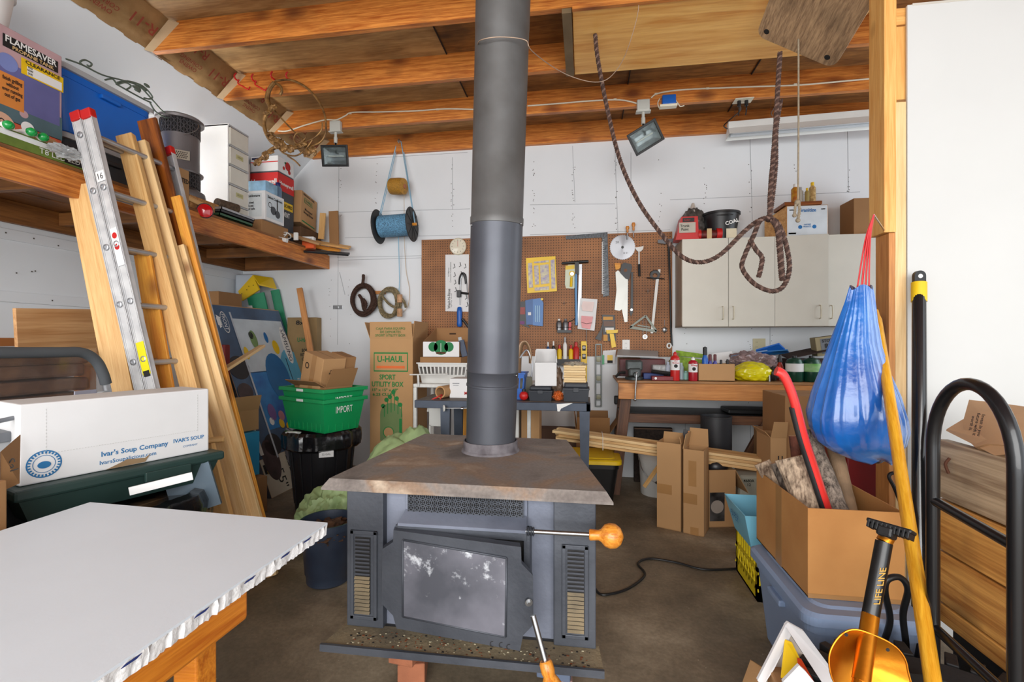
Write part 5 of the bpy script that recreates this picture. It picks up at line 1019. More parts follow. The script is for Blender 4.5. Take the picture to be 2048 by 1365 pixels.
bx0 = PY(834, 740, 3.78).x; bx1 = PY(934, 740, 3.78).x; Mb = Matrix.Translation(((bx0+bx1)/2, 3.95, bz)); wv = (bx1-bx0); ht = PY(880, 727, 3.78).z-bz
t = T('white_basket', 'white slotted plastic basket on top of the white cart', 'basket', Mb.translation)
b = B(); k = .9
def slotted(b, w, d, h, m, k, ns, th=.004):
    w0, w1, d0, d1 = w/2*k, w/2, d/2*k, d/2
    b.box((-w0, -d0, 0), (w0, d0, th), m)
    for sy in (-1, 1):
        for z0, z1 in ((0, h*.42), (h*.82, h)):
            a0 = z0/h; a1 = z1/h; b.slab([(-(w0+(w1-w0)*a0), sy*(d0+(d1-d0)*a0), z0), ((w0+(w1-w0)*a0), sy*(d0+(d1-d0)*a0), z0), ((w0+(w1-w0)*a1), sy*(d0+(d1-d0)*a1), z1), (-(w0+(w1-w0)*a1), sy*(d0+(d1-d0)*a1), z1)], (0, -sy, 0), th, m)
        for i in range(ns+1):
            x = -.98+1.96*i/ns; hw = .5*w/ns*.35; q = lambda a, s_: (x*(w0+(w1-w0)*a)+s_*hw, sy*(d0+(d1-d0)*a), a*h)
            b.slab([q(.42, -1), q(.42, 1), q(.82, 1), q(.82, -1)], (0, -sy, 0), th, m)
    for sx in (-1, 1):
        b.slab([(sx*w0, -d0, 0), (sx*w0, d0, 0), (sx*w1, d1, h), (sx*w1, -d1, h)], (-sx, 0, 0), th, m)
    b.box((-w1-.008, -d1-.008, h-.006), (w1+.008, -d1+.006, h+.004), m, .002); b.box((-w1-.008, d1-.006, h-.006), (w1+.008, d1+.008, h+.004), m, .002); b.box((-w1-.008, -d1, h-.006), (-w1+.006, d1, h+.004), m, .002); b.box((w1-.006, -d1, h-.006), (w1+.008, d1, h+.004), m, .002)
slotted(b, wv, .32, ht, BW, .86, 12); t.part('basket_body', b, M=Mb)
z2 = bz+ht+.005; p0 = PY(840, 700, 3.8).x; p1 = PY(917, 700, 3.8).x
solo(B().box((p0, 3.8, z2-.02), (p1+.02, 4.12, z2+.045), CARD2, .003), 'shallow_brown_tray', 'shallow brown cardboard tray between white basket and clover box', 'tray')
bb = [('disc', 'f', .5, .6, .34, GINK), ('disc', 'f', .30, .7, .14, GINK), ('disc', 'f', .70, .7, .14, GINK), ('ring', 'f', .5, .62, .20, .018, WINK)]
w5 = p1-p0; z3 = z2+.047; hb = PY(880, 710, 3.82).z-z3+.0
t = carton('clover_box', 'open white and brown carton with green leaf logo above the basket', None, (w5-.02, .36, .125), 0, CARD2, open=True, flaps=(), M=Matrix.Translation(((p0+p1)/2+.01, 4.0, z3)), marks=[('rect', 'f', .5, .5, 1, 1, CARDW)]+[('disc', 'f', .5, .62, .2, GINK), ('disc', 'f', .28, .66, .13, GINK), ('disc', 'f', .72, .66, .13, GINK), ('rect', 'f', .5, .55, .012, .7, WINK, .004), ('rect', 'f', .5, .26, .26, .14, mt('dark_hole', (90, 60, 40), .9), .004)])
b = B(); q0 = ((p0+p1)/2+.01, 4.0, z3)
M5 = Matrix.Translation(q0); w6 = w5-.02
b._add([(-w6/2, -.18, .125), (-w6/2, .18, .125), (-w6/2, .18, .25), (-w6/2+.004, -.18, .125), (-w6/2+.004, .18, .125), (-w6/2+.004, .18, .25)], [(0, 1, 2), (5, 4, 3), (0, 3, 4, 1), (1, 4, 5, 2), (2, 5, 3, 0)], CARD2); b.box((-w6/2, .176, .125), (w6/2+.1, .18, .25), CARD2); b.slab([(-.03, .175, .19), (.03, .175, .19), (.03, .175, .205), (-.03, .175, .205)], (0, -1, 0), .001, mt('hole_dark', (70, 48, 30), .9))
t.part('raised_back', b, M=M5)
b = B(M=Matrix.Translation((p1+.03, 3.86, z3+.02)) @ Matrix.Rotation(math.radians(-14), 4, 'Y')); b.box((-.02, -.01, -.02), (.03, .01, .12), DBL, .003); b.box((-.02, .012, .0), (.01, .02, .15), LGREY, .002); solo(b, 'navy_paper_pad', 'small navy pad leaning beside the clover box', 'pad')
# steel bench
SB_ = mt('worn_blue_steel', (72, 80, 94), .5, .4, var=.15, scale=14); SBT = wood('worn_bench_top', (104, 88, 74), (74, 62, 52), 10, 0, dirt=.5)
zk = .87; kx0 = PY(882, 822, 3.3).x; kx1 = PY(1181, 822, 3.3).x
t = T('steel_bench', 'low blue-grey steel workbench with worn wooden top behind the stove', 'bench', ((kx0+kx1)/2, 3.55, 0))
b = B(); b.box((kx0-.2, 3.3, zk-.055), (kx1, 3.34, zk), SB_, .003); b.box((kx0-.2, 3.68, zk-.055), (kx1, 3.7, zk), SB_, .003); b.box((kx1-.03, 3.3, zk-.055), (kx1, 3.7, zk), SB_, .003); t.part('steel_frame', b)
b = B(); b.box((kx0-.19, 3.342, zk-.02), (kx1-.031, 3.678, zk+.002), SBT, .002); t.part('wood_top', b)
for x, y, w_ in ((kx0+.03, 3.32, .035), (kx1-.04, 3.32, .035), (kx0+.03, 3.67, .035), (kx1-.04, 3.67, .035)):
    b = B(); b._add([(x-w_, y-.02, zk-.055), (x+w_, y-.02, zk-.055), (x+w_, y+.02, zk-.055), (x-w_, y+.02, zk-.055), (x-w_*.6, y-.02, 0), (x+w_*.6, y-.02, 0), (x+w_*.6, y+.02, 0), (x-w_*.6, y+.02, 0)], [(0, 1, 2, 3), (7, 6, 5, 4), (0, 4, 5, 1), (1, 5, 6, 2), (2, 6, 7, 3), (3, 7, 4, 0)], SB_); t.part('leg', b)
b = B(); q = PY(1128, 815, 3.298); b.prism([(-.05, .02), (.03, .028), (.06, .03), (.02, .01), (-.02, -.01), (-.03, -.03), (-.045, -.03)], .0015, WINK, M=Matrix.Translation(q) @ Matrix.Rotation(math.pi/2, 4, 'X')); t.part('paint_drip', b)
b = B(); rr = random.Random(4)
for k in range(4):
    y = 3.36+.05*k; b.tube([PY(848, 815, y)+V((0, 0, .01)), PY(858+4*k, 806, y)+V((0, 0, .012)), PY(875, 800+k, y)+V((0, 0, .02)), PY(884, 793, y+.05)+V((0, 0, .01)), PY(878, 806, y)+V((0, 0, .008))], .005, mt('red_cable', (206, 60, 56), .4), n=6, sub=5)
b2 = b; solo(b2, 'jumper_cable', 'coiled red jumper cable lying on the left end of the steel bench', 'cable')
q = PY(892, 803, 3.45); tq = T('cardboard_roll', 'hollow brown cardboard roll lying on the steel bench', 'roll', (q.x, 3.5, zk+.003)); b = B(); b.lathe([(.046, 0), (.046, .3), (.036, .3), (.036, 0), (.046, 0)], CARD, c=(q.x-.03, 3.40, zk+.05), ax=(.35, 1, 0), cap0=False, n=28); tq.part('tube', b)
b = B(); q0 = PY(890, 817, 3.27); q1 = PY(950, 817, 3.27); b.cyl(q0+V((.0, 0, .0)), q1, .004, STEEL); b.lathe([(0, 0), (.022, .004), (.024, .01), (.01, .014)], WHITE, c=q0, ax=(-1, -.6, 0)); b.cyl(q0+V((.12, 0, 0)), q0+V((.135, 0, 0)), .012, STEEL); b.cyl(q1+V((.0, 0, 0)), q1+V((.05, 0, 0)), .01, ALU)
t = T('grease_gun_rod', 'steel rod tool with white disc end hanging at the steel bench front edge', 'tool', q0); t.part('rod', b)
q0 = PY(899, 803, 3.45); q1 = PY(945, 765, 3.45); carton('small_white_box', 'small white printed box on the steel bench left of the stovepipe', ((q0.x+q1.x)/2, 3.55, zk+.003), (q1.x-q0.x, .2, q1.z-q0.z+.0), 0, CARDW, marks=[('rect', 'f', .28, .76, .3, .03, GREY), ('text', 'f', 'M', .72, .26, .12, RINK), ('rect', 'f', .28, .66, .24, .02, GREY)])
q0 = PY(1034, 800, 3.42);
t = T('blue_basket', 'blue plastic basket half hidden behind the stovepipe on the steel bench', 'basket', (q0.x-.1, 3.5, zk+.003)); b = B(); slotted(b, .28, .2, .19, BLUE, .88, 9); t.part('basket_body', b, M=Matrix.Translation((q0.x-.085, 3.52, zk+.003)))
b = B(); q = PY(1047, 800, 3.36); b.sph((q.x, 3.38, zk+.037), .033, RED); b.cyl((q.x, 3.38, zk+.065), (q.x, 3.38, zk+.085), .012, BLACK); solo(b, 'red_ball', 'small shiny red ball ornament beside the black toolbox', 'ball')
def toolbox(x0, x1, y0, y1, Y, D, nm, lb):
    a = PY(x0, y1, Y); c = PY(x1, y0, Y); a.z = zk+.003; W_ = c.x-a.x; H_ = c.z-a.z; M = Matrix.Translation(((a.x+c.x)/2, Y+D/2, a.z)); t = T(nm, lb, 'case', M.translation, 'black cases on the steel bench')
    TBX = mt('case_plastic', (46, 50, 58), .5, var=.12)
    b = B(M=None); b._add([(-W_*.46, -D/2+.01, 0), (W_*.46, -D/2+.01, 0), (W_*.46, D/2, 0), (-W_*.46, D/2, 0), (-W_/2, -D/2, H_*.62), (W_/2, -D/2, H_*.62), (W_/2, D/2, H_*.62), (-W_/2, D/2, H_*.62)], [(3, 2, 1, 0), (0, 1, 5, 4), (1, 2, 6, 5), (2, 3, 7, 6), (3, 0, 4, 7), (4, 5, 6, 7)], TBX); t.part('base', b, M=M)
    b = B(); b.box((-W_/2-.004, -D/2-.004, H_*.62), (W_/2+.004, D/2, H_*.72), TBX, .003); b.box((-W_*.46, -D/2+.006, H_*.72), (W_*.46, D/2-.006, H_), TBX, .01); t.part('lid', b, M=M)
    b = B(); b.box((-.02, -D/2-.008, H_*.5), (.02, -D/2+.0, H_*.74), TBX, .002); t.part('latch', b, M=M); return a.z+H_, (a.x, c.x)
zt1, xr1 = toolbox(1057, 1104, 774, 808, 3.36, .16, 'tool_case', 'black plastic tool case underneath the open white box'); zt2_, xr2 = toolbox(1126, 1178, 767, 802, 3.36, .16, 'tool_case', 'black plastic tool case underneath the stack of wooden shims')
a = PY(1068, 772, 3.36); c = PY(1111, 727, 3.36); carton('open_white_box', 'open small white cardboard box on the left black tool case', ((a.x+c.x)/2, 3.45, zt1+.003), (c.x-a.x, .16, c.z-zt1), 5, CARDW, open=True, flaps=(('l', -5), ('r', -4), ('b', 10)), fl=.6)
a = PY(1127, 766, 3.38); c = PY(1172, 733, 3.38); SH = wood('shim_pine', (240, 212, 160), (214, 178, 122), 18, 0)
for k in range(7):
    h_ = (c.z-zt2_+.004)/7; solo(B().box((a.x+.004*(k % 2), 3.38, zt2_+.002+h_*k), (c.x-.003*(k % 3), 3.55, zt2_+.002+h_*(k+.9)), SH, .001), 'wood_shim', ('lowest', 'second lowest', 'third from the bottom', 'middle', 'third from the top', 'second highest', 'topmost')[k]+' pale wooden shim in the stack on the right black case', 'shim', 'stack of pale shims')
b = B(); b.blob(((a.x+c.x)/2, 3.46, c.z+.008), (.085, .08, .02), mt('clear_wrap', (214, 206, 186), .2, trans=.4, var=.1, bump=.5, bscale=20), .3, 8, 3, sub=4); solo(b, 'clear_wrap', 'clear crinkled wrap lying over the stack of shims', 'wrap')
b = B(); q = PY(1116, 795, 3.42); b.blob((q.x, 3.44, zk+.035), (.035, .03, .033), mt('orange_straps', (226, 110, 40), .6, var=.3, scale=40), .4, 9, 2, sub=4); solo(b, 'orange_strap', 'bundle of orange strap between the two black cases', 'strap')
b = B(); q = PY(1114, 770, 3.5); b.blob((q.x, 3.52, zk+.12), (.045, .04, .11), mt('brown_clear_bag', (150, 124, 104), .3, var=.4, scale=20, bump=.5, bscale=20), .3, 8, 6, sub=4, zmin=zk+.003); solo(b, 'bag_of_fittings', 'clear bag of brown fittings standing between the two black cases', 'bag')
b = B(); q = PY(1052, 770, 3.6); b.box((q.x-.05, 3.56, zk+.003), (q.x+.05, 3.6, zk+.16), mt('khaki', (150, 146, 126), .7), .01, M=None); solo(b, 'khaki_pouch', 'khaki pouch standing behind the red ball', 'pouch')
q = PY(1046, 700, 3.55); b = B(); b.tube([(q.x-.04, 3.6, zk+.003), (q.x-.03, 3.6, zk+.35), (q.x+.01, 3.6, zk+.42), (q.x+.045, 3.6, zk+.36), (q.x+.05, 3.6, zk+.26)], .02, mt('tan_metal', (150, 120, 90), .4, .3), n=10, sub=6, flat=.5); t = T('hacksaw', 'tan framed saw handle standing behind the stovepipe edge', 'saw', (q.x, 3.6, zk+.003)); t.part('frame', b); b = B(); b.tube([(q.x-.03, 3.59, zk+.3), (q.x+.03, 3.59, zk+.36), (q.x+.065, 3.59, zk+.22), (q.x+.04, 3.59, zk+.05)], .007, ALU, sub=5); t.part('bow', b)
# pieces stored under the white cart and behind the bench
b = B(); q = PY(872, 866, 3.72); b.box((q.x-.07, 3.8, .235), (q.x+.09, 3.95, .48), WHITE, .01); b.box((q.x-.05, 3.795, .26), (q.x+.07, 3.799, .44), mt('blue_label2', (60, 90, 130), .5)); solo(b, 'white_caulk_pail', 'white container with blue label on the lower shelf of the white cart', 'container')
b = B(); b.box((q.x-.07, 3.75, .6), (q.x+.06, 3.76, .8), WHITE, .004, M=None); b.tube([(q.x-.08, 3.755, .72), (q.x-.05, 3.755, .80), (q.x+.06, 3.755, .80)], .01, WHITE, sub=4); b.box((q.x-.07, 3.75, .231), (q.x-.055, 3.76, .61), WHITE); solo(b, 'white_spray_wand', 'white plastic frame piece hanging below the white cart top', 'frame')
q0 = PY(1043, 860, 4.0); q1 = PY(1079, 860, 4.0);
solo(B().box((q0.x, 3.98, 0), (q1.x, 4.2, .86), CARD, .004), 'tall_brown_box', 'tall plain brown box standing behind the steel bench, right of the stovepipe', 'box')
solo(B().box((q0.x-.06, 3.97, 0), (q0.x-.02, 4.2, .84), WHITE, .005), 'white_panel_edge', 'narrow white panel standing left of the tall brown box', 'panel')
q = PY(1100, 872, 4.5); solo(B().box((PY(1078, 872, 4.45).x, 4.45, 0), (PY(1160, 872, 4.45).x, 4.6, PY(1100, 858, 4.45).z), mt('brown_sheet', (104, 76, 60), .7), .004), 'brown_sheet', 'dark brown board leaning on the wall behind the steel bench', 'board')
q0 = PY(925, 850, 3.9); plank(V((q0.x, 3.9, 0)), V((q0.x, 3.9, .84)), .07, .06, CEDAR, (0, -1, 0), 'wood_post', 'yellow timber post standing behind the steel bench left leg', 'post')
# ---------------------------------------------------------------- pegboard and its tools
def pegmat():
    m = bpy.data.materials.new('pegboard_brown'); N, L = nt(m); p = N['Principled BSDF']; tc = N.new('ShaderNodeTexCoord'); sp = N.new('ShaderNodeSeparateXYZ'); L.new(tc.outputs['Object'], sp.inputs[0])
    ds = []
    for ax in ('X', 'Z'):
        a = N.new('ShaderNodeMath'); a.operation = 'MULTIPLY'; a.inputs[1].default_value = 1/.0254; L.new(sp.outputs[ax], a.inputs[0])
        f = N.new('ShaderNodeMath'); f.operation = 'FRACT'; L.new(a.outputs[0], f.inputs[0]); s_ = N.new('ShaderNodeMath'); s_.operation = 'SUBTRACT'; s_.inputs[1].default_value = .5; L.new(f.outputs[0], s_.inputs[0])
        q = N.new('ShaderNodeMath'); q.operation = 'MULTIPLY'; L.new(s_.outputs[0], q.inputs[0]); L.new(s_.outputs[0], q.inputs[1]); ds.append(q)
    ad = N.new('ShaderNodeMath'); L.new(ds[0].outputs[0], ad.inputs[0]); L.new(ds[1].outputs[0], ad.inputs[1])
    lt = N.new('ShaderNodeMath'); lt.operation = 'LESS_THAN'; lt.inputs[1].default_value = .034; L.new(ad.outputs[0], lt.inputs[0])
    nz = N.new('ShaderNodeTexNoise'); nz.inputs['Scale'].default_value = 2.5; nz.inputs['Detail'].default_value = 8; L.new(tc.outputs['Object'], nz.inputs['Vector'])
    cr = N.new('ShaderNodeValToRGB'); cr.color_ramp.elements[0].color = col((128, 82, 46)); cr.color_ramp.elements[1].color = col((164, 110, 66)); cr.color_ramp.elements[0].position = .35; cr.color_ramp.elements[1].position = .65; L.new(nz.outputs['Fac'], cr.inputs[0])
    mx = N.new('ShaderNodeMixRGB'); L.new(lt.outputs[0], mx.inputs[0]); L.new(cr.outputs[0], mx.inputs[1]); mx.inputs[2].default_value = col((40, 22, 10)); L.new(mx.outputs[0], p.inputs['Base Color']); p.inputs['Roughness'].default_value = .6; return m
pa = PY(844, 478, YB); pb = PY(1344, 464, YB); pc_ = PY(1344, 714, YB); YG = YB-.016
b = B(); b.box((pa.x, YG+.002, pc_.z), (pb.x, YB-.004, pb.z), pegmat(), .001); b.bm.verts.ensure_lookup_table()
solo(b, 'pegboard', 'large brown pegboard with rows of holes mounted on the back wall', 'pegboard')
def W(x, y, o=.0): return PY(x, y, YG-o)
NX = Matrix.Rotation(math.pi/2, 4, 'X')   # local XY -> wall plane, local +Z towards the room
def wpoly(b, pts, th, m, o=.004):
    """outline traced on the wall plane, given real thickness"""
    q = [W(x, y, o) for x, y in pts]; b.slab(q, -Y_, th, m); return b
def wtube(b, pts, r, m, o=.012, n=8, sub=0): b.tube([W(x, y, o) for x, y in pts], r, m, n=n, sub=sub); return b
def hook(x, y):
    b = B(); a = W(x, y-3, 0); b.tube([a, a-Y_*.03, a-Y_*.035+Z_*.01], .002, STEEL, n=6); return b
def wt(name, label, cat, x, y, g=None): return T(name, label, cat, W(x, y, .01), g)
# thermometer dial
t = wt('wall_thermometer', 'round cream dial thermometer at the top left of the pegboard', 'thermometer', 917, 505); c = W(917, 494, .0)
b = B(); b.lathe([(.078, 0), (.085, .01), (.085, .022), (.078, .028)], mt('cream_plastic', (214, 204, 180), .4), c=c, ax=-Y_, n=36, cap1=True); t.part('case', b)
b = B(); b.disc(c-Y_*.028, X_, Z_, .076, mt('dial_face', (226, 218, 196), .3, coat=.6), n=36)
for k in range(12): a = math.radians(30*k); b.decal(c-Y_*.0285+X_*.06*math.cos(a)+Z_*.06*math.sin(a), X_*math.cos(a)+Z_*math.sin(a), Z_*math.cos(a)-X_*math.sin(a), .014, .003, BLK)
b.decal(c-Y_*.029+Z_*.025, X_, Z_, .003, .055, RINK); t.part('dial', b)
# wash-n-rinse sheet with spray tool
t = wt('instruction_card', 'white Wash-N-Rinse instruction card under the round dial on the pegboard', 'card', 915, 624); b = B(); wpoly(b, [(891, 510), (938, 509), (937, 624), (891, 623)], .004, CARDW, .002)
o = W(898, 590, .0065); b.text('Wash-N-Rinse', W(898, 598, .006), Z_, -X_, .20, BLK, h=.028, bold=.015); b.text('Spray Gun', W(903, 601, .006), Z_, -X_, .14, BLK, h=.014); b.text('16 Different\nConnection Combinations', W(899, 545, .006), Z_, -X_, .2, BLK, h=.035)
for (x, y) in ((908, 528), (909, 545), (910, 560), (911, 575), (920, 525), (922, 543), (930, 528), (931, 548), (932, 590), (934, 605)):
    b.tube([W(x, y, .007), W(x+2, y+7, .007), W(x-2, y+9, .007)], .0035, BLK, n=5)
t.part('card', b)
t = wt('spray_wand', 'black jointed spray wand with blue handle hanging over the white card', 'tool', 919, 655)
b = B(); wtube(b, [(925, 547), (921, 560), (920, 610)], .006, STEEL, .02); wtube(b, [(925, 547), (934, 568), (937, 610)], .006, STEEL, .02); t.part('rods', b)
b = B(); wtube(b, [(919, 569), (920, 556), (925, 547), (930, 552), (932, 568)], .012, BLACK, .02, sub=4); a = W(920, 588, .02); b.box(a+V((-.03, -.02, -.035)), a+V((.012, .015, .035)), BLACK, .004); wtube(b, [(922, 586), (937, 588)], .012, BLACK, .02); t.part('clamp', b)
b = B(); a = W(919, 614, .025); c = W(919, 655, .025); b.lathe([(.012, 0), (.022, .01), (.027, .05), (.025, .15), (.028, .18), (.018, .2), (0, .2)], BLUE, c=a, ax=c-a, n=18); t.part('blue_handle', b, label='ribbed blue handle')
b = B(); wtube(b, [(924, 638), (930, 645), (937, 655)], .013, BLACK, .03); t.part('trigger', b)
# yellow paint-tool pack
t = wt('yellow_tool_pack', 'yellow framed blister pack of purple and clear tools on the pegboard', 'package', 1083, 587)
b = B(); wpoly(b, [(1052, 517), (1111, 513), (1114, 583), (1055, 587)], .012, YEL, .001); t.part('yellow_card', b)
PUR = mt('purple_tray', (132, 116, 168), .35, var=.5, scale=40, c2=(206, 200, 150))
for q in (((1056, 527), (1064, 526), (1066, 575), (1058, 576)), ((1068, 524), (1098, 521), (1098, 525), (1068, 527)), ((1068, 532), (1077, 531), (1078, 569), (1070, 570)), ((1080, 531), (1097, 529), (1099, 567), (1082, 569)), ((1101, 521), (1109, 519), (1111, 577), (1103, 578)), ((1069, 576), (1098, 573), (1098, 580), (1070, 582))):
    b = B(); wpoly(b, list(q), .006, PUR, .013); t.part('blister', b)
# squeegee, cutter pack, ruler, long knife
t = wt('squeegee', 'black headed squeegee with light blue handle hanging on the pegboard', 'squeegee', 1150, 652)
b = B(); wtube(b, [(1124, 527), (1177, 523)], .014, BLACK, .03, n=10); t.part('rubber_head', b); b = B(); wpoly(b, [(1150, 526), (1158, 526), (1158, 549), (1152, 549)], .02, BLACK, .03); t.part('clamp', b); b = B(); wtube(b, [(1152, 548), (1152, 585), (1153, 651)], .013, mt('pale_blue_handle', (96, 150, 200), .4), .03, n=10); t.part('handle', b)
t = wt('rotary_cutter_pack', 'clear blister pack holding a yellow rotary cutter behind the squeegee', 'package', 1140, 577)
b = B(); wpoly(b, [(1131, 535), (1137, 530), (1150, 530), (1150, 575), (1147, 578), (1132, 577), (1130, 570)], .008, mt('pack_green', (206, 214, 186), .3), .002); t.part('backing', b); b = B(); wpoly(b, [(1131, 532), (1149, 530), (1149, 538), (1131, 540)], .002, YEL, .011); b.lathe([(.028, 0), (.028, .01), (0, .012)], YEL, c=W(1144, 548, .012), ax=-Y_); b.disc(W(1144, 548, .0245), X_, Z_, .018, STEEL); wtube(b, [(1143, 555), (1142, 574)], .013, YEL, .02); t.part('rotary_cutter', b)
b = B(); wpoly(b, [(1158, 529), (1164, 529), (1163, 600), (1161, 648), (1155, 648)], .004, ALU, .02); solo(b, 'metal_ruler', 'plain aluminium ruler hanging behind the squeegee handle', 'ruler')
# framing square
t = wt('framing_square', 'dark metal framing square with pale markings at the top of the pegboard', 'square', 1212, 596)
FS = mt('square_dark', (96, 100, 104), .45, .6, var=.6, scale=70, c2=(50, 52, 54)); b = B(); wpoly(b, [(1131, 472), (1215, 465), (1215, 475), (1132, 479)], .004, FS, .006); t.part('tongue', b); b = B(); wpoly(b, [(1204, 470), (1215, 468), (1218, 592), (1206, 594)], .004, FS, .0105)
for k in range(26): b.decal(W(1207, 480+4.3*k, .0148), X_, Z_, .014, .003, WINK)
b.decal(W(1204.5, 536, .0146), X_, Z_, .006, .5, WINK); t.part('blade', b)
# circular saw blade
t = wt('saw_blade', 'round toothed circular saw blade with light and dark quarters on the pegboard', 'saw blade', 1245, 520); c = W(1245, 495, .006); R_ = .122; pts = []
for k in range(40): a0 = 2*math.pi*k/40; pts += [(R_*math.cos(a0), R_*math.sin(a0)), ((R_-.009)*math.cos(a0+.03), (R_-.009)*math.sin(a0+.03)), ((R_-.004)*math.cos(a0+.12), (R_-.004)*math.sin(a0+.12))]
def sawm():
    m = bpy.data.materials.new('brushed_disc'); N, L = nt(m); p = N['Principled BSDF']; p.inputs['Metallic'].default_value = .85; p.inputs['Roughness'].default_value = .35; p.inputs['Anisotropic'].default_value = .8
    tg = N.new('ShaderNodeTangent'); tg.direction_type = 'RADIAL'; tg.axis = 'Z'; L.new(tg.outputs[0], p.inputs['Tangent']); p.inputs['Base Color'].default_value = col((150, 152, 156)); return m
b = B(); b.prism(pts, .003, sawm()); t.part('disc', b, M=Matrix.Translation(c) @ NX); b = B(); b.disc(c-Y_*.004, X_, Z_, .013, BLACK); b.text('D 31', c-Y_*.004+V((.03, 0, -.055)), X_, Z_, .04, BLK); b.text('20', c-Y_*.004+V((-.05, 0, .05)), X_, Z_, .03, BLK); t.part('arbor_hole', b)
# turned handles
for (x, y0, y1, lb) in ((1255, 452, 466, 'left wooden handled awl stuck above the saw blade'), (1267, 445, 462, 'right wooden handled awl stuck above the saw blade')):
    t = wt('awl', lb, 'awl', x, y1+6, 'awls above the saw blade'); c = W(x, y1, .03); h_ = (W(x, y0, .03)-c).z; b = B(); b.lathe([(.007, 0), (.012, h_*.2), (.009, h_*.4), (.018, h_*.7), (.014, h_*.95), (0, h_)], AMBER, c=c, n=16); t.part('handle', b); b = B(); b.cyl(c, c-Z_*.06, .005, STEEL); b.tube([c-Z_*.02, c-Z_*.02+Y_*.02], .003, STEEL); t.part('blade', b)
# scraper
t = wt('long_scraper', 'white headed scraper with steel shaft and black grip right of the saw blade', 'scraper', 1279, 555)
b = B(); wpoly(b, [(1270, 496), (1287, 493), (1286, 499), (1281, 504), (1276, 504), (1272, 500)], .012, WHITE, .014); t.part('head', b); b = B(); wtube(b, [(1278, 503), (1278, 530)], .008, WHITE, .02); t.part('shaft', b); b = B(); wtube(b, [(1278, 529), (1279, 553)], .012, BLACK, .02); t.part('grip', b)
# hand saws
t = wt('hand_saw', 'hand saw with black handle hanging nearest on the pegboard', 'saw', 1245, 620)
b = B(); wpoly(b, [(1236, 541), (1256, 560), (1244, 619), (1239, 622), (1229, 620), (1233, 580), (1231, 545)], .002, mt('pale_steel', (172, 172, 166), .35, .4, var=.08), .018); t.part('blade', b)
b = B(); wpoly(b, [(1243, 530), (1248, 526), (1262, 529), (1264, 535), (1258, 560), (1251, 558), (1240, 546)], .018, BLACK, .012); b.lathe([(.016, 0), (.016, .002)], mt('grip_hole', (120, 72, 34), .6), c=W(1251, 541, .0305), ax=-Y_, cap1=True); t.part('handle', b)
t = wt('hand_saw', 'second hand saw with wooden handle behind the black handled saw', 'saw', 1252, 645)
b = B(); wpoly(b, [(1243, 616), (1256, 560), (1255, 644), (1249, 645)], .002, mt('pale_steel', (172, 172, 166)), .010); t.part('blade', b); b = B(); wpoly(b, [(1229, 527), (1241, 527), (1241, 536), (1236, 540), (1231, 540)], .014, CEDAR, .006); t.part('handle', b)
t = wt('curved_rasp', 'long dark curved bar hanging right of the hand saws', 'tool', 1263, 633); b = B(); wpoly(b, [(1262, 545), (1266, 545), (1266, 610), (1266, 625), (1262, 634), (1259, 626), (1261, 610)], .008, BLACK, .02); t.part('bar', b); b = B(); b.lathe([(.012, 0), (.012, .006)], STEEL, c=W(1263, 620, .03), ax=-Y_, cap1=True); t.part('rivet', b)
# long-handled tool at right edge
t = wt('hoe', 'long black handled tool with flat head hanging at the right pegboard edge', 'tool', 1345, 700)
b = B(); wpoly(b, [(1315, 481), (1348, 478), (1349, 484), (1330, 489), (1315, 487)], .02, GREY, .02); t.part('head', b); b = B(); wtube(b, [(1337, 488), (1340, 570), (1342, 660), (1344, 692)], .009, BLACK, .03); t.part('pole', b); b = B(); b.tube([W(1338+4*math.cos(a)+0, 692+5*math.sin(a), .04) for a in (0, .8, 1.6, 2.4, 3.1, 3.9, 4.7, 5.5)], .008, WHITE, closed=True); t.part('white_ring', b)
# combination protractor square
t = wt('drywall_square', 'white T-square with black protractor head on the pegboard', 'square', 1305, 668)
b = B(); wpoly(b, [(1312, 556), (1318, 556), (1306, 667), (1301, 667)], .003, WHITE, .02); wpoly(b, [(1316, 539), (1321, 539), (1320, 550), (1316, 550)], .003, WHITE, .02); t.part('blade', b)
b = B(); b.ring(W(1310, 551, .024), X_, Z_, .045, .022, BLACK, sy=.9); c = W(1310, 551, .02); b.tube([c+V((.042*math.cos(a), 0, .042*math.sin(a))) for a in [math.pi*k/10 for k in range(11)]], .008, BLACK, n=6); wtube(b, [(1293, 556), (1329, 558)], .005, BLACK, .024); t.part('protractor_head', b)
t = wt('speed_square', 'grey triangular speed square at the lower right of the pegboard', 'square', 1285, 662)
b = B(); A, C_, D_ = (1260, 655), (1291, 632), (1313, 663); SQ = mt('square_grey', (134, 138, 128), .5, .4)
def bar(p, q, wd): a = W(p[0], p[1], .03); c = W(q[0], q[1], .03); d = (c-a).normalized(); n_ = d.cross(Y_)*wd/2; b.slab([a-n_, c-n_, c+n_, a+n_], -Y_, .004, SQ)
bar(A, C_, .018); bar(C_, D_, .02); bar(D_, A, .026); bar((1275, 651), (1300, 655), .012); t.part('frame', b)
b = B(); wtube(b, [(1286, 640), (1286, 672)], .002, STEEL, .036); wtube(b, [(1292, 640), (1293, 672)], .002, STEEL, .036); b.ring(W(1290, 674, .036), X_, Z_, .022, .008, STEEL); b.disc(W(1290, 674, .036), X_, Z_, .015, WHITE); t.part('hanging_ring', b)
b = B(); wtube(b, [(1329, 640), (1329, 652)], .002, STEEL, .02); b.lathe([(.018, 0), (.02, .006), (.012, .012), (0, .013)], STEEL, c=W(1329, 660, .01), ax=-Y_, sy=1.4); solo(b, 'key_tag', 'small oval metal tag hanging near the right pegboard edge', 'tag')
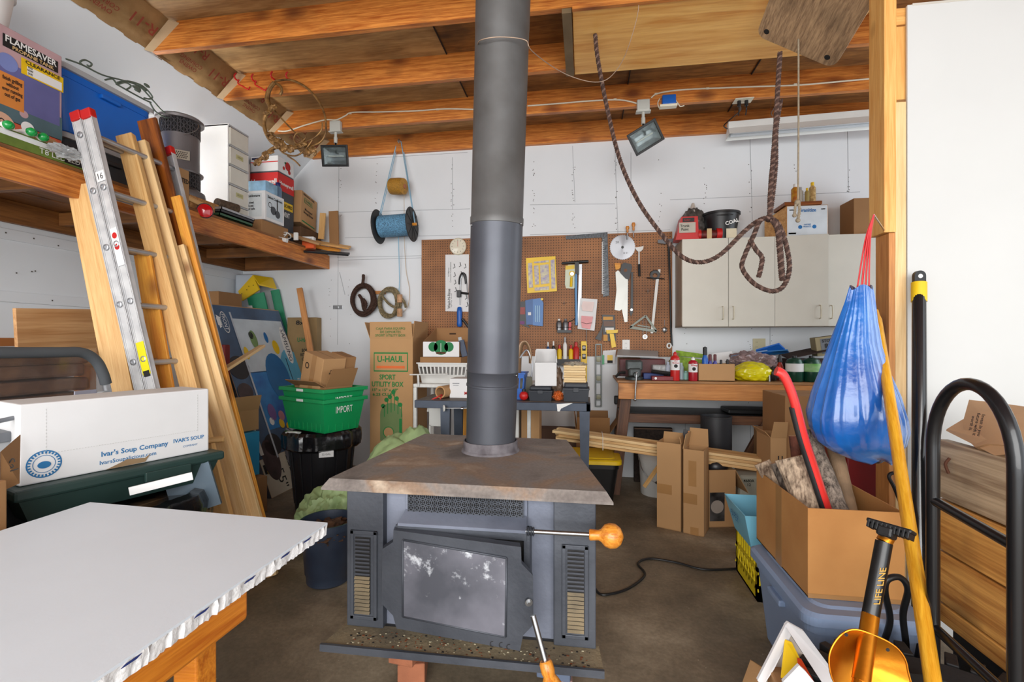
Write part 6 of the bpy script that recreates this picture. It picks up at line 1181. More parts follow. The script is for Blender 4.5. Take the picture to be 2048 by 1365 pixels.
# blue bag pack, red pack, small jars, pink kit, sander pack
t = wt('blue_sanding_pack', 'blue printed packages hanging right of the stovepipe on the pegboard', 'package', 1070, 652)
b = B(); wpoly(b, [(1051, 602), (1066, 598), (1066, 650), (1053, 650)], .02, mt('deep_blue_pack', (14, 84, 150), .4), .004); wpoly(b, [(1066, 599), (1082, 597), (1087, 606), (1086, 653), (1066, 651)], .02, mt('bright_blue_pack', (20, 104, 176), .35), .006); t.part('packet', b)
b = B(); b.decal(W(1059, 628, .025), X_, Z_, .03, .03, CARDW); [b.decal(W(1071+4*i, 628, .0285), X_, Z_, .01, .16, mt('pale_blue_text', (150, 190, 220), .5)) for i in range(3)]; b.decal(W(1084, 599, .028), X_, Z_, .022, .02, YEL); t.part('print', b)
t = wt('black_blade_pack', 'dark red and black blister pack half hidden by the stovepipe', 'package', 1045, 650); b = B(); wpoly(b, [(1038, 604), (1052, 603), (1054, 645), (1060, 657), (1038, 648)], .014, BLACK, .001); t.part('card', b); b = B(); b.decal(W(1045, 622, .016), X_, Z_, .05, .07, mt('maroon_print', (150, 60, 56), .5)); b.decal(W(1044, 646, .016), X_, Z_, .05, .03, mt('violet_print', (110, 30, 110), .5)); t.part('print', b)
t = wt('jar_rack', 'small wire rack holding two metal jars on the pegboard', 'rack', 1130, 667); b = B(); wpoly(b, [(1115, 661), (1143, 661), (1143, 666), (1115, 666)], .05, BLACK, .0); wtube(b, [(1114, 655), (1144, 655)], .003, BLACK, .055); t.part('rack', b)
for (x, lb) in ((1118, 'left small metal jar in the wire rack'), (1131, 'right small metal jar in the wire rack')):
    tj = wt('jar', lb, 'jar', x, 661, 'jars in the wire rack'); b = B(); b.lathe([(.026, 0), (.027, .07), (.02, .085), (.012, .095)], mt('pewter', (130, 130, 132), .35, .7, var=.2), c=W(x, 661, .03), cap1=True); tj.part('jar_body', b); b = B(); b.lathe([(.013, .093), (.013, .108), (0, .11)], WHITE if x < 1120 else GREY, c=W(x, 661, .03)); tj.part('lid', b)
b = B(); wpoly(b, [(1138, 645), (1143, 645), (1142, 661), (1137, 661)], .02, RED, .02); wtube(b, [(1135, 646), (1150, 638)], .003, BLACK, .03); solo(b, 'red_tube', 'small red tube standing beside the metal jars', 'tube')
t = wt('pink_kit_pack', 'white card with pink lidded kit hanging in the middle of the pegboard', 'package', 1175, 662)
b = B(); wpoly(b, [(1161, 597), (1195, 599), (1189, 662), (1155, 658)], .004, CARDW, .035); t.part('card', b); PNK = mt('pink_plastic', (222, 140, 142), .4)
b = B(); wpoly(b, [(1166, 603), (1188, 605), (1187, 613), (1185, 624), (1165, 622), (1163, 612)], .015, mt('pale_pink', (232, 206, 200), .4), .04); wpoly(b, [(1163, 632), (1186, 634), (1184, 644), (1180, 659), (1164, 656), (1162, 645)], .02, PNK, .04); b.tube([W(x, y, .062) for x, y in ((1163, 645), (1173, 648), (1184, 646))], .002, BLK); t.part('pink_case', b)
t = wt('sander_pack', 'orange and black sandpaper pack with yellow clamp at the lower pegboard', 'package', 1222, 680)
b = B(); wpoly(b, [(1204, 630), (1229, 631), (1232, 682), (1207, 683)], .012, BLACK, .01); b.decal(W(1216, 637, .024), X_, Z_, .09, .03, mt('amber_print', (214, 150, 40), .5)); b.decal(W(1218, 648, .024), X_, Z_, .1, .05, mt('grey_brown', (120, 96, 84), .6)); b.decal(W(1211, 676, .024), X_, Z_, .04, .06, mt('amber_print', (214, 150, 40), .5)); b.decal(W(1219, 660, .024), X_, Z_, .08, .04, CARDW); t.part('card', b)
b = B(); wpoly(b, [(1212, 661), (1236, 660), (1235, 666), (1213, 668)], .03, YEL, .026); wpoly(b, [(1219, 668), (1227, 668), (1232, 694), (1223, 696)], .03, YEL, .026); t.part('yellow_clamp', b)
b = B(); wpoly(b, [(1206, 645), (1204, 670), (1202, 682), (1190, 678), (1200, 662)], .02, BLACK, .025); t.part('rubber_grip', b)
b = B(); wtube(b, [(1173, 660), (1173, 688)], .003, STEEL, .03); solo(b, 'thin_rod', 'thin steel rod hanging below the pink kit', 'rod')
# levels
t = wt('yellow_level', 'yellow spirit level standing upright against the pegboard', 'level', 1168, 800); b = B(); zz = PY(1168, 805, 4.5)
a = W(1162, 683, .012); c = W(1174, 684, .012); H_ = a.z-(PY(1165, 772, YG).z)
b.box((a.x, a.y-.02, a.z-H_), (c.x, a.y, a.z), YEL, .003); t.part('body', b)
for dz in (.06, .14, .36): b = B(); b.box((a.x+.012, a.y-.0215, a.z-dz-.03), (c.x-.012, a.y-.0195, a.z-dz+.02), BLK); b.lathe([(.014, 0), (.014, .003)], LGREY, c=((a.x+c.x)/2, a.y-.0215, a.z-dz), ax=-Y_, cap1=True); t.part('vial', b)
t = wt('grey_level', 'grey aluminium spirit level hanging on the wall right of the yellow one', 'level', 1197, 815); b = B(); LV = mt('level_grey', (110, 114, 112), .45, .5); a = W(1190, 688, .006); c = W(1204, 814, .006); H_ = a.z-c.z
b.box((a.x, a.y-.02, c.z), (a.x+.012, a.y, a.z), LV, .002); b.box((c.x-.012, a.y-.02, c.z), (c.x, a.y, a.z), LV, .002)
for f in (0, .19, .30, .49, .60, .80, .88, .985): b.box((a.x+.011, a.y-.018, a.z-H_*f-.012), (c.x-.011, a.y-.002, a.z-H_*f), LV)
t.part('frame', b)
for f in (.245, .545, .84): b = B(); b.lathe([(.024, 0), (.026, .016), (.014, .018)], mt('vial_rim', (150, 150, 120), .4), c=((a.x+c.x)/2, a.y-.001, a.z-H_*f), ax=-Y_, cap1=True); t.part('vial', b)
t = wt('yellow_card_pack', 'small green and yellow package at the lower right of the grey level', 'package', 1218, 730); b = B(); wpoly(b, [(1206, 702), (1232, 700), (1229, 728), (1204, 727)], .012, CARDW, .004); b.decal(W(1220, 716, .018), X_, Z_, .05, .05, YEL); b.decal(W(1220, 724, .018), X_, Z_, .05, .025, BLK); b.decal(W(1206, 720, .018), X_, Z_, .025, .09, GRN); t.part('card', b)
# bin of tubes at the pegboard foot
z0 = W(1100, 728, 0).z; x0 = W(1092, 700, .06).x; x1 = W(1160, 700, .06).x
b = B(); b.box((x0, YG-.11, z0-.01), (x1, YG-.004, z0+.001), BLACK, .002); b.box((x0, YG-.112, z0-.01), (x1, YG-.108, z0+.05), BLACK, .002); solo(b, 'tube_bin', 'narrow black bin holding tubes at the foot of the pegboard', 'bin')
for i, (x, y, r_, m, cm, lb) in enumerate(((1096, 684, .016, mt('navy_tube', (26, 70, 120), .3), WHITE, 'leftmost blue tube with white cap in the black pegboard bin'), (1107, 682, .016, BLACK, WHITE, 'black tube with white cap second from left in the bin'), (1119, 690, .022, YEL, RED, 'left yellow tube with red cap in the black pegboard bin'), (1130, 674, .02, WHITE, LGREY, 'tall white glue bottle in the black pegboard bin'), (1142, 690, .022, YEL, RED, 'right yellow tube with red cap in the black pegboard bin'), (1152, 684, .03, RED, RED, 'red can at the right end of the black pegboard bin'))):
    tb = wt('glue_tube', lb, 'tube', x, 727, 'tubes in the pegboard bin'); c = W(x, 727, .05); c.z = z0+.002; h_ = W(x, y, .05).z-c.z; b = B(); b.lathe([(r_, 0), (r_, h_*.7), (r_*.45, h_*.8)], m, c=c, n=18, cap1=True); tb.part('tube_body', b); b = B(); b.lathe([(r_*.5, h_*.79), (r_*.5, h_*.97), (0, h_)], cm, c=c, n=14); tb.part('cap', b)
for (x, y, lb) in ((1128, 607, 'empty'), (1296, 583, 'empty')):
    b = B(); wtube(b, [(x-4, y), (x+5, y-1)], .0022, STEEL, .015); wtube(b, [(x, y-4), (x, y+3)], .0022, STEEL, .015); solo(b, 'peg_hook', 'empty wire peg hook '+('left of the pink kit' if x < 1200 else 'between the saws and the T-square'), 'hook')
def outlet(x, y, Y, m, lb, two=False, wd=.07, hh=.115):
    c = PY(x, y, Y); t = T('wall_outlet', lb, 'outlet', c-Z_*hh/2); b = B(); b.box(c+V((-wd/2, -.006, -hh/2)), c+V((wd/2, 0, hh/2)), m, .003); t.part('plate', b)
    for dz in (-.022, .022):
        b = B(); q = c+V((-wd*.2 if two else 0, -.006, dz)); b.box(q+V((-.012, -.003, -.014)), q+V((.012, 0, .014)), m, .004)
        for dx in (-.005, .005): b.box(q+V((dx-.001, -.0036, -.003)), q+V((dx+.001, -.0028, .006)), BLK)
        t.part('socket', b)
outlet(1252, 692, YG, WHITE, 'white double wall outlet on the pegboard beside the yellow clamp'); outlet(1518, 690, YB, mt('beige_plate', (206, 196, 160), .5), 'beige wall outlet above the workbench, right of the cabinet doors', True, .11)
# ---------------------------------------------------------------- hung on the back wall
t = T('blue_rope_spool', 'black flanged spool wound with light blue rope hanging on the back wall', 'spool', PY(790, 490, 4.5)); BR = mt('blue_rope', (120, 180, 220), .7, var=.5, scale=120, bump=.8, bscale=120)
Ysp = 4.46; l = PY(757, 455, Ysp); r_ = PY(824, 449, Ysp); l = V((l.x, Ysp+.0, r_.z-.012)); r_ = V((r_.x, Ysp-.0, r_.z))
ax = (r_-l+V((0, -.0, 0))).normalized(); L_ = (r_-l).length
b = B(); prof = [(.03, .0)]+[(.105+.003*(k % 2), .02+(L_-.04)*k/40) for k in range(41)]+[(.03, L_)]; b.lathe(prof, BR, c=l, ax=ax, n=30); t.part('rope_winding', b)
SPB = mt('spool_black', (44, 44, 44), .6, var=.15)
for c, sg in ((l, 0), (r_, 1)):
    b = B(); b.lathe([(.02, -.006), (.165, -.006), (.17, 0), (.165, .006), (.02, .006)], SPB, c=c, ax=ax, n=36, cap1=True)
    if sg:
        for k in range(10): a = 2*math.pi*k/10; u = ax.orthogonal().normalized(); v_ = ax.cross(u); d = u*math.cos(a)+v_*math.sin(a); b.tube([c+ax*.008+d*.03, c+ax*.008+d*.155], .004, SPB, n=4)
    t.part('flange', b)
b = B(); b.cyl(l-ax*.03, r_+ax*.045, .014, CEDAR); t.part('axle', b)
hk = PY(799, 286, YB-.03); b = B(); LB = mt('sling_blue', (150, 190, 214), .6)
b.tube([l-ax*.02, hk+V((-.03, 0, 0)), hk+V((-.01, -.01, .02)), hk+V((.02, -.01, .01)), r_+ax*.03], .005, LB); b.tube([l-ax*.02+V((.01, .01, 0)), hk+V((-.02, .01, 0)), hk+V((.03, .01, -.01)), r_+ax*.03+V((0, .01, 0))], .004, LB); b.tube([PY(797, 470, 4.55), PY(799, 560, 4.62), PY(798, 583, 4.6)], .0045, LB)
t.part('hanging_cord', b); b = B(); b.tube([hk+V((0, .035, .03)), hk+V((0, -.015, .03)), hk+V((0, -.025, .01)), hk+V((0, -.02, -.01))], .006, STEEL, sub=3); solo(b, 'wall_hook', 'steel hook holding the blue spool cord at the top of the back wall', 'hook')
t = T('twine_spool', 'small golden twine spool hanging inside the blue cord loop', 'spool', PY(799, 390, 4.5)); c0 = PY(782, 373, 4.5); c1 = PY(818, 373, 4.46); ax = (c1-c0).normalized(); b = B(); b.lathe([(.05, 0), (.078, .008), (.08, .03), (.082, .1), (.078, .15), (.05, .158)], mt('gold_twine', (196, 142, 48), .6, var=.3, scale=90, bump=.6, bscale=140), c=c0, ax=ax, cap1=True); t.part('twine', b); b = B(); b.lathe([(.022, .158), (.022, .166), (0, .166)], BRK, c=c0, ax=ax); b.cyl(c0-ax*.025, c0, .012, BLACK); t.part('core', b)
b = B(); b.tube([PY(808, 391, 4.5), PY(809, 480, 4.6), PY(812, 540, 4.63), PY(819, 580, 4.63), PY(816, 612, 4.62), PY(806, 625, 4.62)], .0022, mt('twine_tan', (196, 160, 110), .8), sub=6, n=5); t.part('loose_end', b)
DR = mt('dark_brown_rope', (72, 46, 34), .85, var=.3, scale=60, bump=.5, bscale=120); TR = mt('tan_rope', (150, 134, 100), .9, var=.4, scale=60, bump=.6, bscale=120)
def coil(name, lb, cx, cy, rx, ry, m, r, turns, extra, wrap=None):
    c = PY(cx, cy, 4.6); t = T(name, lb, 'rope', c-Z_*ry); b = B(); rr = random.Random(len(name))
    for k in range(turns):
        ph = rr.uniform(0, 6); ex = rr.uniform(-.012, .012); ez = rr.uniform(-.012, .012); sx = rx*rr.uniform(.86, 1.06); sz = ry*rr.uniform(.9, 1.05)
        b.rope([c+V((ex+sx*math.cos(a*.5236+ph), -.012*(k % 4)+.005*math.sin(a*2+k), ez+sz*math.sin(a*.5236+ph))) for a in range(13)], r, m, sub=4, pitch=.05)
    t.part('coil', b); b = B()
    for e in extra: b.rope([PY(x, y, 4.57) for x, y in e], r, m, sub=5, pitch=.05)
    t.part('loose_end', b); return t
coil('brown_rope_coil', 'dark brown rope coil hanging left on the back wall', 727, 601, .118, .15, DR, .016, 6, [[(727, 550), (726, 565), (722, 575)], [(718, 590), (724, 600), (728, 620), (732, 608), (726, 598)], [(748, 590), (752, 608), (744, 622)]])
t = coil('tan_rope_coil', 'frayed tan rope coil hanging beside the brown one', 780, 606, .105, .14, TR, .013, 7, [[(762, 590), (778, 608), (795, 618)], [(790, 590), (806, 600), (812, 616)]])
b = B()
for (x, y) in ((801, 598), (801, 626)): c = PY(x, y, 4.58); b.tube([c+V((0, -.02, -.04)), c+V((0, -.02, .04))], .028, mt('paper_wrap', (206, 160, 120), .8, var=.3, scale=30), n=8)
t.part('paper_tie', b)
a = PY(745, 583, YB-.0); c = PY(772, 589, YB); solo(B().box((a.x, YB-.03, c.z), (c.x, YB-.001, a.z), BENCHW, .002), 'wooden_cleat', 'small brown wooden cleat on the wall between the two rope coils', 'cleat')
b = B()
b.tube([PY(679, 545, YB-.003), PY(684, 565, YB-.003), PY(690, 590, YB-.003)], .0015, GREY, n=4); solo(b, 'loose_wire', 'thin grey wire hanging on the wall beside the shelf end', 'wire')
# ---------------------------------------------------------------- wall cabinet and the things on it
CB = mt('cabinet_cream', (206, 202, 190), .45, var=.03); CBS = mt('cabinet_side', (178, 160, 140), .5)
Yc = 4.33; a = PY(1364, 652, Yc); c = PY(1550, 478, Yc); d1 = PY(1457, 560, Yc).x; xe = PY(1654, 560, Yc).x; xr = PY(1742, 560, Yc).x; zt_ = PY(1450, 476, Yc).z; zb_ = PY(1450, 654, Yc).z
t = T('wall_cabinet', 'cream wall cabinet with four doors above the workbench', 'cabinet', ((a.x+xr)/2, 4.49, zb_))
b = B(); b.box((a.x, Yc+.02, zb_), (a.x+.018, YB, zt_), CBS); b.box((xr+.1, Yc+.02, zb_), (xr+.118, YB, zt_), CBS); b.box((a.x, Yc+.02, zb_), (xr+.118, YB, zb_+.018), CBS); b.box((a.x, Yc+.02, zt_-.018), (xr+.118, YB, zt_), CB); b.box((a.x, YB-.02, zb_), (xr+.118, YB-.001, zt_), CBS); b.box((xe-.02, Yc+.02, zb_), (xe-.005, YB, zt_), CBS); t.part('carcass', b)
HND = mt('cream_handle', (214, 206, 184), .35)
def door(x0, x1, hx, ang=0, hinge=None):
    b = B(); M = Matrix.Identity(4)
    if ang: hp = V((x0, Yc+.018, 0)); M = Matrix.Translation(hp) @ Matrix.Rotation(math.radians(ang), 4, 'Z') @ Matrix.Translation(-hp)
    b.M = M; b.box((x0+.002, Yc, zb_+.002), (x1-.002, Yc+.018, zt_-.001), CB, .0015); d = t.part('door', b)
    b = B(M=M); z = zb_+.12; b.tube([(hx, Yc, z-.055), (hx, Yc-.025, z-.05), (hx, Yc-.028, z), (hx, Yc-.025, z+.05), (hx, Yc, z+.055)], .0055, HND, n=8); t.part('handle', b, parent=d)
door(a.x, d1, PY(1445, 600, Yc).x); door(d1, c.x, PY(1466, 600, Yc).x); door(c.x, xe-.0, PY(1640, 600, Yc).x-.012, -6); door(xe, xr+.11, PY(1662, 600, Yc).x)
zc = zt_+.001
# items on the cabinet
t = T('oil_jug', 'red and black jug labelled Trunk Paint on top of the cabinet at left', 'jug', PY(1378, 477, 4.4)); q0 = PY(1351, 478, 4.36); q1 = PY(1398, 437, 4.36)
b = B(); w_ = q1.x-q0.x; b._add([(q0.x, 4.36, zc), (q1.x, 4.36, zc), (q1.x, 4.5, zc), (q0.x, 4.5, zc), (q0.x+.05, 4.36, q1.z+.02), (q1.x-.01, 4.36, q1.z+.02), (q1.x-.01, 4.5, q1.z+.02), (q0.x+.05, 4.5, q1.z+.02)], [(3, 2, 1, 0), (0, 1, 5, 4), (1, 2, 6, 5), (2, 3, 7, 6), (3, 0, 4, 7), (4, 5, 6, 7)], RED); t.part('jug_body', b)
b = B(); b.box((q0.x+.03, 4.355, zc+.06), (q1.x-.03, 4.36, zc+.15), mt('jug_label', (190, 184, 170), .6)); b.text('Trunk\nPaint', ((q0.x+q1.x)/2-.02, 4.355, zc+.105), X_, Z_, .08, BLK, bold=.02); b.box((q0.x+.06, 4.354, zc+.155), (q1.x-.04, 4.36, zc+.19), BLACK); b.text('Suber', ((q0.x+q1.x)/2, 4.354, zc+.172), X_, Z_, .05, RINK); t.part('label', b)
b = B(); cb = PY(1388, 440, 4.53); b.blob((cb.x, 4.55, zc+.16), (.12, .07, .16), mt('clear_coil_bag', (96, 92, 88), .2, var=.6, scale=22, c2=(40, 38, 36), bump=.5, bscale=20), .18, 7, 4, sub=4, zmin=zc); b.cyl((cb.x-.005, 4.55, zc+.28), (cb.x-.005, 4.55, zc+.37), .035, mt('clear_bag_neck', (190, 180, 170), .3), r1=.012); solo(b, 'bagged_cable', 'clear bag of black cable with a twisted neck behind the red jug', 'bag')
b = B(); a1 = PY(1398, 468, 4.36); a2 = PY(1444, 464, 4.36); b.cyl((a1.x, 4.40, zc+.045), (a2.x, 4.40, zc+.045), .04, mt('dark_red_roll', (110, 30, 26), .5, var=.4, scale=40)); b.cyl((a1.x-.006, 4.40, zc+.045), (a1.x+.02, 4.40, zc+.045), .048, RED); b.cyl((a2.x-.04, 4.40, zc+.05), (a2.x+.004, 4.40, zc+.05), .05, RED); b.box(((a1.x+a2.x)/2-.03, 4.355, zc), ((a1.x+a2.x)/2+.01, 4.36, zc+.09), mt('tan_label', (206, 176, 130), .6)); solo(b, 'tape_roll_pair', 'roll of red and dark wrapped material lying on the cabinet', 'roll')
t = T('coal_bucket', 'black plastic bucket with white lettering on top of the cabinet', 'bucket', PY(1446, 476, 4.48)); q0 = PY(1446, 475, 4.46); rt = .155; b = B(); cx = PY(1443, 450, 4.48).x
b.lathe([(.115, 0), (.15, .23), (.16, .23), (.16, .25), (.15, .25), (.11, .02), (0, .02)], BLACK, c=(cx, 4.49, zc), sy=.9, n=32); t.part('bucket_body', b); b = B(); b.tube([(cx-.155, 4.49, zc+.23), (cx, 4.33, zc+.20), (cx+.155, 4.49, zc+.23)], .003, BLACK, sub=8); t.part('bail', b)
b = B(); b.text('COAL', (cx+.05, 4.344, zc+.14), V((1, .1, .3)), V((-.25, .15, 1)), .12, WINK, bold=.03); b.box((cx-.0, 4.335, zc+.0), (cx+.085, 4.34, zc+.08), mt('cream_label', (220, 208, 180), .7)); t.part('lettering', b)
ZBX = zc; q0 = PY(1572, 468, 4.38); q1 = PY(1655, 408, 4.38); WDB = wood('box_ply', (206, 160, 104), (170, 122, 70), 14, .4)
carton('parts_box', 'wooden box with white GRANITIZE front panel on top of the cabinet', (q0.x+(q1.x-q0.x)/2, 4.47, zc), (q1.x-q0.x, .2, q1.z-q0.z+.02), 0, WDB, marks=[('rect', 'f', .5, .5, .97, .96, mt('pale_blue_card', (216, 224, 230), .6)), ('text', 'f', 'Granitize', .5, .84, .42, BINK, .12), ('disc', 'f', .33, .3, .05, BINK), ('disc', 'f', .67, .3, .05, BINK), ('rect', 'f', .14, .1, .18, .05, BINK), ('text', 'f', 'CAR CARE\nPRODUCTS', .5, .34, .18, BINK, .12), ('rect', 'f', .12, .86, .1, .03, BINK), ('rect', 'f', .88, .86, .1, .03, BINK)], cat='box')
zs = zc+q1.z-q0.z+.022; qa = PY(1548, 420, 4.42)
b = B(); b.box((q0.x-.02, 4.36, zs), (q1.x-.05, 4.6, zs+.03), STAIN, .003); solo(b, 'dark_wood_slab', 'dark brown wooden slab lying on the white fronted box', 'slab')
b = B(); b._add([(q0.x-.13, 4.5, zc), (q0.x-.004, 4.36, zc), (q0.x-.004, 4.6, zc), (q0.x-.13, 4.5, zc+.17), (q0.x-.004, 4.36, zs-.005), (q0.x-.004, 4.6, zs-.005)], [(0, 2, 1), (3, 4, 5), (0, 1, 4, 3), (1, 2, 5, 4), (2, 0, 3, 5)], WDB); solo(b, 'plywood_wedge', 'angled plywood panel left of the white fronted box', 'panel')
for i, (x, y0, m, cm, lb, r1) in enumerate(((1590, 368, mt('snack_label', (206, 160, 40), .5, var=.4, scale=30, c2=(150, 40, 20)), WHITE, 'left bottle with yellow and red label on the dark slab', .03), (1604, 372, mt('milky_bottle', (200, 200, 190), .4), LGREY, 'plain milky bottle second on the dark slab', .022), (1614, 376, mt('amber_small', (170, 150, 90), .4), YEL, 'small amber bottle third on the dark slab', .018), (1628, 362, mt('tan_bottle', (220, 190, 130), .5, var=.4, scale=40, c2=(120, 80, 30)), YEL, 'tallest tan labelled bottle at the right on the dark slab', .026))):
    zt3 = PY(x, y0, 4.42).z-zs-.031; c = V((PY(x, y0, 4.42).x, 4.42+.03*(i % 2), zs+.031)); tb = T('lotion_bottle', lb, 'bottle', c, 'bottles on the dark slab'); b = B(); b.lathe([(r1, 0), (r1, zt3*.72), (r1*.5, zt3*.82)], m, c=c, n=18, cap1=True); tb.part('bottle_body', b); b = B(); b.lathe([(r1*.5, zt3*.8), (r1*.5, zt3*.98), (0, zt3)], cm, c=c, n=14); tb.part('cap', b)
q0 = PY(1710, 470, 4.35); q1 = PY(1745, 400, 4.35); carton('brown_box_on_cabinet', 'brown cardboard box at the right end of the cabinet top behind the post', (q0.x+.1, 4.48, zc), (.2, .22, q1.z-q0.z+.02), 0, CARD2)
# ---------------------------------------------------------------- workbench
ZW = .958; YW = 4.0; xl = PY(1237, 780, YW).x
t = T('workbench', 'heavy orange fir workbench along the back wall under the cabinet', 'workbench', ((xl+2.6)/2+.4, 4.3, 0))
M = Matrix.Translation((xl, YW, ZW-.135)); b = B(); b.box((0, 0, 0), (2.6-xl, .04, .13), BENCHW, .004); t.part('apron', b, M=M)
b = B(); b.box((0, .0, .0), (2.6-xl, YB-YW-.012, .02), wood('bench_top', (176, 128, 80), (130, 88, 50), 12, .6, dirt=.4), .003); t.part('top', b, M=Matrix.Translation((xl-.01, YW-.0, ZW-.004)))
def lbar(p0, p1, w_, th, pn, m=STAIN): plank(p0, p1, w_, th, m, (0, -1, 0), thing=t, pname=pn)
BD = wood('bench_leg_brown', (112, 72, 44), (76, 46, 28), 14, .6)
lbar((PY(1236, 870, 4.1).x-.03, 4.1, 0), (PY(1252, 802, 4.1).x, 4.1, ZW-.136), .09, .04, 'leg', BD); lbar((PY(1236, 870, 4.1).x-.0, 4.55, 0), (PY(1252, 802, 4.1).x+.03, 4.55, ZW-.01), .09, .04, 'leg', BD)
q0 = PY(1455, 985, 4.15); q1 = PY(1565, 806, 4.15); lbar((q0.x, 4.15, 0), (q1.x, 4.15, ZW-.136), .1, .04, 'brace', BD); lbar((2.3, 4.1, 0), (2.3, 4.1, ZW-.136), .09, .04, 'leg', BD); lbar((2.3, 4.55, 0), (2.3, 4.55, ZW-.01), .09, .04, 'leg', BD)
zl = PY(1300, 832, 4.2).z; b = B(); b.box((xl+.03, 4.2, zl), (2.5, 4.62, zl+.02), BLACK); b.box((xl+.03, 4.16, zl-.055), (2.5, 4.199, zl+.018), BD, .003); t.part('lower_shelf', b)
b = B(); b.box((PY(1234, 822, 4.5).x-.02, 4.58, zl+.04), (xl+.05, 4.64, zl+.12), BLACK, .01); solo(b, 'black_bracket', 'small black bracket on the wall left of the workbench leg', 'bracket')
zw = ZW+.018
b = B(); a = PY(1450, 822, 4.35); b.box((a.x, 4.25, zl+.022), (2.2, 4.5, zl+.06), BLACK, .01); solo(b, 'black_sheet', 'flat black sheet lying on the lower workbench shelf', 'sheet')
# vise
VM = mt('vise_grey', (78, 84, 84), .5, .5, var=.25, scale=18, bump=.2); c = PY(1270, 762, 4.05)
t = T('bench_vise', 'dark grey bench vise with hanging handle at the left workbench corner', 'vise', (c.x, 4.08, zw)); b = B(); b.lathe([(.075, 0), (.075, .02), (.05, .03), (.045, .06)], VM, c=(c.x, 4.12, zw), cap1=True); b.box((c.x-.045, 4.02, zw+.03), (c.x+.045, 4.22, zw+.085), VM, .01); t.part('base', b)
b = B(); b.box((c.x-.07, 4.03, zw+.08), (c.x+.06, 4.06, zw+.16), VM, .012); b.box((c.x-.055, 4.0, zw+.03), (c.x+.045, 4.05, zw+.10), VM, .015); t.part('front_jaw', b); b = B(); b.box((c.x-.07, 4.10, zw+.08), (c.x+.06, 4.15, zw+.165), VM, .012); t.part('rear_jaw', b)
b = B(); b.cyl((c.x, 4.02, zw+.05), (c.x, 3.93, zw+.05), .02, VM); t.part('screw', b); b = B(); b.cyl((c.x-.0, 3.935, zw+.06), (c.x-.012, 3.935, zw-.15), .007, STEEL); b.sph((c.x-.012, 3.935, zw-.15), .012, STEEL, n=10); b.sph((c.x, 3.935, zw+.065), .012, STEEL, n=10); t.part('handle', b)
# items on the bench
t = T('hand_plane', 'small black handled clamp tool left of the vise', 'tool', PY(1243, 752, 4.3)); b = B(); q = PY(1246, 752, 4.2); b.tube([(q.x-.06, 4.2, zw+.01), (q.x-.03, 4.2, zw+.05), (q.x+.02, 4.2, zw+.052)], .012, BLACK); b.cyl((q.x-.05, 4.2, zw+.012), (q.x+.07, 4.2, zw+.012), .008, LGREY); t.part('frame', b)
carton('small_brown_box', 'small brown box at the back behind the vise', (xl+.13, 4.52, zw), (.2, .1, .17), 0, CARD2)
b = B(); q0 = PY(1240, 712, 4.35); q1 = PY(1322, 722, 4.3); b.slab([(q0.x, 4.62, zw+.235), (q1.x+.02, 4.6, zw+.22), (q1.x-.02, 4.32, zw+.175), (q0.x-.03, 4.34, zw+.185)], Z_, .012, LGREY); solo(b, 'grey_tray_sheet', 'pale grey sheet lying over boxes behind the vise', 'sheet')
b = B(); b.box((xl+.03, 4.3, zw), (xl+.42, 4.45, zw+.165), mt('red_black_box', (96, 28, 30), .5, var=.3), .006); solo(b, 'dark_red_case', 'dark red low case behind the vise under the grey sheet', 'case')
q = PY(1305, 758, 4.06); b = B(); b.box((q.x-.06, 4.16, zw), (q.x+.14, 4.26, zw+.05), mt('navy_box', (30, 60, 130), .5), .004); solo(b, 'navy_packet', 'small navy packet behind the red driver set', 'packet'); b = B(); b.box((q.x+.02, 4.2, zw+.052), (q.x+.2, 4.3, zw+.12), PLAST, .01); solo(b, 'clear_parts_box', 'clear plastic parts box on top of the navy packet', 'box')
t = T('driver_set', 'dark red and black tool set in front of the vise handle side', 'tool set', (q.x+.06, 4.08, zw)); b = B(); b.box((q.x-.01, 4.02, zw), (q.x+.16, 4.1, zw+.035), mt('crimson', (120, 20, 30), .4), .004); b.disc((q.x+.02, 4.02, zw+.018), X_, Z_, .01, WINK); t.part('case', b); b = B(); b.tube([(q.x, 4.12, zw+.07), (q.x+.08, 4.1, zw+.06), (q.x+.18, 4.08, zw+.05)], .016, BLACK, n=8); b.tube([(q.x+.1, 4.12, zw+.045), (q.x+.19, 4.1, zw+.02), (q.x+.12, 4.06, zw+.045)], .009, BLACK, n=8, sub=4); t.part('black_grips', b)
LM = mt('lime_print', (160, 200, 70), .5, var=.3, scale=30); b = B(); b.slab([PY(1352, 701, 4.45), PY(1410, 709, 4.3), PY(1410, 716, 4.3), PY(1352, 712, 4.45)], (0, 1, -.4), .01, LM); b.slab([(PY(1352, 712, 4.4).x, 4.4, zw+.03), (PY(1412, 712, 4.3).x, 4.3, zw+.03), (PY(1410, 716, 4.3).x, 4.3, zw+.16), (PY(1352, 712, 4.44).x, 4.44, zw+.19)], (0, 1, 0), .05, LM); b.slab([(xl+.38, 4.4, zw+.03), (xl+.5, 4.4, zw+.03), (xl+.56, 4.4, zw+.22), (xl+.53, 4.4, zw+.22)], (0, 1, 0), .03, mt('olive_side', (120, 110, 60), .6)); b.box((xl+.4, 4.38, zw), (xl+.9, 4.46, zw+.032), LM); solo(b, 'lime_green_carton', 'long lime green carton lying behind the spray cans', 'carton')
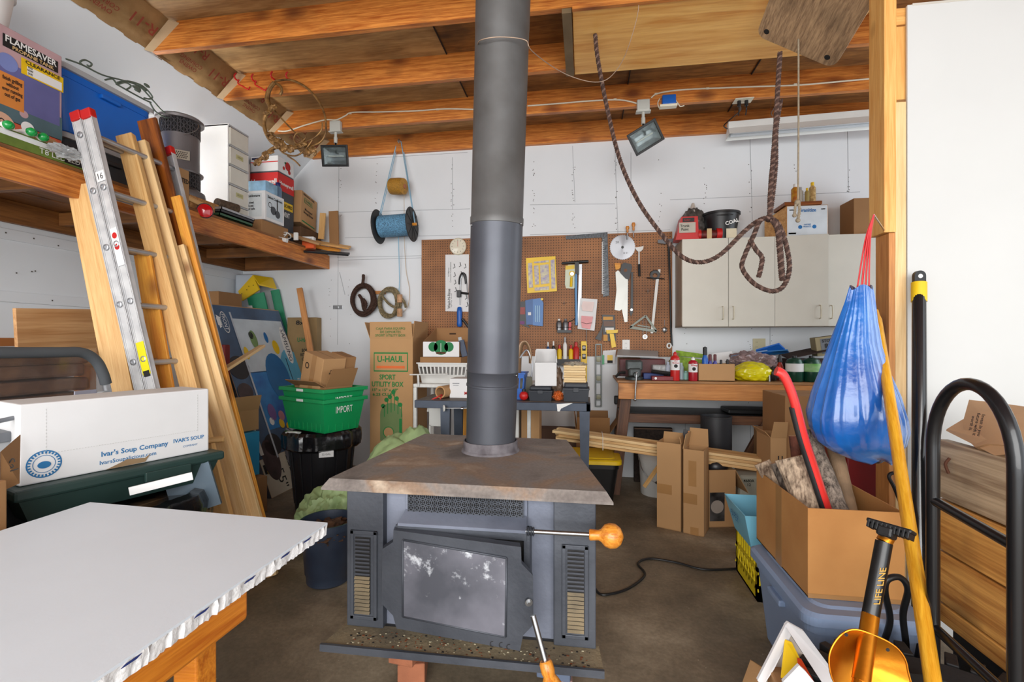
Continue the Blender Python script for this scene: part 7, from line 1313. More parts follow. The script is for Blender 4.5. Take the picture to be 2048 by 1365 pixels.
def spray(x, y0, y1, Y, r, m, capm, name, lb, lab, txt):
    c = PY(x, y1, Y); c.z = zw; h_ = PY(x, y0, Y).z-zw; t = T(name, lb, 'spray can', c, 'spray cans on the workbench'); b = B(); b.lathe([(r*.96, 0), (r, .004), (r, h_*.74), (r*.9, h_*.80), (r*.55, h_*.84), (r*.5, h_*.86)], m, c=c, n=26, cap1=True); t.part('can_body', b)
    b = B(); b.lathe([(r*1.012, h_*.36), (r*1.012, h_*.70)], lab, c=c, n=26, cap0=False); b.text(txt, c+V((0, -r*1.03, h_*.64)), X_, Z_, r*1.4, RINK if lab is CARDW else WINK, bold=.02); b.disc(c+V((0, -r*1.02, h_*.5)), X_, Z_, r*.4, BLK); t.part('label', b)
    b = B(); b.lathe([(r*.4, h_*.85), (r*.4, h_*.93), (r*.2, h_*.97), (0, h_)], capm, c=c, n=14); t.part('cap', b)
spray(1350, 703, 764, 4.06, .037, RED, RED, 'spray_can', 'red spray can with white label on the workbench, left of the pair', CARDW, 'CRC\nBrakleen'); spray(1386, 714, 764, 4.06, .036, mt('crimson_can', (170, 24, 40), .35), WHITE, 'spray_can', 'crimson and white spray can on the workbench, right of the pair', CARDW, 'Wasp')
for x, y0, m, lb, r_ in ((1362, 726, mt('pale_blue_bottle', (190, 210, 220), .3, trans=.2), 'pale blue plastic bottle between the two spray cans', .022), (1372, 742, mt('teal_white', (150, 200, 190), .4), 'small teal and white tub between the two spray cans', .022), (1336, 724, mt('white_blue_tube', (190, 200, 216), .4), 'pale tube behind the red spray can', .02)):
    c = PY(x, 762, 4.18); c.z = zw; h_ = PY(x, y0, 4.18).z-zw; b = B(); b.lathe([(r_, 0), (r_, h_*.75), (r_*.6, h_*.85), (r_*.6, h_), (0, h_)], m, c=c, n=20); solo(b, 'plastic_bottle', lb, 'bottle')
q0 = PY(1398, 766, 4.03); q1 = PY(1470, 729, 4.03); cz = q1.z-zw; xc = (q0.x+q1.x)/2; carton('open_parts_box', 'low open brown cardboard box with bottles on the workbench', (xc, 4.12, zw), (q1.x-q0.x, .17, cz), 0, CARD, open=True)
for (x, y0, m, cm, lb, r_) in ((1410, 695, BLUE, BLACK, 'tall blue bottle with black spray cap in the brown box', .024), (1420, 710, mt('violet_bottle', (60, 60, 150), .3), mt('maroon_cap', (96, 30, 36), .4), 'left purple bottle with maroon cap in the brown box', .018), (1430, 710, mt('violet_bottle', (60, 60, 150), .3), mt('maroon_cap', (96, 30, 36), .4), 'right purple bottle with maroon cap in the brown box', .018), (1442, 721, BLACK, BLACK, 'left short black bottle neck in the brown box', .014), (1455, 720, BLACK, BLACK, 'right short black bottle neck in the brown box', .014)):
    c = PY(x, 740, 4.12); c.z = zw+.006; h_ = PY(x, y0, 4.12).z-zw; t = T('oil_bottle', lb, 'bottle', c, 'bottles in the brown workbench box'); b = B(); b.lathe([(r_, 0), (r_, h_*.62), (r_*.5, h_*.76)], m, c=c, n=18, cap1=True); t.part('bottle_body', b); b = B(); b.lathe([(r_*.7, h_*.74), (r_*.7, h_*.97), (0, h_)], cm, c=c, n=14); t.part('cap', b)
b = B(); a = PY(1430, 722, 4.4); c = PY(1465, 703, 4.42); b.slab([(a.x-.03, 4.32, zw+.0), (c.x+.04, 4.34, zw+.0), (c.x+.0, 4.44, c.z), (a.x-.02, 4.42, c.z-.02)], (0, 1, 0), .003, CARDW); solo(b, 'white_paper_sheet', 'white sheet standing behind the brown parts box', 'paper')
YB_ = mt('yellow_bag', (226, 214, 20), .25, var=.12, scale=6, bump=.4, bscale=14, coat=.4); c = PY(1505, 745, 4.15); b = B(); b.blob((c.x, 4.15, zw+.065), (.148, .11, .085), YB_, .12, 4, 9, sub=5, zmin=zw); solo(b, 'yellow_bag', 'shiny yellow plastic bag package on the workbench', 'bag')
c = PY(1510, 715, 4.3); b = B(); b.blob((c.x, 4.38, zw+.12), (.2, .13, .11), mt('mauve_bag', (176, 150, 150), .25, var=.4, scale=20, bump=.7, bscale=18, trans=.15), .25, 8, 5, sub=5, zmin=zw); solo(b, 'mauve_plastic_bag', 'crumpled mauve plastic bag behind the yellow package', 'bag')
b = B(); q = PY(1540, 700, 4.45); b.slab([PY(1512, 702, 4.4), PY(1558, 689, 4.4), PY(1570, 700, 4.45), PY(1515, 712, 4.45)], Z_, .012, BLUE); b.slab([PY(1520, 703, 4.43), PY(1575, 699, 4.43), PY(1578, 704, 4.5), PY(1525, 712, 4.5)], (0, 0, -1), .01, mt('mid_blue', (40, 110, 170), .4)); solo(b, 'blue_folder', 'blue plastic folder lying on top of the mauve bag', 'folder')
plank(PY(1463, 713, 4.35), PY(1535, 701, 4.4), .012, .008, mt('blue_stick', (110, 140, 180), .4), (0, -1, .4), 'thin_blue_rod', 'thin pale blue rod sticking out from the mauve bag', 'rod')
t = T('amber_spray', 'orange and black bottle standing right of the yellow bag', 'bottle', PY(1562, 762, 4.2)); c = PY(1560, 752, 4.22); c.z = zw; b = B(); b.lathe([(.026, 0), (.026, .11), (.012, .15)], mt('flame_label', (180, 50, 20), .4, var=.5, scale=40), c=c, cap1=True); t.part('bottle_body', b); b = B(); b.lathe([(.014, .148), (.018, .15), (.01, .21), (0, .21)], BLACK, c=c); t.part('cap', b)
b = B(); c = PY(1545, 752, 4.1); b.blob((c.x+.01, 4.1, zw+.06), (.035, .03, .06), BLACK, .3, 6, 4, sub=3, zmin=zw); b.cyl((c.x-.03, 4.08, zw), (c.x-.03, 4.08, zw+.05), .008, STEEL); solo(b, 'black_gloves', 'black metal and rubber bits beside the yellow bag', 'bits')
PG = mt('propane_green', (18, 66, 50), .3, .2, var=.1)
for (x, lb, lab) in ((1589, 'left dark green propane bottle with white label on the workbench', CARDW), (1623, 'right dark green propane bottle with green and white label on the workbench', mt('white_green_label', (190, 210, 180), .5, var=.5, scale=9, c2=(90, 160, 60)))):
    c = PY(x, 765, 4.12); c.z = zw; t = T('propane_bottle', lb, 'gas bottle', c, 'propane bottles on the workbench'); h_ = PY(x, 716, 4.12).z-zw; b = B(); b.lathe([(.058, 0), (.064, .01), (.064, h_*.78), (.052, h_*.93), (.022, h_)], PG, c=c, n=30, cap1=True); t.part('tank', b); b = B(); b.lathe([(.0648, h_*.42), (.0648, h_*.76)], lab, c=c, n=30, cap0=False); t.part('label', b); b = B(); b.lathe([(.018, h_), (.018, h_+.016), (0, h_+.017)], BLACK, c=c, n=14); t.part('valve', b)
b = B(); c = PY(1600, 700, 4.4); M = Matrix.Translation((c.x+.05, 4.45, zw)) ; b.M = M; b.box((-.16, -.1, 0), (.42, .15, .17), mt('dark_brown_card', (56, 34, 24), .8), .005); b.slab([(-.16, -.1, .17), (.2, -.1, .25), (.2, .1, .28), (-.16, .1, .2)], Z_, .005, mt('dark_brown_card', (56, 34, 24), .8)); solo(b, 'dark_brown_case', 'very dark brown flapped case behind the propane bottles', 'case')
carton('tile_kit_box', 'tan and grey printed box lettered ROCK at the back right of the workbench', None, (.26, .1, .16), 0, mt('khaki_card', (160, 146, 110), .7), M=Matrix.Translation((PY(1668, 690, 4.4).x, 4.45, zw+.21)) @ Matrix.Rotation(math.radians(-8), 4, 'Y'), marks=[('rect', 'f', .55, .5, .8, .8, GREY), ('text', 'f', 'STONE', .4, .78, .4, BLK, .16), ('text', 'f', 'ROCK', .55, .5, .55, BLK, .26), ('ring', 'f', .6, .22, .09, .03, BLK)])
# things under the bench
t = T('black_tube_bin', 'tall black cylinder standing on the floor beneath the workbench', 'cylinder', PY(1432, 900, 4.08)*V((1, 1, 0))); c = PY(1432, 850, 4.0); c.z = 0; c.y = 3.95; c.x = PY(1432, 850, 3.95).x; h_ = PY(1432, 832, 3.95).z; b = B(); b.lathe([(.112, 0), (.115, .01), (.115, h_-.01), (.118, h_-.008), (.118, h_), (.108, h_), (.108, .02), (0, .02)], mt('dark_tube', (48, 50, 54), .5, var=.15), c=c, n=36); t.part('tube', b)
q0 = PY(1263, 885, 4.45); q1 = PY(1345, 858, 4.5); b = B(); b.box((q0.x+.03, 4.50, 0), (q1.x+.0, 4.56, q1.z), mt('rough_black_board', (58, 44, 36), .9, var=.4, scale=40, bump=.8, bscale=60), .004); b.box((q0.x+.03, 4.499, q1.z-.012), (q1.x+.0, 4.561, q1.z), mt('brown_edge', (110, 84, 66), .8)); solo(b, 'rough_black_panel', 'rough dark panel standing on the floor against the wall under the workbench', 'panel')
# ---------------------------------------------------------------- floor between stove and workbench
def ground(x, y, h=0): return PZ(x, y, h)
# yellow lidded tote
q0 = PZ(1125, 998, 0); q1 = PZ(1250, 1001, 0)
def tmk(b, hx, hy, sz):
    y = -hy*.95-.006; b.slab([(-.02, y, .1), (.05, y, .1), (.05, y-.006, .3), (-.02, y-.006, .3)], (0, -1, 0), .001, LGREY); b.slab([(-.02, y-.006, .27), (.05, y-.006, .27), (.05, y-.008, .305), (-.02, y-.008, .305)], (0, -1, 0), .002, GRN); b.text('Greenmade', (.015, y-.010, .289), X_, Z_, .062, WINK); b.slab([(-.015, y-.006, .22), (.015, y-.006, .22), (.015, y-.008, .255), (-.015, y-.008, .255)], (0, -1, 0), .002, DBL); b.text('27 GAL', (.03, y-.0095, .2), X_, Z_, .05, BLK)
tote('black_yellow_tote', 'black storage tote with bright yellow lid on the floor by the steel bench', (1.0*(q0.x+q1.x)/2-.09, 4.05, 0), (.58, .42, .33), 0, mt('tote_black', (28, 28, 28), .3, var=.1), YEL, taper=.84, marks=tmk, handle=False)
# five gallon bucket
c = PZ(1318, 996, 0); c = V((c.x, c.y+.12, 0)); t = T('plastic_bucket', 'white five gallon bucket with wire bail behind the tall boxes', 'bucket', c); b = B(); b.lathe([(.132, 0), (.136, .01), (.146, .28), (.152, .28), (.153, .30), (.150, .31), (.156, .31), (.156, .36), (.15, .37), (.14, .37), (.13, .02), (0, .02)], WHITE, c=c, n=36); t.part('bucket_body', b)
b = B(); b.tube([c+V((-.15, -.03, .31)), c+V((-.13, -.13, .22)), c+V((-.03, -.165, .13)), c+V((.1, -.15, .12))], .003, STEEL, sub=6); b.cyl(c+V((-.03, -.165, .13)), c+V((.04, -.165, .20)), .01, BLACK); t.part('bail', b)
# bundle of trim boards lying across
TRIM = wood('trim_tan', (226, 184, 124), (180, 130, 74), 18, .5)
Lp = PY(1112, 872, 3.76); Rp = PY(1530, 932, 3.46)
ax = (Rp-Lp).normalized(); side = ax.cross(Z_).normalized(); sg = -1 if side.y > 0 else 1
for r_ in range(4):
    for k in range(3):
        o = V((0, 0, .045-.024*r_))+side*(-sg)*(.0)+V((0, .06*k+.012*r_, 0)); sh = rnd.uniform(-.03, .03)
        if r_ in (2, 3) and k == 0: sh = .25
        plank(Lp+o+ax*sh, Rp+o+ax*sh, .055, .021, TRIM if (r_+k) % 2 else PINE2, (0, 0, 1), 'trim_board', ('top', 'second', 'third', 'bottom')[r_]+' layer trim board, '+('front', 'middle', 'rear')[k]+' one, in the tan bundle lying behind the tall boxes', 'board', 'bundle of trim boards')
b = B(); q = PY(1208, 898, 3.42); b.tube([Lp.lerp(Rp, .25)+V(v) for v in ((0, -.035, .05), (0, -.04, -.05), (0, .16, -.055), (0, .17, .05))], .0025, WHITE, closed=True, n=5); solo(b, 'bundle_string', 'white string tied around the tan trim board bundle', 'string')
# twin tall boxes
f0 = PZ(1313, 1056, 0); f1 = PZ(1362, 1064, 0); f2 = PZ(1367, 1066, 0); f3 = PZ(1407, 1076, 0)
d = (f3-f0).normalized(); ang = math.degrees(math.atan2(d.y, d.x)); nn = V((-d.y, d.x, 0))
w1 = (f1-f0).length; w2 = (f3-f2).length; h1 = PT(1335, 888, 3.25).z; h2 = PT(1388, 905, 3.12).z
carton('tall_narrow_box', 'left one of two tall narrow brown boxes standing open on the floor', None, (w1, .16, h1), 0, CARD, open=True, flaps=(('r', -14), ('b', 0)), fl=.3, tape=[('f', .32, .46, .62, .11)], M=RZ((f0+f1)/2+nn*.082, ang), group='pair of tall narrow boxes')
carton('tall_narrow_box', 'right one of two tall narrow brown boxes, with raised rear flap', None, (w2, .16, h2), 0, CARD, open=True, flaps=(('b', 4), ('l', -10)), fl=.75, tape=[('f', .45, .72, .38, .3), ('f', .34, .42, .68, .12), ('f', .55, .03, .4, .12)], M=RZ((f2+f3)/2+nn*.082, ang), group='pair of tall narrow boxes')
carton('brown_box_behind_pair', 'low brown box edge showing behind the left tall narrow box', None, (.1, .16, .42), 0, CARD2, M=RZ((f0+f1)/2+nn*.26+d*-.06, ang))
plank(PT(1366, 905, 3.3), PT(1372, 860, 3.32), .03, .012, DGREY, (0, -1, 0), 'dark_strip', 'dark strip sticking up between the two tall narrow boxes, left', cat='strip'); plank(PT(1371, 900, 3.3), PT(1377, 862, 3.32), .016, .012, BENCHW, (0, -1, 0), 'brown_strip', 'brown strip sticking up between the two tall narrow boxes, right', cat='strip')
plank(PT(1288, 975, 3.6), PT(1316, 935, 3.5), .03, .02, PINE, (0, -1, .4), 'short_offcut', 'short wood offcut poking left of the tall boxes near the bucket', cat='offcut')
# fan box
g0 = PZ(1414, 1056, 0); g1 = PZ(1446, 1061, 0); M = RZ(V((g0.x+.085, g0.y+.13, 0)), 12)
carton('window_box', 'brown carton with a clear window and open side flap right of the tall boxes', None, (.19, .22, .40), 0, CARD, open=True, flaps=(('r', 150),), fl=1.0, M=M, marks=[('rect', 'f', .3, .36, .56, .5, mt('window_pic', (86, 84, 84), .3, var=.6, scale=14)), ('disc', 'f', .3, .36, .24, mt('pale_disc', (170, 160, 150), .4))])
b = B(M=M); b.blob((.0, 0, .40), (.085, .09, .075), mt('black_rubber', (34, 34, 38), .35, var=.2), .03, 2, 1, sub=4);
solo(b, 'black_fan', 'shiny black rounded fan head sitting in the windowed carton', 'fan')
# beige container, light blue box, yellow crate
q0 = PZ(1475, 1034, 0); b = B(M=RZ(V((q0.x+.10, q0.y+.12, 0)), 8)); b.box((-.10, -.10, 0), (.12, .12, .30), mt('ivory_plastic', (204, 202, 184), .5, var=.05), .02); b.text('4680A\n12', (-.03, -.1005, .25), X_, Z_, .08, BLK, bold=.02); solo(b, 'ivory_container', 'ivory container marked 4680A standing by the light blue box', 'container')
c = PT(1500, 1000, 2.9); b = B(); b.blob((c.x+.06, c.y+.0, .22), (.05, .05, .09), DGREY, .1, 3, 2, sub=3); b.box((c.x+.02, c.y-.04, 0), (c.x+.1, c.y+.04, .2), DGREY, .01); solo(b, 'dark_canister', 'small dark canister behind the light blue box', 'canister')
LBX = mt('light_blue_box', (122, 190, 214), .5, var=.06)
z0 = .30; cB = PT(1512, 1045, 2.5); M = Matrix.Translation((cB.x+.0, cB.y-.06, .285)) @ Matrix.Scale(.85, 4)
t = T('light_blue_box', 'light blue tapered box resting on the yellow crate', 'box', M.translation); b = B(M=None); b._add([(-.10, -.15, 0), (.12, -.15, 0), (.12, .15, 0), (-.10, .15, 0), (-.15, -.2, .2), (.15, -.2, .2), (.15, .2, .2), (-.15, .2, .2), (-.145, -.195, .2), (.145, -.195, .2), (.145, .195, .2), (-.145, .195, .2), (-.1, -.14, .01), (.11, -.14, .01), (.11, .14, .01), (-.1, .14, .01)], [(3, 2, 1, 0), (0, 1, 5, 4), (1, 2, 6, 5), (2, 3, 7, 6), (3, 0, 4, 7), (4, 5, 9, 8), (5, 6, 10, 9), (6, 7, 11, 10), (7, 4, 8, 11), (8, 9, 13, 12), (9, 10, 14, 13), (10, 11, 15, 14), (11, 8, 12, 15), (12, 13, 14, 15)], LBX)
b.text('PAPER', (-.135, 0, .13), -Y_, Z_, .15, SB, lift=.012); t.part('box_body', b, M=M)
YC = mt('crate_yellow', (232, 206, 30), .45, var=.12, scale=8)
yc = PZ(1505, 1190, 0); M = RZ((yc.x+.17, yc.y+.10, 0), 0); cw, cdp, chh = .34, .34, .28
t = T('milk_crate', 'yellow plastic milk crate on the floor left of the grey tote', 'crate', M.translation)
b = B();
for (lo, hi) in (((-cw/2, -cdp/2, 0), (cw/2, cdp/2, .012)),): b.box(lo, hi, YC)
def crside(o, x, w):
    n = x.cross(Z_)
    def bx(u0, u1, z0_, z1_): q = [o+x*u0+Z_*z0_, o+x*u1+Z_*z0_, o+x*u1+Z_*z1_, o+x*u0+Z_*z1_]; b.slab(q, -n, .008, YC)
    bx(-w/2, w/2, 0, .05); bx(-w/2, w/2, chh-.03, chh); bx(-w/2, -w/2+.03, 0, chh); bx(w/2-.03, w/2, 0, chh); bx(-w/2, w/2, chh*.52, chh*.6)
    for k in range(9): u = -w/2+w*(k+.5)/9; bx(u-.005, u+.005, chh*.58, chh-.02)
    for k in range(8):
        for s_ in (-1, 1): u = -w/2+w*(k+.5)/8; q = [o+x*(u-.02*s_)+Z_*.05, o+x*(u-.02*s_+.007)+Z_*.05, o+x*(u+.02*s_+.007)+Z_*(chh*.53), o+x*(u+.02*s_)+Z_*(chh*.53)]; b.slab(q, -n, .006, YC)
    bx(-w/2, w/2, .05, .08)
crside(V((0, -cdp/2, 0)), X_, cw); crside(V((0, cdp/2, 0)), -X_, cw); crside(V((-cw/2, 0, 0)), -Y_, cdp); crside(V((cw/2, 0, 0)), Y_, cdp); t.part('crate_body', b, M=M)
# power cord on the floor
b = B(); pts = [(1180, 1150), (1196, 1186), (1225, 1188), (1262, 1175), (1290, 1150), (1276, 1128), (1300, 1118), (1350, 1125), (1400, 1138), (1440, 1140), (1500, 1136)]
b.tube([PZ(x, y, .008) for x, y in pts], .0065, BLACK, sub=8, n=8); solo(b, 'floor_cord', 'black power cord snaking across the concrete floor from the stove', 'cord')
# boxes under and right of the bench
def cb(nm, lb, x0, x1, y0, y1, Y, D, m, marks=(), z=0, rz=0, **k): a = PY(x0, y1, Y); c = PY(x1, y0, Y); return carton(nm, lb, ((a.x+c.x)/2, Y+D/2, z), (c.x-a.x, D, c.z-z), rz, m, marks=marks, **k)
cb('cardboard_box', 'big upper brown box under the right end of the workbench', 1570, 1720, 795, 900, 3.35, .4, CARD2, marks=[('rect', 'f', .78, .86, .1, .06, CARDW)]);
cb('arrow_box', 'small open brown box with two up arrows under the workbench', 1541, 1573, 876, 930, 3.3, .25, CARD, marks=[('text', 'f', '11', .6, .8, .3, BLK)], open=True, flaps=(('f', 20), ('l', 40)))
b = B(); q = PY(1505, 905, 3.6); carton('brown_box_under_brace', 'brown box by the workbench brace behind the arrow box', (PY(1545, 900, 3.8).x+.1, 3.95, 0), (.3, .2, .62), 0, CARD2)
c0 = PY(1180, 880, 4.3); c1 = PY(1220, 838, 4.3); carton('flapped_box', 'open brown box with spread flaps against the wall behind the steel bench leg', ((c0.x+c1.x)/2-.06, 4.48, 0), (.3, .26, PY(1200, 868, 4.3).z), 0, CARD2, open=True, flaps=(('r', 35), ('f', 25), ('l', 5), ('b', 2)), fl=.62)
q0 = PY(1694, 1000, 2.75); q1 = PY(1758, 905, 2.75); b = B(); b.box((q0.x, 2.75, 0), (q1.x+.05, 3.0, q1.z), mt('deep_red_box', (134, 18, 22), .35, var=.08), .01); solo(b, 'red_cabinet', 'deep red metal box standing behind the post under the blue bag', 'box')
# ---------------------------------------------------------------- grey tote, firewood carton and tools at the lower right
GT = mt('blue_grey_tote', (138, 158, 190), .45, var=.06, scale=3)
tote('grey_blue_tote', 'large grey-blue storage tote carrying the firewood carton', (.935, 2.02, 0), (.36, .54, .35), 0, GT, GT, taper=.84, zl=.035, over=.02)
zl = .388; cn = PT(1612, 1200, 1.688); cx0, cx1 = .785, 1.095; cy0, cy1 = 1.83, 2.34; hb = PT(1612, 1015, 1.70).z-zl
FC = mt('firewood_card', (196, 142, 82), .85, var=.12, scale=3, c2=(170, 116, 62), bump=.06, bscale=90)
carton('firewood_carton', 'large brown open carton full of split logs on the grey-blue tote', None, (cx1-cx0, cy1-cy0, hb), 0, FC, open=True, M=Matrix.Translation(((cx0+cx1)/2, (cy0+cy1)/2, zl)), tape=[('l', .5, .5, .12, 1.0), ('f', .5, .02, 1.0, .05)])
BRKM = wood('pine_bark', (206, 182, 156), (88, 68, 54), 17, 0, rough=.95, stretch=.35, dirt=.6, axis=2); BRKG = wood('grey_bark', (160, 146, 132), (52, 44, 40), 20, 0, rough=.95, stretch=.3, axis=2); LEND = mt('log_end', (206, 160, 116), .85, var=.2, scale=12)
def log(nm, lb, x0, y0, Y0, x1, y1, Y1, r, m, seed, sq=1.0, ext=0.0):
    p = PY(x0, y0, Y0); q = PY(x1, y1, Y1); d = (p-q).normalized(); q = q-d*ext; b = B(); b.log(q, p, r, m, LEND, seed, n=22, seg=22)
    solo(b, nm, lb, 'log', 'split logs in the firewood carton')
log('firewood_log', 'flaky barked log leaning left in the firewood carton', 1524, 925, 2.29, 1568, 1000, 2.24, .036, BRKM, 1, ext=.03)
log('firewood_log', 'broad grey barked slab in the centre of the firewood carton', 1583, 915, 2.08, 1625, 1020, 2.02, .062, BRKM, 2, ext=.05)
log('firewood_log', 'thin dark log between the left two in the firewood carton', 1553, 925, 2.24, 1590, 1010, 2.2, .026, BRKG, 3, ext=.08)
log('firewood_log', 'tall dark barked log behind the red pry handle in the carton', 1612, 868, 2.2, 1672, 1020, 2.0, .042, BRKG, 5, ext=.05)
log('firewood_log', 'smooth bent grey branch at the right of the firewood carton', 1668, 890, 2.2, 1698, 1020, 2.05, .028, mt('smooth_bark', (160, 130, 100), .8, var=.3, scale=10, bump=.3), 8, ext=.06)
b = B(); p = PY(1590, 880, 2.25); b.log(PY(1600, 960, 2.2), PY(1588, 872, 2.22), .022, mt('red_bark', (110, 60, 44), .9, var=.4, scale=20, bump=.8), LEND, 4); solo(b, 'reddish_bark_stick', 'short reddish bark stick behind the red handle', 'stick')
# red and black axe handle
RH = mt('red_grip', (222, 52, 48), .35, var=.06, coat=.3); BH = mt('black_grip', (40, 38, 40), .5)
pts = [(1552, 742), (1566, 750), (1580, 778), (1592, 815), (1606, 870), (1622, 920), (1640, 975), (1658, 1030)]
Ya = [1.92, 1.92, 1.925, 1.93, 1.94, 1.95, 1.955, 1.96]
P = [PY(x, y, Y) for (x, y), Y in zip(pts, Ya)]
t = T('axe', 'curved red and black handled axe standing head down in the firewood carton', 'axe', P[-1]-Z_*.2); b = B(); b.tube(P+[P[-1]+(P[-1]-P[-2])*1.2], .0205, RH, sub=6, n=14, flat=.75); t.part('red_handle', b)
b = B(); pb_ = [p+V((-.014, -.004, -.0)) for p in P[3:]]; b.tube(pb_+[pb_[-1]+(P[-1]-P[-2])*1.2], .0125, BH, sub=6, n=12); t.part('black_grip', b)
b = B(); q = P[-1]+(P[-1]-P[-2])*1.4; b.box(q+V((-.03, -.09, -.06)), q+V((.03, .06, .02)), BLACK, .01); t.part('head', b)
b = B(); a = PY(1537, 935, 2.3); c = PY(1558, 985, 2.3); b.slab([a+V((-.018, 0, .0)), a+V((.02, 0, .003)), a+V((.008, 0, -.045)), a+V((-.008, 0, -.045))], (0, 1, 0), .006, BLACK); b.tube([a-Z_*.035, c, c+(c-a)*.8], .010, BLACK, sub=3); solo(b, 'pry_bar', 'small black flat ended pry bar at the left of the firewood carton', 'tool')
# blue bag on red drawstring
Yb_ = 2.06
def PB(x, y, dy=0): return PY(x, y, Yb_+dy)
t = T('blue_sack', 'blue plastic sack with red drawstrings hanging from the stud', 'bag', PB(1715, 925));
def bagm():
    m = mt('blue_film', (40, 128, 214), .2, var=.45, scale=4, c2=(22, 84, 170), bump=.25, bscale=26, coat=.5, trans=.22); return m
secs = []
for (y, xa, xb, dr) in ((575, 1700, 1746, .35), (590, 1696, 1748, .4), (610, 1690, 1750, .5), (640, 1680, 1754, .55), (690, 1662, 1762, .6), (740, 1645, 1776, .65), (790, 1628, 1796, .68), (830, 1617, 1808, .7), (855, 1617, 1811, .7), (880, 1628, 1806, .7), (900, 1658, 1794, .65), (915, 1695, 1788, .5), (925, 1735, 1785, .35)):
    a = PB(xa, y); c = PB(xb, y); secs.append(((a+c)/2, (c-a).length/2, (c-a).length/2*dr))
b = B();
n = 120; vs = []
for i, (c, rx, ry) in enumerate(secs):
    for k in range(n):
        th = 2*math.pi*k/n; f = i/(len(secs)-1); ple = math.sin(th*23+1.3*math.sin(th*3))*.5+math.sin(th*41+2)*.35+noise.noise(V((th*4, f*2, 1)))
        kk = 1+.055*ple*(1-f*.9)+.07*noise.noise(V((math.cos(th)*2, math.sin(th)*2, f*5)))
        vs.append(c+V((rx*math.cos(th)*kk, ry*math.sin(th)*kk, .01*math.sin(th*3))))
b._add(vs, [(i*n+k, i*n+(k+1) % n, (i+1)*n+(k+1) % n, (i+1)*n+k) for i in range(len(secs)-1) for k in range(n)]+[tuple(range(n))[::-1], tuple(range(len(vs)-n, len(vs)))], bagm(), True)
t.part('film', b)
b = B(); RS = mt('red_drawstring', (232, 50, 54), .3, var=.15, trans=.2)
top = PB(1748, 430)
for (x, y, w_) in ((1714, 580, .006), (1723, 578, .008), (1731, 575, .007), (1738, 572, .006)): b.tube([top, PB(1742-(1742-x)*.4, 480), PB(x, y)], w_, RS, n=6, sub=5, flat=.4)
t.part('drawstring', b); b = B(); b.cyl(PB(1748, 430), (pxx(1772), YP+.01, PB(1748, 430).z), .003, STEEL); t.part('nail', b)
# long handles
t = T('shovel_handle', 'long varnished yellow wooden handle leaning at the right against the stud', 'handle', PT(1865, 1365, 1.15)*V((1, 1, 0)))
HW = wood('varnished_yellow', (226, 170, 52), (196, 132, 26), 26, 0, rough=.22, stretch=.1)
p0 = PT(1752, 622, 2.02); p1 = PT(1866, 1365, 1.18); d = (p1-p0).normalized(); p2 = p1+d*(.06); L = (p2-p0).length; M = fr(p2, p0-p2, Y_); b = B(); b.lathe([(.0165, -.05), (.0185, .0), (.0185, L*.6), (.016, L-.06), (.011, L-.03), (.009, L), (0, L+.004)], HW, ax=X_, n=22); t.part('shaft', b, M=M)
b = B(); b.cyl(p2-d*0, V((p2.x+.02, p2.y-.04, .02)), .02, BLACK); t.part('socket', b)
t = T('black_pole', 'black pole with yellow collar and hanging eye leaning on the white partition', 'pole', PT(1840, 1365, 1.72)*V((1, 1, 0)));
a = PY(1838, 578, 2.28); c = PY(1840, 1380, 1.9); c2 = c+(c-a).normalized()*.0
bt = a+(c-a)*((a.z-.01)/(a.z-c.z)); b = B(); r_ = .0245; b.cyl(bt, a, r_, mt('black_gloss_pole', (26, 27, 30), .18, var=.1, coat=.5), n=24); t.part('pole_shaft', b)
b = B(); a2 = PY(1838, 566, 2.285); b.cyl(PY(1838, 604, 2.27), a2, r_+.003, YEL, n=24); t.part('yellow_collar', b)
b = B(); M = fr(a2, Z_, -Y_); b.M = M; pts = [(0, -.022)]+[(.03+.022*math.sin(math.radians(x)), -.022*math.cos(math.radians(x))) for x in range(0, 181, 15)]+[(0, .022)]; b.prism(pts, .018, BLACK, z0=-.009); b.disc((.028, 0, .009), X_, Y_, .009, WINK, lift=.0005); t.part('hanging_eye', b)
# hand truck
HTM = mt('black_truck_tube', (24, 25, 28), .28, .2, var=.15, coat=.3); r_ = .0155
xt = .93; F_ = [PX(1862, 1365, xt), PX(1868, 1000, xt), PX(1872, 900, xt), PX(1882, 840, xt), PX(1910, 795, xt), PX(1950, 776, xt), PX(1990, 790, xt), PX(2020, 835, xt), PX(2034, 900, xt), PX(2035, 1000, xt), PX(2028, 1365, xt)]
y0 = F_[1].y; y1 = F_[9].y
yf, yn = 1.44, 1.19
ftop = [V((xt, yf, .385)), V((xt, yf, 1.0))]+[V((xt, (yf+yn)/2+(yf-yn)/2*math.cos(math.radians(a)), 1.02+.175*math.sin(math.radians(a)))) for a in range(0, 181, 9)]+[V((xt, yn, 1.0)), V((xt, yn, .385))]
t = T('hand_truck', 'black tubular hand truck with arched top in front of the planks', 'hand truck', (xt, (yf+yn)/2, .374)); b = B(); b.tube(ftop, r_, HTM, n=16); t.part('frame', b)
for z in (.86, .52): b = B(); b.cyl((xt, yn, z-.01), (xt, yf, z+.01), .0125, HTM); t.part('crossbar', b)
b = B(); b.box((xt-.12, yn-.02, .374), (xt+.0, yf+.02, .384), HTM, .002); t.part('toe_plate', b)
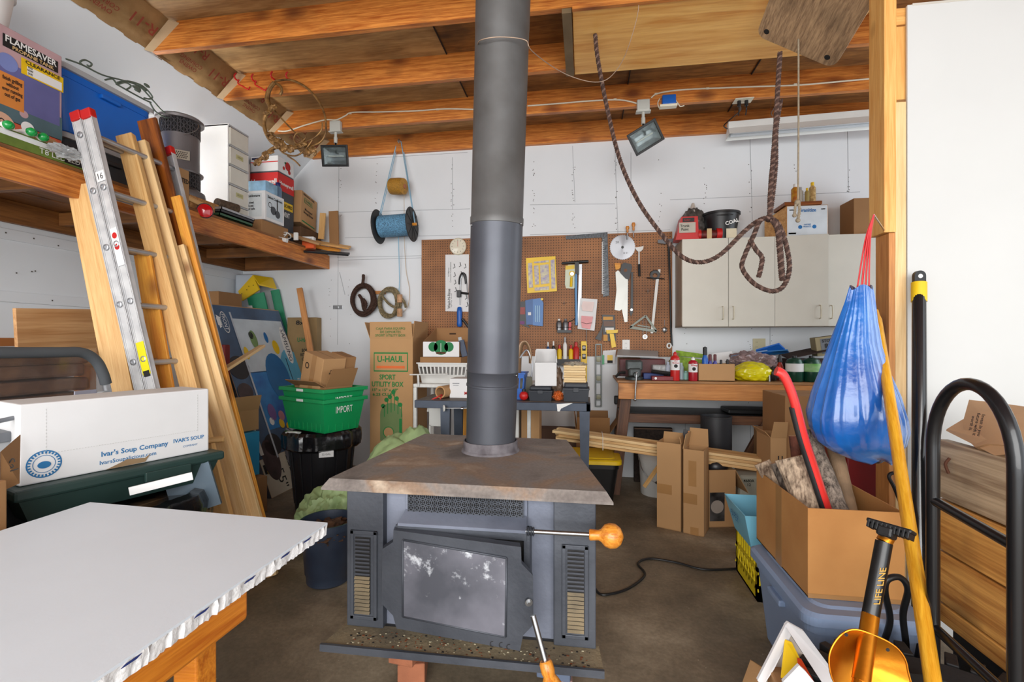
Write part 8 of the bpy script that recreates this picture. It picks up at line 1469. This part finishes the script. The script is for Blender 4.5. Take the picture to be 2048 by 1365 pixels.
# tire under it
TRM = mt('tire_rubber', (30, 30, 32), .7, var=.3, scale=12, bump=.3)
tc2 = V((.90, 1.29, 0)); t = T('knobby_tire', 'black knobby tire lying flat on the floor at lower right', 'tire', tc2); b = B(); R_ = .335; b.lathe([(R_-.12, .02), (R_-.06, .0), (R_-.01, .03), (R_, .07), (R_, .30), (R_-.01, .34), (R_-.06, .37), (R_-.12, .355), (R_-.14, .2), (R_-.12, .02)], TRM, c=tc2, n=60, cap0=False)
for k in range(36):
    a = 2*math.pi*k/36; M = Matrix.Translation(tc2) @ Matrix.Rotation(a, 4, 'Z'); b.box((R_-.05, -.014, .33), (R_+.016, .014, .372), TRM, .003, M=M); b.box((R_-.01, -.014, .03), (R_+.018, .014, .34), TRM, .003, M=M)
t.part('tread', b); b = B(); b.lathe([(0, .20), (R_-.15, .20), (R_-.13, .24), (R_-.13, .26)], GREY, c=tc2, n=40, cap0=False); b.lathe([(0, .265), (.06, .265), (.07, .2)], mt('hub_grey', (70, 74, 78), .5), c=tc2, cap0=False); t.part('rim', b)
# plank crate and paper bag
WPL = wood('weathered_plank', (206, 184, 150), (146, 122, 94), 12, 1.3, knotcol=(70, 44, 24), dirt=.4); WPO = wood('orange_plank', (230, 172, 92), (170, 108, 46), 11, 1.5, knotcol=(80, 40, 14), dirt=.45)
zt4 = PX(1885, 880, 1.28).z
xc = 1.255; t = T('plank_crate', 'rough planked wooden crate behind the hand truck', 'crate', (1.45, 1.3, 0)); yA, yB = .85, 2.05
ztop = PX(1885, 882, xc).z; hs = [(ztop-.205, ztop, WPL), (ztop-.39, ztop-.212, WPO), (ztop-.575, ztop-.397, WPO), (.30, ztop-.582, WPO)]
yB = PX(1872, 880, xc).y
for i, (z0, z1, m) in enumerate(hs):
    b = B(); b.box((0, -(z1-z0)/2, -.02), (yB-yA, (z1-z0)/2, .02), m, .004); t.part('plank', b, M=Matrix(((0, 0, 1, xc+.02), (1, 0, 0, yA), (0, 1, 0, (z0+z1)/2), (0, 0, 0, 1))))
b = B(); b.box((xc+.041, yA, 0), (xc+.3, yB-.02, ztop-.05), DGREY); t.part('crate_body', b)
b = B(); q = PX(1905, 930, xc); b.tube([(xc-.005, q.y+.006, q.z+.02), (xc-.02, q.y+.003, q.z+.0), (xc-.012, q.y, q.z-.03)], .005, mt('rust_nail', (84, 46, 26), .8), sub=3); t.part('rusty_bolt', b)
KP = mt('kraft_bag', (206, 164, 120), .75, var=.1, scale=4, bump=.35, bscale=9);
t = T('paper_bag', 'crumpled brown paper shopping bag lying on top of the plank crate', 'paper bag', (xc+.15, 1.4, ztop))
def quadp(pts, m, th=.01): b.slab(pts, (.3, 0, 1), th, m)
G = lambda x, y, X: PX(x, y, X)
b = B(); bagp = [G(1920, 865, xc+.03), G(1938, 800, xc+.22), G(1995, 806, xc+.26), G(2060, 815, xc+.26), G(2060, 895, xc+.0), G(1975, 888, xc+.0), G(1950, 895, xc-.0)]
c = sum(bagp, V())/len(bagp)+V((-.03, 0, .02)); up_ = V((.0, 0, -.14)); N_ = len(bagp); vs = bagp+[c]+[p+V((.08, 0, 0))+up_*.4 for p in bagp]; b._add(vs, [(k, (k+1) % N_, N_) for k in range(N_)]+[(k, N_+1+k, N_+1+(k+1) % N_, (k+1) % N_) for k in range(N_)]+[tuple(range(N_+1, 2*N_+1))], KP, True);
t.part('bag_body', b)
b = B(); quadp([G(1892, 862, xc+.02), G(1925, 842, xc+.1), G(2050, 905, xc+.0), G(1990, 912, xc-.0)], KP, .006); t.part('bag_bottom_fold', b)
b = B(); nd = (bagp[1]-bagp[0]).normalized(); o = c+V((-.035, -.01, .012)); xd = V((0, 0, -1))+V((-.35, -.0, 0));
fx = (bagp[3]-bagp[1]).normalized(); fy = (bagp[1]-bagp[0]).normalized(); nz_ = fx.cross(fy)
b.text('Invest in you\nfuture with it\nworth it.', G(1975, 850, xc+.03)+V((-.03, 0, .0)), V((-.2, .0, -1)), V((-.2, -1, 0)) if False else V((0, -1, .0)), .075, BLK, h=.05, bold=.02); t.part('lettering', b)
# gold shovel
GOLD = mt('gold_anodised', (206, 132, 32), .32, .85, var=.18, scale=9, c2=(170, 96, 16), bump=.04, bscale=60)
t = T('gold_shovel', 'gold bladed shovel with black grip and ribbed T-handle at lower right', 'shovel', PT(1730, 1365, 1.1)*V((1, 1, 0))+V((0, 0, .25)))
h0 = PT(1783, 1058, 1.17); h1 = PT(1768, 1085, 1.165); h2 = PT(1741, 1232, 1.13); h3 = PT(1722, 1365, 1.06); ax = (h0-h2).normalized()
b = B(); b.cyl(h2, h1, .0178, mt('black_lacquer', (22, 22, 24), .3, var=.4, scale=40), n=22); b.text('LIFE LINE', h2.lerp(h1, .45)+V((-.004, -.019, 0)), (h1-h2).normalized(), V((-1, -.15, 0)), .085, mt('gold_text', (196, 150, 60), .4), bold=.01); g = t.part('black_grip', b)
b = B(); b.cyl(h1, h0, .0165, GOLD, n=22); b.sph(h1.lerp(h0, .5)+V((.0, -.018, 0)), .004, STEEL, n=8); t.part('gold_neck', b); b = B(); b.cyl(h3, h2, .0182, GOLD, n=22); t.part('gold_shaft', b)
b = B(); tl = PT(1738, 1040, 1.18); tr = PT(1829, 1066, 1.10); dd = (tr-tl).normalized(); M = fr(tl, dd, ax.cross(dd) if False else ax); L = (tr-tl).length; b.M = M
b.box((0, -.016, -.006), (L, .016, .003), BLACK, .003); b.box((.004, -.012, -.018), (L-.004, .012, -.006), BLACK, .004)
for k in range(10): u = .006+(L-.012)*k/9; b.box((u-.0028, -.017, -.019), (u+.0028, .017, .0), BLACK, .001)
b.box((L/2-.022, -.018, -.03), (L/2+.012, .018, -.004), BLACK, .006); t.part('t_handle', b)
# blade: dished plate
bl = [(1668, 1365), (1658, 1325), (1664, 1295), (1685, 1268), (1712, 1260), (1750, 1272), (1785, 1290), (1806, 1312), (1815, 1340), (1812, 1385), (1700, 1400)]
vs = smooth_path([PT(x, y, 1.10-.00018*(y-1260)-.0002*(x-1730)) for x, y in bl], 4, True); c = PT(1730, 1340, 1.085); n = len(vs); allv = vs+[v.lerp(c, .5)+V((0, .022, 0)) for v in vs]+[c+V((0, .026, 0))]
b = B(); fs = [(k, (k+1) % n, n+(k+1) % n, n+k) for k in range(n)]+[(n+k, n+(k+1) % n, 2*n) for k in range(n)]; b._add(allv, fs, GOLD, True); b._add([v+V((0, .003, -.001)) for v in allv], [f[::-1] for f in fs], GOLD, True)
b.tube(vs, .0022, GOLD, closed=True, n=6); b.disc(PT(1692, 1270, 1.092), X_, Z_, .004, BLK); b.disc(PT(1775, 1300, 1.075), X_, Z_, .004, BLK)
b.log(h2.lerp(h3, .1), h3+(h3-h2)*.2, .017, GOLD, GOLD, 0); t.part('blade', b)
# black U handle behind, metal hook on the post
b = B(); b.tube([PT(1768, 1285, 1.55), PT(1780, 1240, 1.5), PT(1770, 1185, 1.46), PT(1775, 1160, 1.45), PT(1800, 1156, 1.45), PT(1816, 1180, 1.45), PT(1806, 1230, 1.48), PT(1812, 1290, 1.52), PT(1812, 1330, 1.55)], .0095, BLACK, sub=6, n=12); solo(b, 'black_loop_handle', 'black bent tube handle behind the gold shovel grip', 'handle')
b = B(); b.tube([PY(1800, 1005, 2.3), PY(1788, 975, 2.3), PY(1778, 955, 2.3), PY(1784, 947, 2.3), PY(1796, 950, 2.3), PY(1800, 965, 2.3)], .0075, mt('dark_iron', (44, 42, 44), .5, .5), sub=5); solo(b, 'iron_hook', 'dark iron hook on the stud beside the yellow handle', 'hook')
# bottom centre-right: folded white display carton with printed inside
WH2 = mt('gloss_white_card', (236, 236, 238), .3, var=.02); t = T('white_display_box', 'folded glossy white carton with yellow and orange print at the bottom edge', 'box', PT(1600, 1365, 1.25)*V((1, 1, 0))+V((0, 0, .35)))
b = B(); q = [PT(1574, 1247, 1.42), PT(1530, 1330, 1.36), PT(1538, 1352, 1.34), PT(1586, 1262, 1.40)]
def strip(pts, m, th=.006, nrm=(0, 1, 0)): b.slab([PT(*p) for p in pts], nrm, th, m)
strip([(1570, 1252, 1.42), (1576, 1246, 1.42), (1608, 1264, 1.36), (1690, 1375, 1.22), (1650, 1375, 1.24)], WH2, .01); strip([(1572, 1250, 1.42), (1582, 1272, 1.42), (1548, 1340, 1.38), (1525, 1375, 1.36), (1515, 1362, 1.36)], WH2, .01); t.part('white_frame', b)
b = B(); strip([(1525, 1375, 1.44), (1575, 1262, 1.46), (1650, 1375, 1.34)], mt('box_inside', (214, 206, 196), .5), .004); t.part('inner_panel', b)
b = B(); strip([(1570, 1280, 1.41), (1584, 1286, 1.40), (1628, 1375, 1.30), (1560, 1375, 1.34)], YEL, .003); strip([(1594, 1316, 1.36), (1602, 1318, 1.355), (1634, 1375, 1.28), (1600, 1375, 1.29)], mt('orange_red', (216, 72, 28), .5), .003, (0, -1, 0)); t.part('printed_panel', b)
b = B(); strip([(1566, 1365, 1.27), (1598, 1332, 1.25), (1612, 1345, 1.24), (1640, 1380, 1.22), (1570, 1385, 1.26)], WH2, .01); t.part('white_tab', b)
b = B(); q = [PT(1483, 1375, 1.5), PT(1502, 1322, 1.52), PT(1528, 1338, 1.46), PT(1515, 1375, 1.44)]; b.slab(q, (0, 1, 0), .005, CARD); q2 = [PT(1502, 1322, 1.52), PT(1528, 1338, 1.46), PT(1540, 1375, 1.5)]; b.slab(q2, (0, 1, 0), .004, CARD2); solo(b, 'brown_carton_corner', 'brown cardboard corner at the bottom edge left of the white carton', 'box')
b = B(); a = PT(1600, 1365, 1.3); b.box((a.x-.05, a.y-.1, 0), (a.x+.1, a.y+.1, .34), CARD2, .006); solo(b, 'lower_support_box', 'brown box supporting the glossy white carton at the bottom edge', 'box')
# ---------------------------------------------------------------- fixtures, wires, ropes under the joists
J1, J2, J3, J0 = JY[1]-.02, JY[2]-.02, JY[3]-.02, JY[0]-.02
CBL = mt('cream_cable', (226, 218, 196), .45, var=.05); JB = mt('grey_junction_box', (196, 196, 188), .45, .1, var=.06)
def JP(x, y, o=.008, Y=None): return PY(x, y, (Y or J1)-o)
b = B(); b.tube([JP(x, y) for x, y in ((556, 262), (575, 262), (612, 250), (650, 240), (672, 240), (690, 232), (705, 225), (760, 224), (830, 222), (890, 218), (948, 219))], .006, CBL, sub=5); b.tube([JP(x, y) for x, y in ((1055, 212), (1120, 207), (1180, 202), (1240, 200), (1278, 208))], .006, CBL, sub=5); b.tube([JP(x, y) for x, y in ((1302, 196), (1316, 187), (1360, 180), (1440, 176), (1520, 173), (1600, 170), (1680, 163), (1745, 157))], .006, CBL, sub=5)
for (x, y) in ((700, 228), (875, 220), (1230, 200), (1312, 189), (1415, 178), (1590, 170)): b.box(JP(x, y)+V((-.012, -.008, -.003)), JP(x, y)+V((.012, .006, .010)), CBL, .002)
solo(b, 'electric_cable', 'cream electric cable stapled along the third joist', 'cable')
def flood(jx, jy, fx0, fy0, fx1, fy1, rot, lb, tiltx):
    q = JP(jx, jy, .05); t = T('flood_light', lb, 'flood light', q-Z_*.25, 'flood lights on the joists'); b = B(); b.box(q+V((-.05, -.0, -.045)), q+V((.05, .045, .045)), JB, .006); b.box(q+V((-.058, -.004, -.055)), q+V((.058, .048, -.045)), JB, .002); t.part('junction_box', b)
    c = PY((fx0+fx1)/2, (fy0+fy1)/2, J1-.09); b = B(); b.cyl(q+V((0, .02, -.05)), q+V((0, .02, -.11)), .012, JB); b.cyl(q+V((0, .02, -.10)), q+V((0, .02, -.15)), .016, JB); b.cyl(q+V((0, .02, -.15)), c+V((0, .02, .03)), .008, BLACK); t.part('swivel', b)
    w_ = .235; h_ = .165
    M = Matrix.Translation(c) @ Matrix.Rotation(math.radians(rot), 4, 'Y') @ Matrix.Rotation(math.radians(tiltx), 4, 'X'); b = B()
    b._add([(-w_/2, 0, -h_/2), (w_/2, 0, -h_/2), (w_/2, 0, h_/2), (-w_/2, 0, h_/2), (-w_/2*.7, .08, -h_/2*.6), (w_/2*.7, .08, -h_/2*.6), (w_/2*.7, .08, h_/2*.6), (-w_/2*.7, .08, h_/2*.6)], [(4, 5, 6, 7), (0, 1, 5, 4), (1, 2, 6, 5), (2, 3, 7, 6), (3, 0, 4, 7)], BLACK)
    for (lo, hi) in (((-w_/2-.008, -.012, -h_/2-.008), (w_/2+.008, .004, -h_/2+.01)), ((-w_/2-.008, -.012, h_/2-.01), (w_/2+.008, .004, h_/2+.008)), ((-w_/2-.008, -.012, -h_/2), (-w_/2+.01, .004, h_/2)), ((w_/2-.01, -.012, -h_/2), (w_/2+.008, .004, h_/2))): b.box(lo, hi, BLACK, .003)
    hsng = t.part('housing', b, M=M)
    b = B(); b._add([(-w_/2+.01, .004, -h_/2+.01), (w_/2-.01, .004, -h_/2+.01), (w_/2-.01, .004, h_/2-.01), (-w_/2+.01, .004, h_/2-.01), (-w_/2*.6, .05, -h_/2*.4), (w_/2*.6, .05, -h_/2*.4), (w_/2*.6, .05, h_/2*.4), (-w_/2*.6, .05, h_/2*.4)], [(4, 5, 6, 7), (0, 4, 5, 1), (1, 5, 6, 2), (2, 6, 7, 3), (3, 7, 4, 0)], mt('reflector', (196, 200, 204), .25, .8, var=.25, scale=10)); b.cyl((-w_/2*.6, .02, .0), (w_/2*.6, .02, 0), .006, WHITE); t.part('reflector', b, parent=hsng, M=M)
    b = B(); b.box((-w_/2+.008, -.008, -h_/2+.008), (w_/2-.008, -.005, h_/2-.008), mt('lamp_glass', (170, 190, 186), .08, trans=.9, alpha=.35, var=0)); t.part('glass', b, parent=hsng, M=M)
flood(669, 251, 643, 292, 697, 332, 3, 'left black flood light hanging below a grey junction box', 14); flood(1287, 209, 1262, 248, 1320, 302, -30, 'right black flood light tilted diagonally below a junction box', 20)
c = JP(1337, 206, .0); t = T('blue_outlet_box', 'blue plastic outlet box on the joist right of the junction box', 'outlet box', c-Z_*.05); b = B(); b.box(c+V((-.055, -.05, -.03)), c+V((.05, 0, .045)), BLUE, .005); t.part('box_body', b); b = B(); b.box(c+V((-.075, -.055, -.05)), c+V((.06, .0, -.031)), CBL, .004); t.part('cover_plate', b); b = B(); b.tube([c+V((-.075, -.01, -.04)), c+V((-.085, -.01, .0)), c+V((-.07, -.01, .035))], .004, CBL, sub=4); t.part('cable_tail', b); b = B(); b.tube([c+V((.05, -.01, .02)), c+V((.075, -.01, -.02)), c+V((.09, -.01, -.04)), c+V((.12, -.01, -.035))], .004, CBL, sub=4); t.part('cable_tail', b)
# fluorescent shop light
a = PY(1455, 258, 4.42); c = PY(1745, 236, 4.36); c.z = a.z; ax = (c-a).normalized(); L = (c-a).length+.25; M = fr(a, ax, Z_)
t = T('shop_light', 'long white fluorescent shop light hanging at the top right of the back wall', 'light fixture', a); b = B(); b.M = Matrix(); pts = [(-.06, -.03), (.06, -.03), (.05, .0), (.028, .035), (-.028, .035), (-.05, 0)]
b.box((0, -.035, -.01), (L, .035, .05), WHITE, .004); b._add([(0, -.08, -.075), (0, -.03, .0), (0, .03, .0), (0, .08, -.075), (L, -.08, -.075), (L, -.03, .0), (L, .03, .0), (L, .08, -.075)], [(0, 1, 5, 4), (1, 2, 6, 5), (2, 3, 7, 6), (0, 3, 2, 1), (4, 5, 6, 7)], WHITE); t.part('housing', b, M=M)
for y in (-.025, .025): b = B(); b.cyl((.03, y*1.4, -.045), (L-.03, y*1.4, -.045), .018, mt('tube_glass_off', (214, 218, 222), .25, var=.02)); t.part('tube', b, M=M)
b = B();
for u in (.06,): b.tube([M @ V((u, 0, .03)), M @ V((u, .0, .16))], .0015, STEEL)
b.tube([M @ V((0, 0, .0)), M @ V((-.03, 0, .03)), M @ V((.02, 0, .08)), PY(1480, 222, 4.2), PY(1480, 212, 4.05)], .005, BLACK, sub=6); t.part('cord', b)
b = B();
for u in (.35, 1.1): b.tube([M @ V((u, 0, .03)), V(((M @ V((u, 0, 0))).x, (M @ V((u, 0, 0))).y, ZT-.008))], .0015, STEEL, n=5)
t.part('chain', b)
c = JP(1487, 212, -.01); t = T('ceiling_outlet', 'cream outlet plate with two plugs on the bottom of the joist', 'outlet', c-Z_*.06); b = B(M=Matrix.Translation(V((c.x, J1+.02, ZJ-.004)))); b.box((-.07, -.045, -.006), (.07, .045, 0), CBL, .003); t.part('plate', b)
for dx in (-.03, .025): b = B(M=Matrix.Translation(V((c.x+dx, J1+.02, ZJ-.01)))); b.cyl((0, 0, 0), (0, 0, -.04), .014, BLACK); b.tube([(0, 0, -.04), (0, 0, -.07), (.01, .05, -.09)], .005, BLACK, sub=3); t.part('plug', b)
b = B(); b.tube([JP(1545, 233, .0, J0), JP(1543, 225, .0, J0), JP(1550, 214, 0, J0), JP(1555, 205, .0, J0)], .004, LGREY, sub=4); solo(b, 'ledger_hook', 'small pale hook on the back ledger behind the twisted rope', 'hook')
# twisted brown ropes
HR = mt('brown_rope', (92, 66, 56), .85, var=.4, scale=90, bump=.4, bscale=160, c2=(50, 34, 30)); HR2 = mt('rope_fleck', (132, 104, 92), .85, var=.3, scale=90)
hp = PZ(1190, 70, ZJ-.026)
Yr = 3.1
b = B(); pts = [hp+Z_*.02, PY(1196, 120, hp.y)]+[PY(x, y, Y) for x, y, Y in ((1215, 220, 3.05), (1240, 320, 3.03), (1275, 400, 3.0), (1320, 465, 2.98), (1362, 512, 2.95), (1400, 525, 2.93), (1440, 510, 2.9), (1490, 462, 2.87), (1520, 440, 2.85), (1541, 436, 2.84))]
b.rope(pts, .013, HR, sub=8, pitch=.04, m2=HR2); t = T('counterweight_rope', 'dark twisted rope drooping from the ceiling hatch to the knotted loop', 'rope', PY(1541, 600, 2.84)); t.part('hanging_rope', b)
b = B(); b.rope([PY(x, y, Y) for x, y, Y in ((1560, 105, 2.9), (1556, 170, 2.88), (1552, 240, 2.87), (1546, 320, 2.86), (1541, 380, 2.85), (1539, 440, 2.84))], .013, HR, sub=8, pitch=.035, m2=HR2); b.rope([PY(x, y, Y) for x, y, Y in ((1562, 200, 2.88), (1553, 260, 2.88), (1552, 330, 2.88), (1545, 400, 2.86), (1540, 434, 2.85))], .011, HR, sub=8, pitch=.035, m2=HR2); t.part('doubled_rope', b)
b = B(); b.rope([PY(x, y, 2.82) for x, y in ((1538, 436), (1520, 442), (1508, 470), (1490, 510), (1484, 535), (1500, 560), (1520, 575), (1545, 583), (1565, 575), (1577, 550), (1578, 520), (1568, 475), (1554, 445), (1538, 436))], .013, HR, sub=7, pitch=.04, m2=HR2); b.rope([PY(x, y, 2.80) for x, y in ((1500, 480), (1512, 500), (1524, 515), (1522, 535), (1517, 555))], .013, HR, sub=6, pitch=.04, m2=HR2); b.rope([PY(x, y, 2.80) for x, y in ((1545, 440), (1556, 460), (1560, 500), (1563, 540), (1565, 562))], .016, HR, sub=6, pitch=.04, m2=HR2); b.sph(PY(1538, 437, 2.83), .022, HR); t.part('knotted_loop', b)
b = B(); CT = mt('grey_cord', (160, 146, 124), .8, var=.2, scale=60); b.tube([V((PY(1597, 118, 2.86).x, 2.86, ZT-.01)), PY(1597, 118, 2.86), PY(1597, 250, 2.86), PY(1596, 402, 2.86)], .005, CT); b.rope([PY(1596, 402, 2.86), PY(1591, 412, 2.86), PY(1589, 430, 2.86)], .007, CT); b.rope([PY(1597, 402, 2.86), PY(1599, 420, 2.86), PY(1596, 440, 2.86)], .008, CT); b.sph(PY(1589, 431, 2.86), .012, CT, n=10); b.sph(PY(1596, 441, 2.86), .013, CT, n=10); b.sph(PY(1595, 405, 2.86), .016, CT, n=10); solo(b, 'pull_cord', 'straight grey pull cord with two knotted ends at right', 'cord')
# rounded hanging board
def boardm(): return wood('scuffed_board', (190, 156, 118), (128, 100, 74), 24, 0, rough=.75, dirt=.5, stretch=.12, axis=1)
O = PT(1517, 70, 2.79); X1 = PT(1662, 132, 2.665); pu = (X1-O).normalized(); pv = PT(1575, -60, 2.4)-O; pv = (pv-pu*pv.dot(pu)).normalized(); wd = (X1-O).length+.03; ln_ = .72; rr_ = .055
pts = []
for (cx, cy, a0) in ((wd-rr_, ln_-rr_, 0), (rr_, ln_-rr_, 90), (rr_, rr_, 180), (wd-rr_, rr_, 270)):
    for k in range(8): a = math.radians(a0+90*k/7); pts.append((cx+rr_*math.cos(a), cy+rr_*math.sin(a)))
M = Matrix((pu, pv, pu.cross(pv))).transposed().to_4x4(); M.translation = O-pu*.01
t = T('hanging_board', 'scuffed brown board with rounded corners hanging tilted under the joists', 'board', O); b = B(); b.prism(pts, .02, boardm(), z0=-.01); t.part('board', b, M=M)
zn = pu.cross(pv); side = -1 if zn.z > 0 else 1
for (u, v_) in ((.05, .05), (wd-.06, .05)): b = B(); b.lathe([(.016, 0), (.013, .002), (0, .001)], BLK, c=V((u, v_, side*.0105)), ax=V((0, 0, side))); t.part('rope_hole', b, M=M)
b = B()
for (u, v_) in ((.04, .6), (wd-.04, .6), (.05, .05), (wd-.06, .05)): p = M @ V((u, v_, 0)); b.tube([p, V((p.x, p.y, ZT-.01 if True else 0))], .003, CT)
t.part('hanging_line', b)
# thin wire from flue
WR = mt('thin_wire', (176, 150, 128), .5, .4); b = B(); fx = [PT(955, 92, 2.05), PT(962, 80, 1.97), PT(1000, 74, 1.95), PT(1050, 80, 1.97), PT(1062, 100, 2.0), PT(1100, 130, 2.3), PT(1140, 152, 2.5), PT(1185, 164, 2.6), PT(1215, 158, 2.65), PT(1240, 130, 2.68), PT(1258, 90, 2.7), PT(1275, 30, 2.68), PT(1278, -10, 2.66)]
b.tube(fx, .0022, WR, sub=6, n=5); solo(b, 'stovepipe_wire', 'thin wire looping from the stovepipe to the ceiling hatch', 'wire')
# red hooks
RHM = mt('red_vinyl', (206, 30, 34), .35)
for i, (x, y, lb) in enumerate(((478, 163, 'leftmost red vinyl hook screwed into the joist'), (512, 165, 'second red vinyl hook from left on the joist'), (550, 160, 'third red vinyl hook carrying the vine wreath'), (580, 161, 'rightmost red vinyl hook carrying the vine wreath'))):
    q = PY(x, y, J2); b = B(); p = [q, q+V((0, -.03, 0)), q+V((.0, -.05, -.0)), q+V((.012, -.055, .03)), q+V((.03, -.055, .035))]
    if i < 2: p = [q+V((0, .0, .0)), q+V((-.0, -.03, .02)), q+V((.0, -.04, .045)), q+V((.02, -.04, .05))]; b.tube([PY(x, y-4, J2-.03), PY(x-2, y+4, J2-.03), PY(x+8, y+10, J2-.03), PY(x+18, y+16, J2-.03), PY(x+22, y+11, J2-.02)], .005, RHM, sub=4)
    b.tube([q, q-Y_*.04, q+V((0, -.05, .02)), q+V((.01, -.045, .04))], .006, RHM, sub=4); solo(b, 'red_hook', lb, 'hook', 'red hooks on the joist')
# gilded vine wreath
VN = mt('gilded_vine', (150, 112, 62), .5, .45, var=.4, scale=25, c2=(84, 56, 28), bump=.3); t = T('vine_wreath', 'bronze coloured vine wreath with leaves hanging from the red joist hooks', 'wreath', PY(590, 330, J2-.06)); Yv = J2-.045
def vw(x, y, o=0): return PY(x, y, Yv-o)
def part(nm, lst):
    b = B()
    for (pts, r, o) in lst: b.tube([vw(x, y, o) for x, y in pts], r, VN, n=8, sub=5)
    t.part(nm, b)
part('outer_vine', [([(550, 162), (580, 160), (608, 172), (632, 195), (648, 225), (652, 255), (648, 275), (635, 288), (610, 294), (590, 288)], .008, .02)]); part('inner_vine', [([(550, 165), (540, 185), (540, 205), (552, 225), (575, 250), (600, 275), (612, 283)], .006, .0)])
part('left_branch', [([(549, 165), (538, 180), (534, 200), (540, 218), (530, 235), (528, 250), (534, 270), (545, 285), (560, 290)], .015, .03), ([(549, 165), (560, 172), (564, 182), (560, 190)], .01, .02)]); part('lower_branch', [([(508, 330), (525, 315), (545, 298), (565, 292), (590, 296), (615, 288)], .014, .04), ([(550, 285), (565, 305), (590, 312), (610, 300), (625, 280)], .006, .05), ([(575, 312), (590, 322), (600, 332)], .006, .04), ([(610, 285), (625, 295), (632, 305), (628, 312)], .008, .03)])
part('tendril', [([(595, 290+0), (588, 280), (592, 268), (604, 266), (612, 274), (606, 282)], .005, .05), ([(600, 285), (625, 278), (642, 262), (645, 245)], .006, .04)])
for k in range(16):
    x, y = [(545, 275), (552, 282), (560, 286), (540, 268), (556, 292), (568, 296), (535, 225), (545, 215), (530, 312), (540, 304), (516, 324), (580, 298), (600, 292), (624, 300), (614, 306), (604, 286)][k]
    b = B(); b.blob(vw(x, y, .05), (.03, .012, .016+.008*(k % 3)), VN, .5, 5, k, sub=3); t.part('leaf', b)
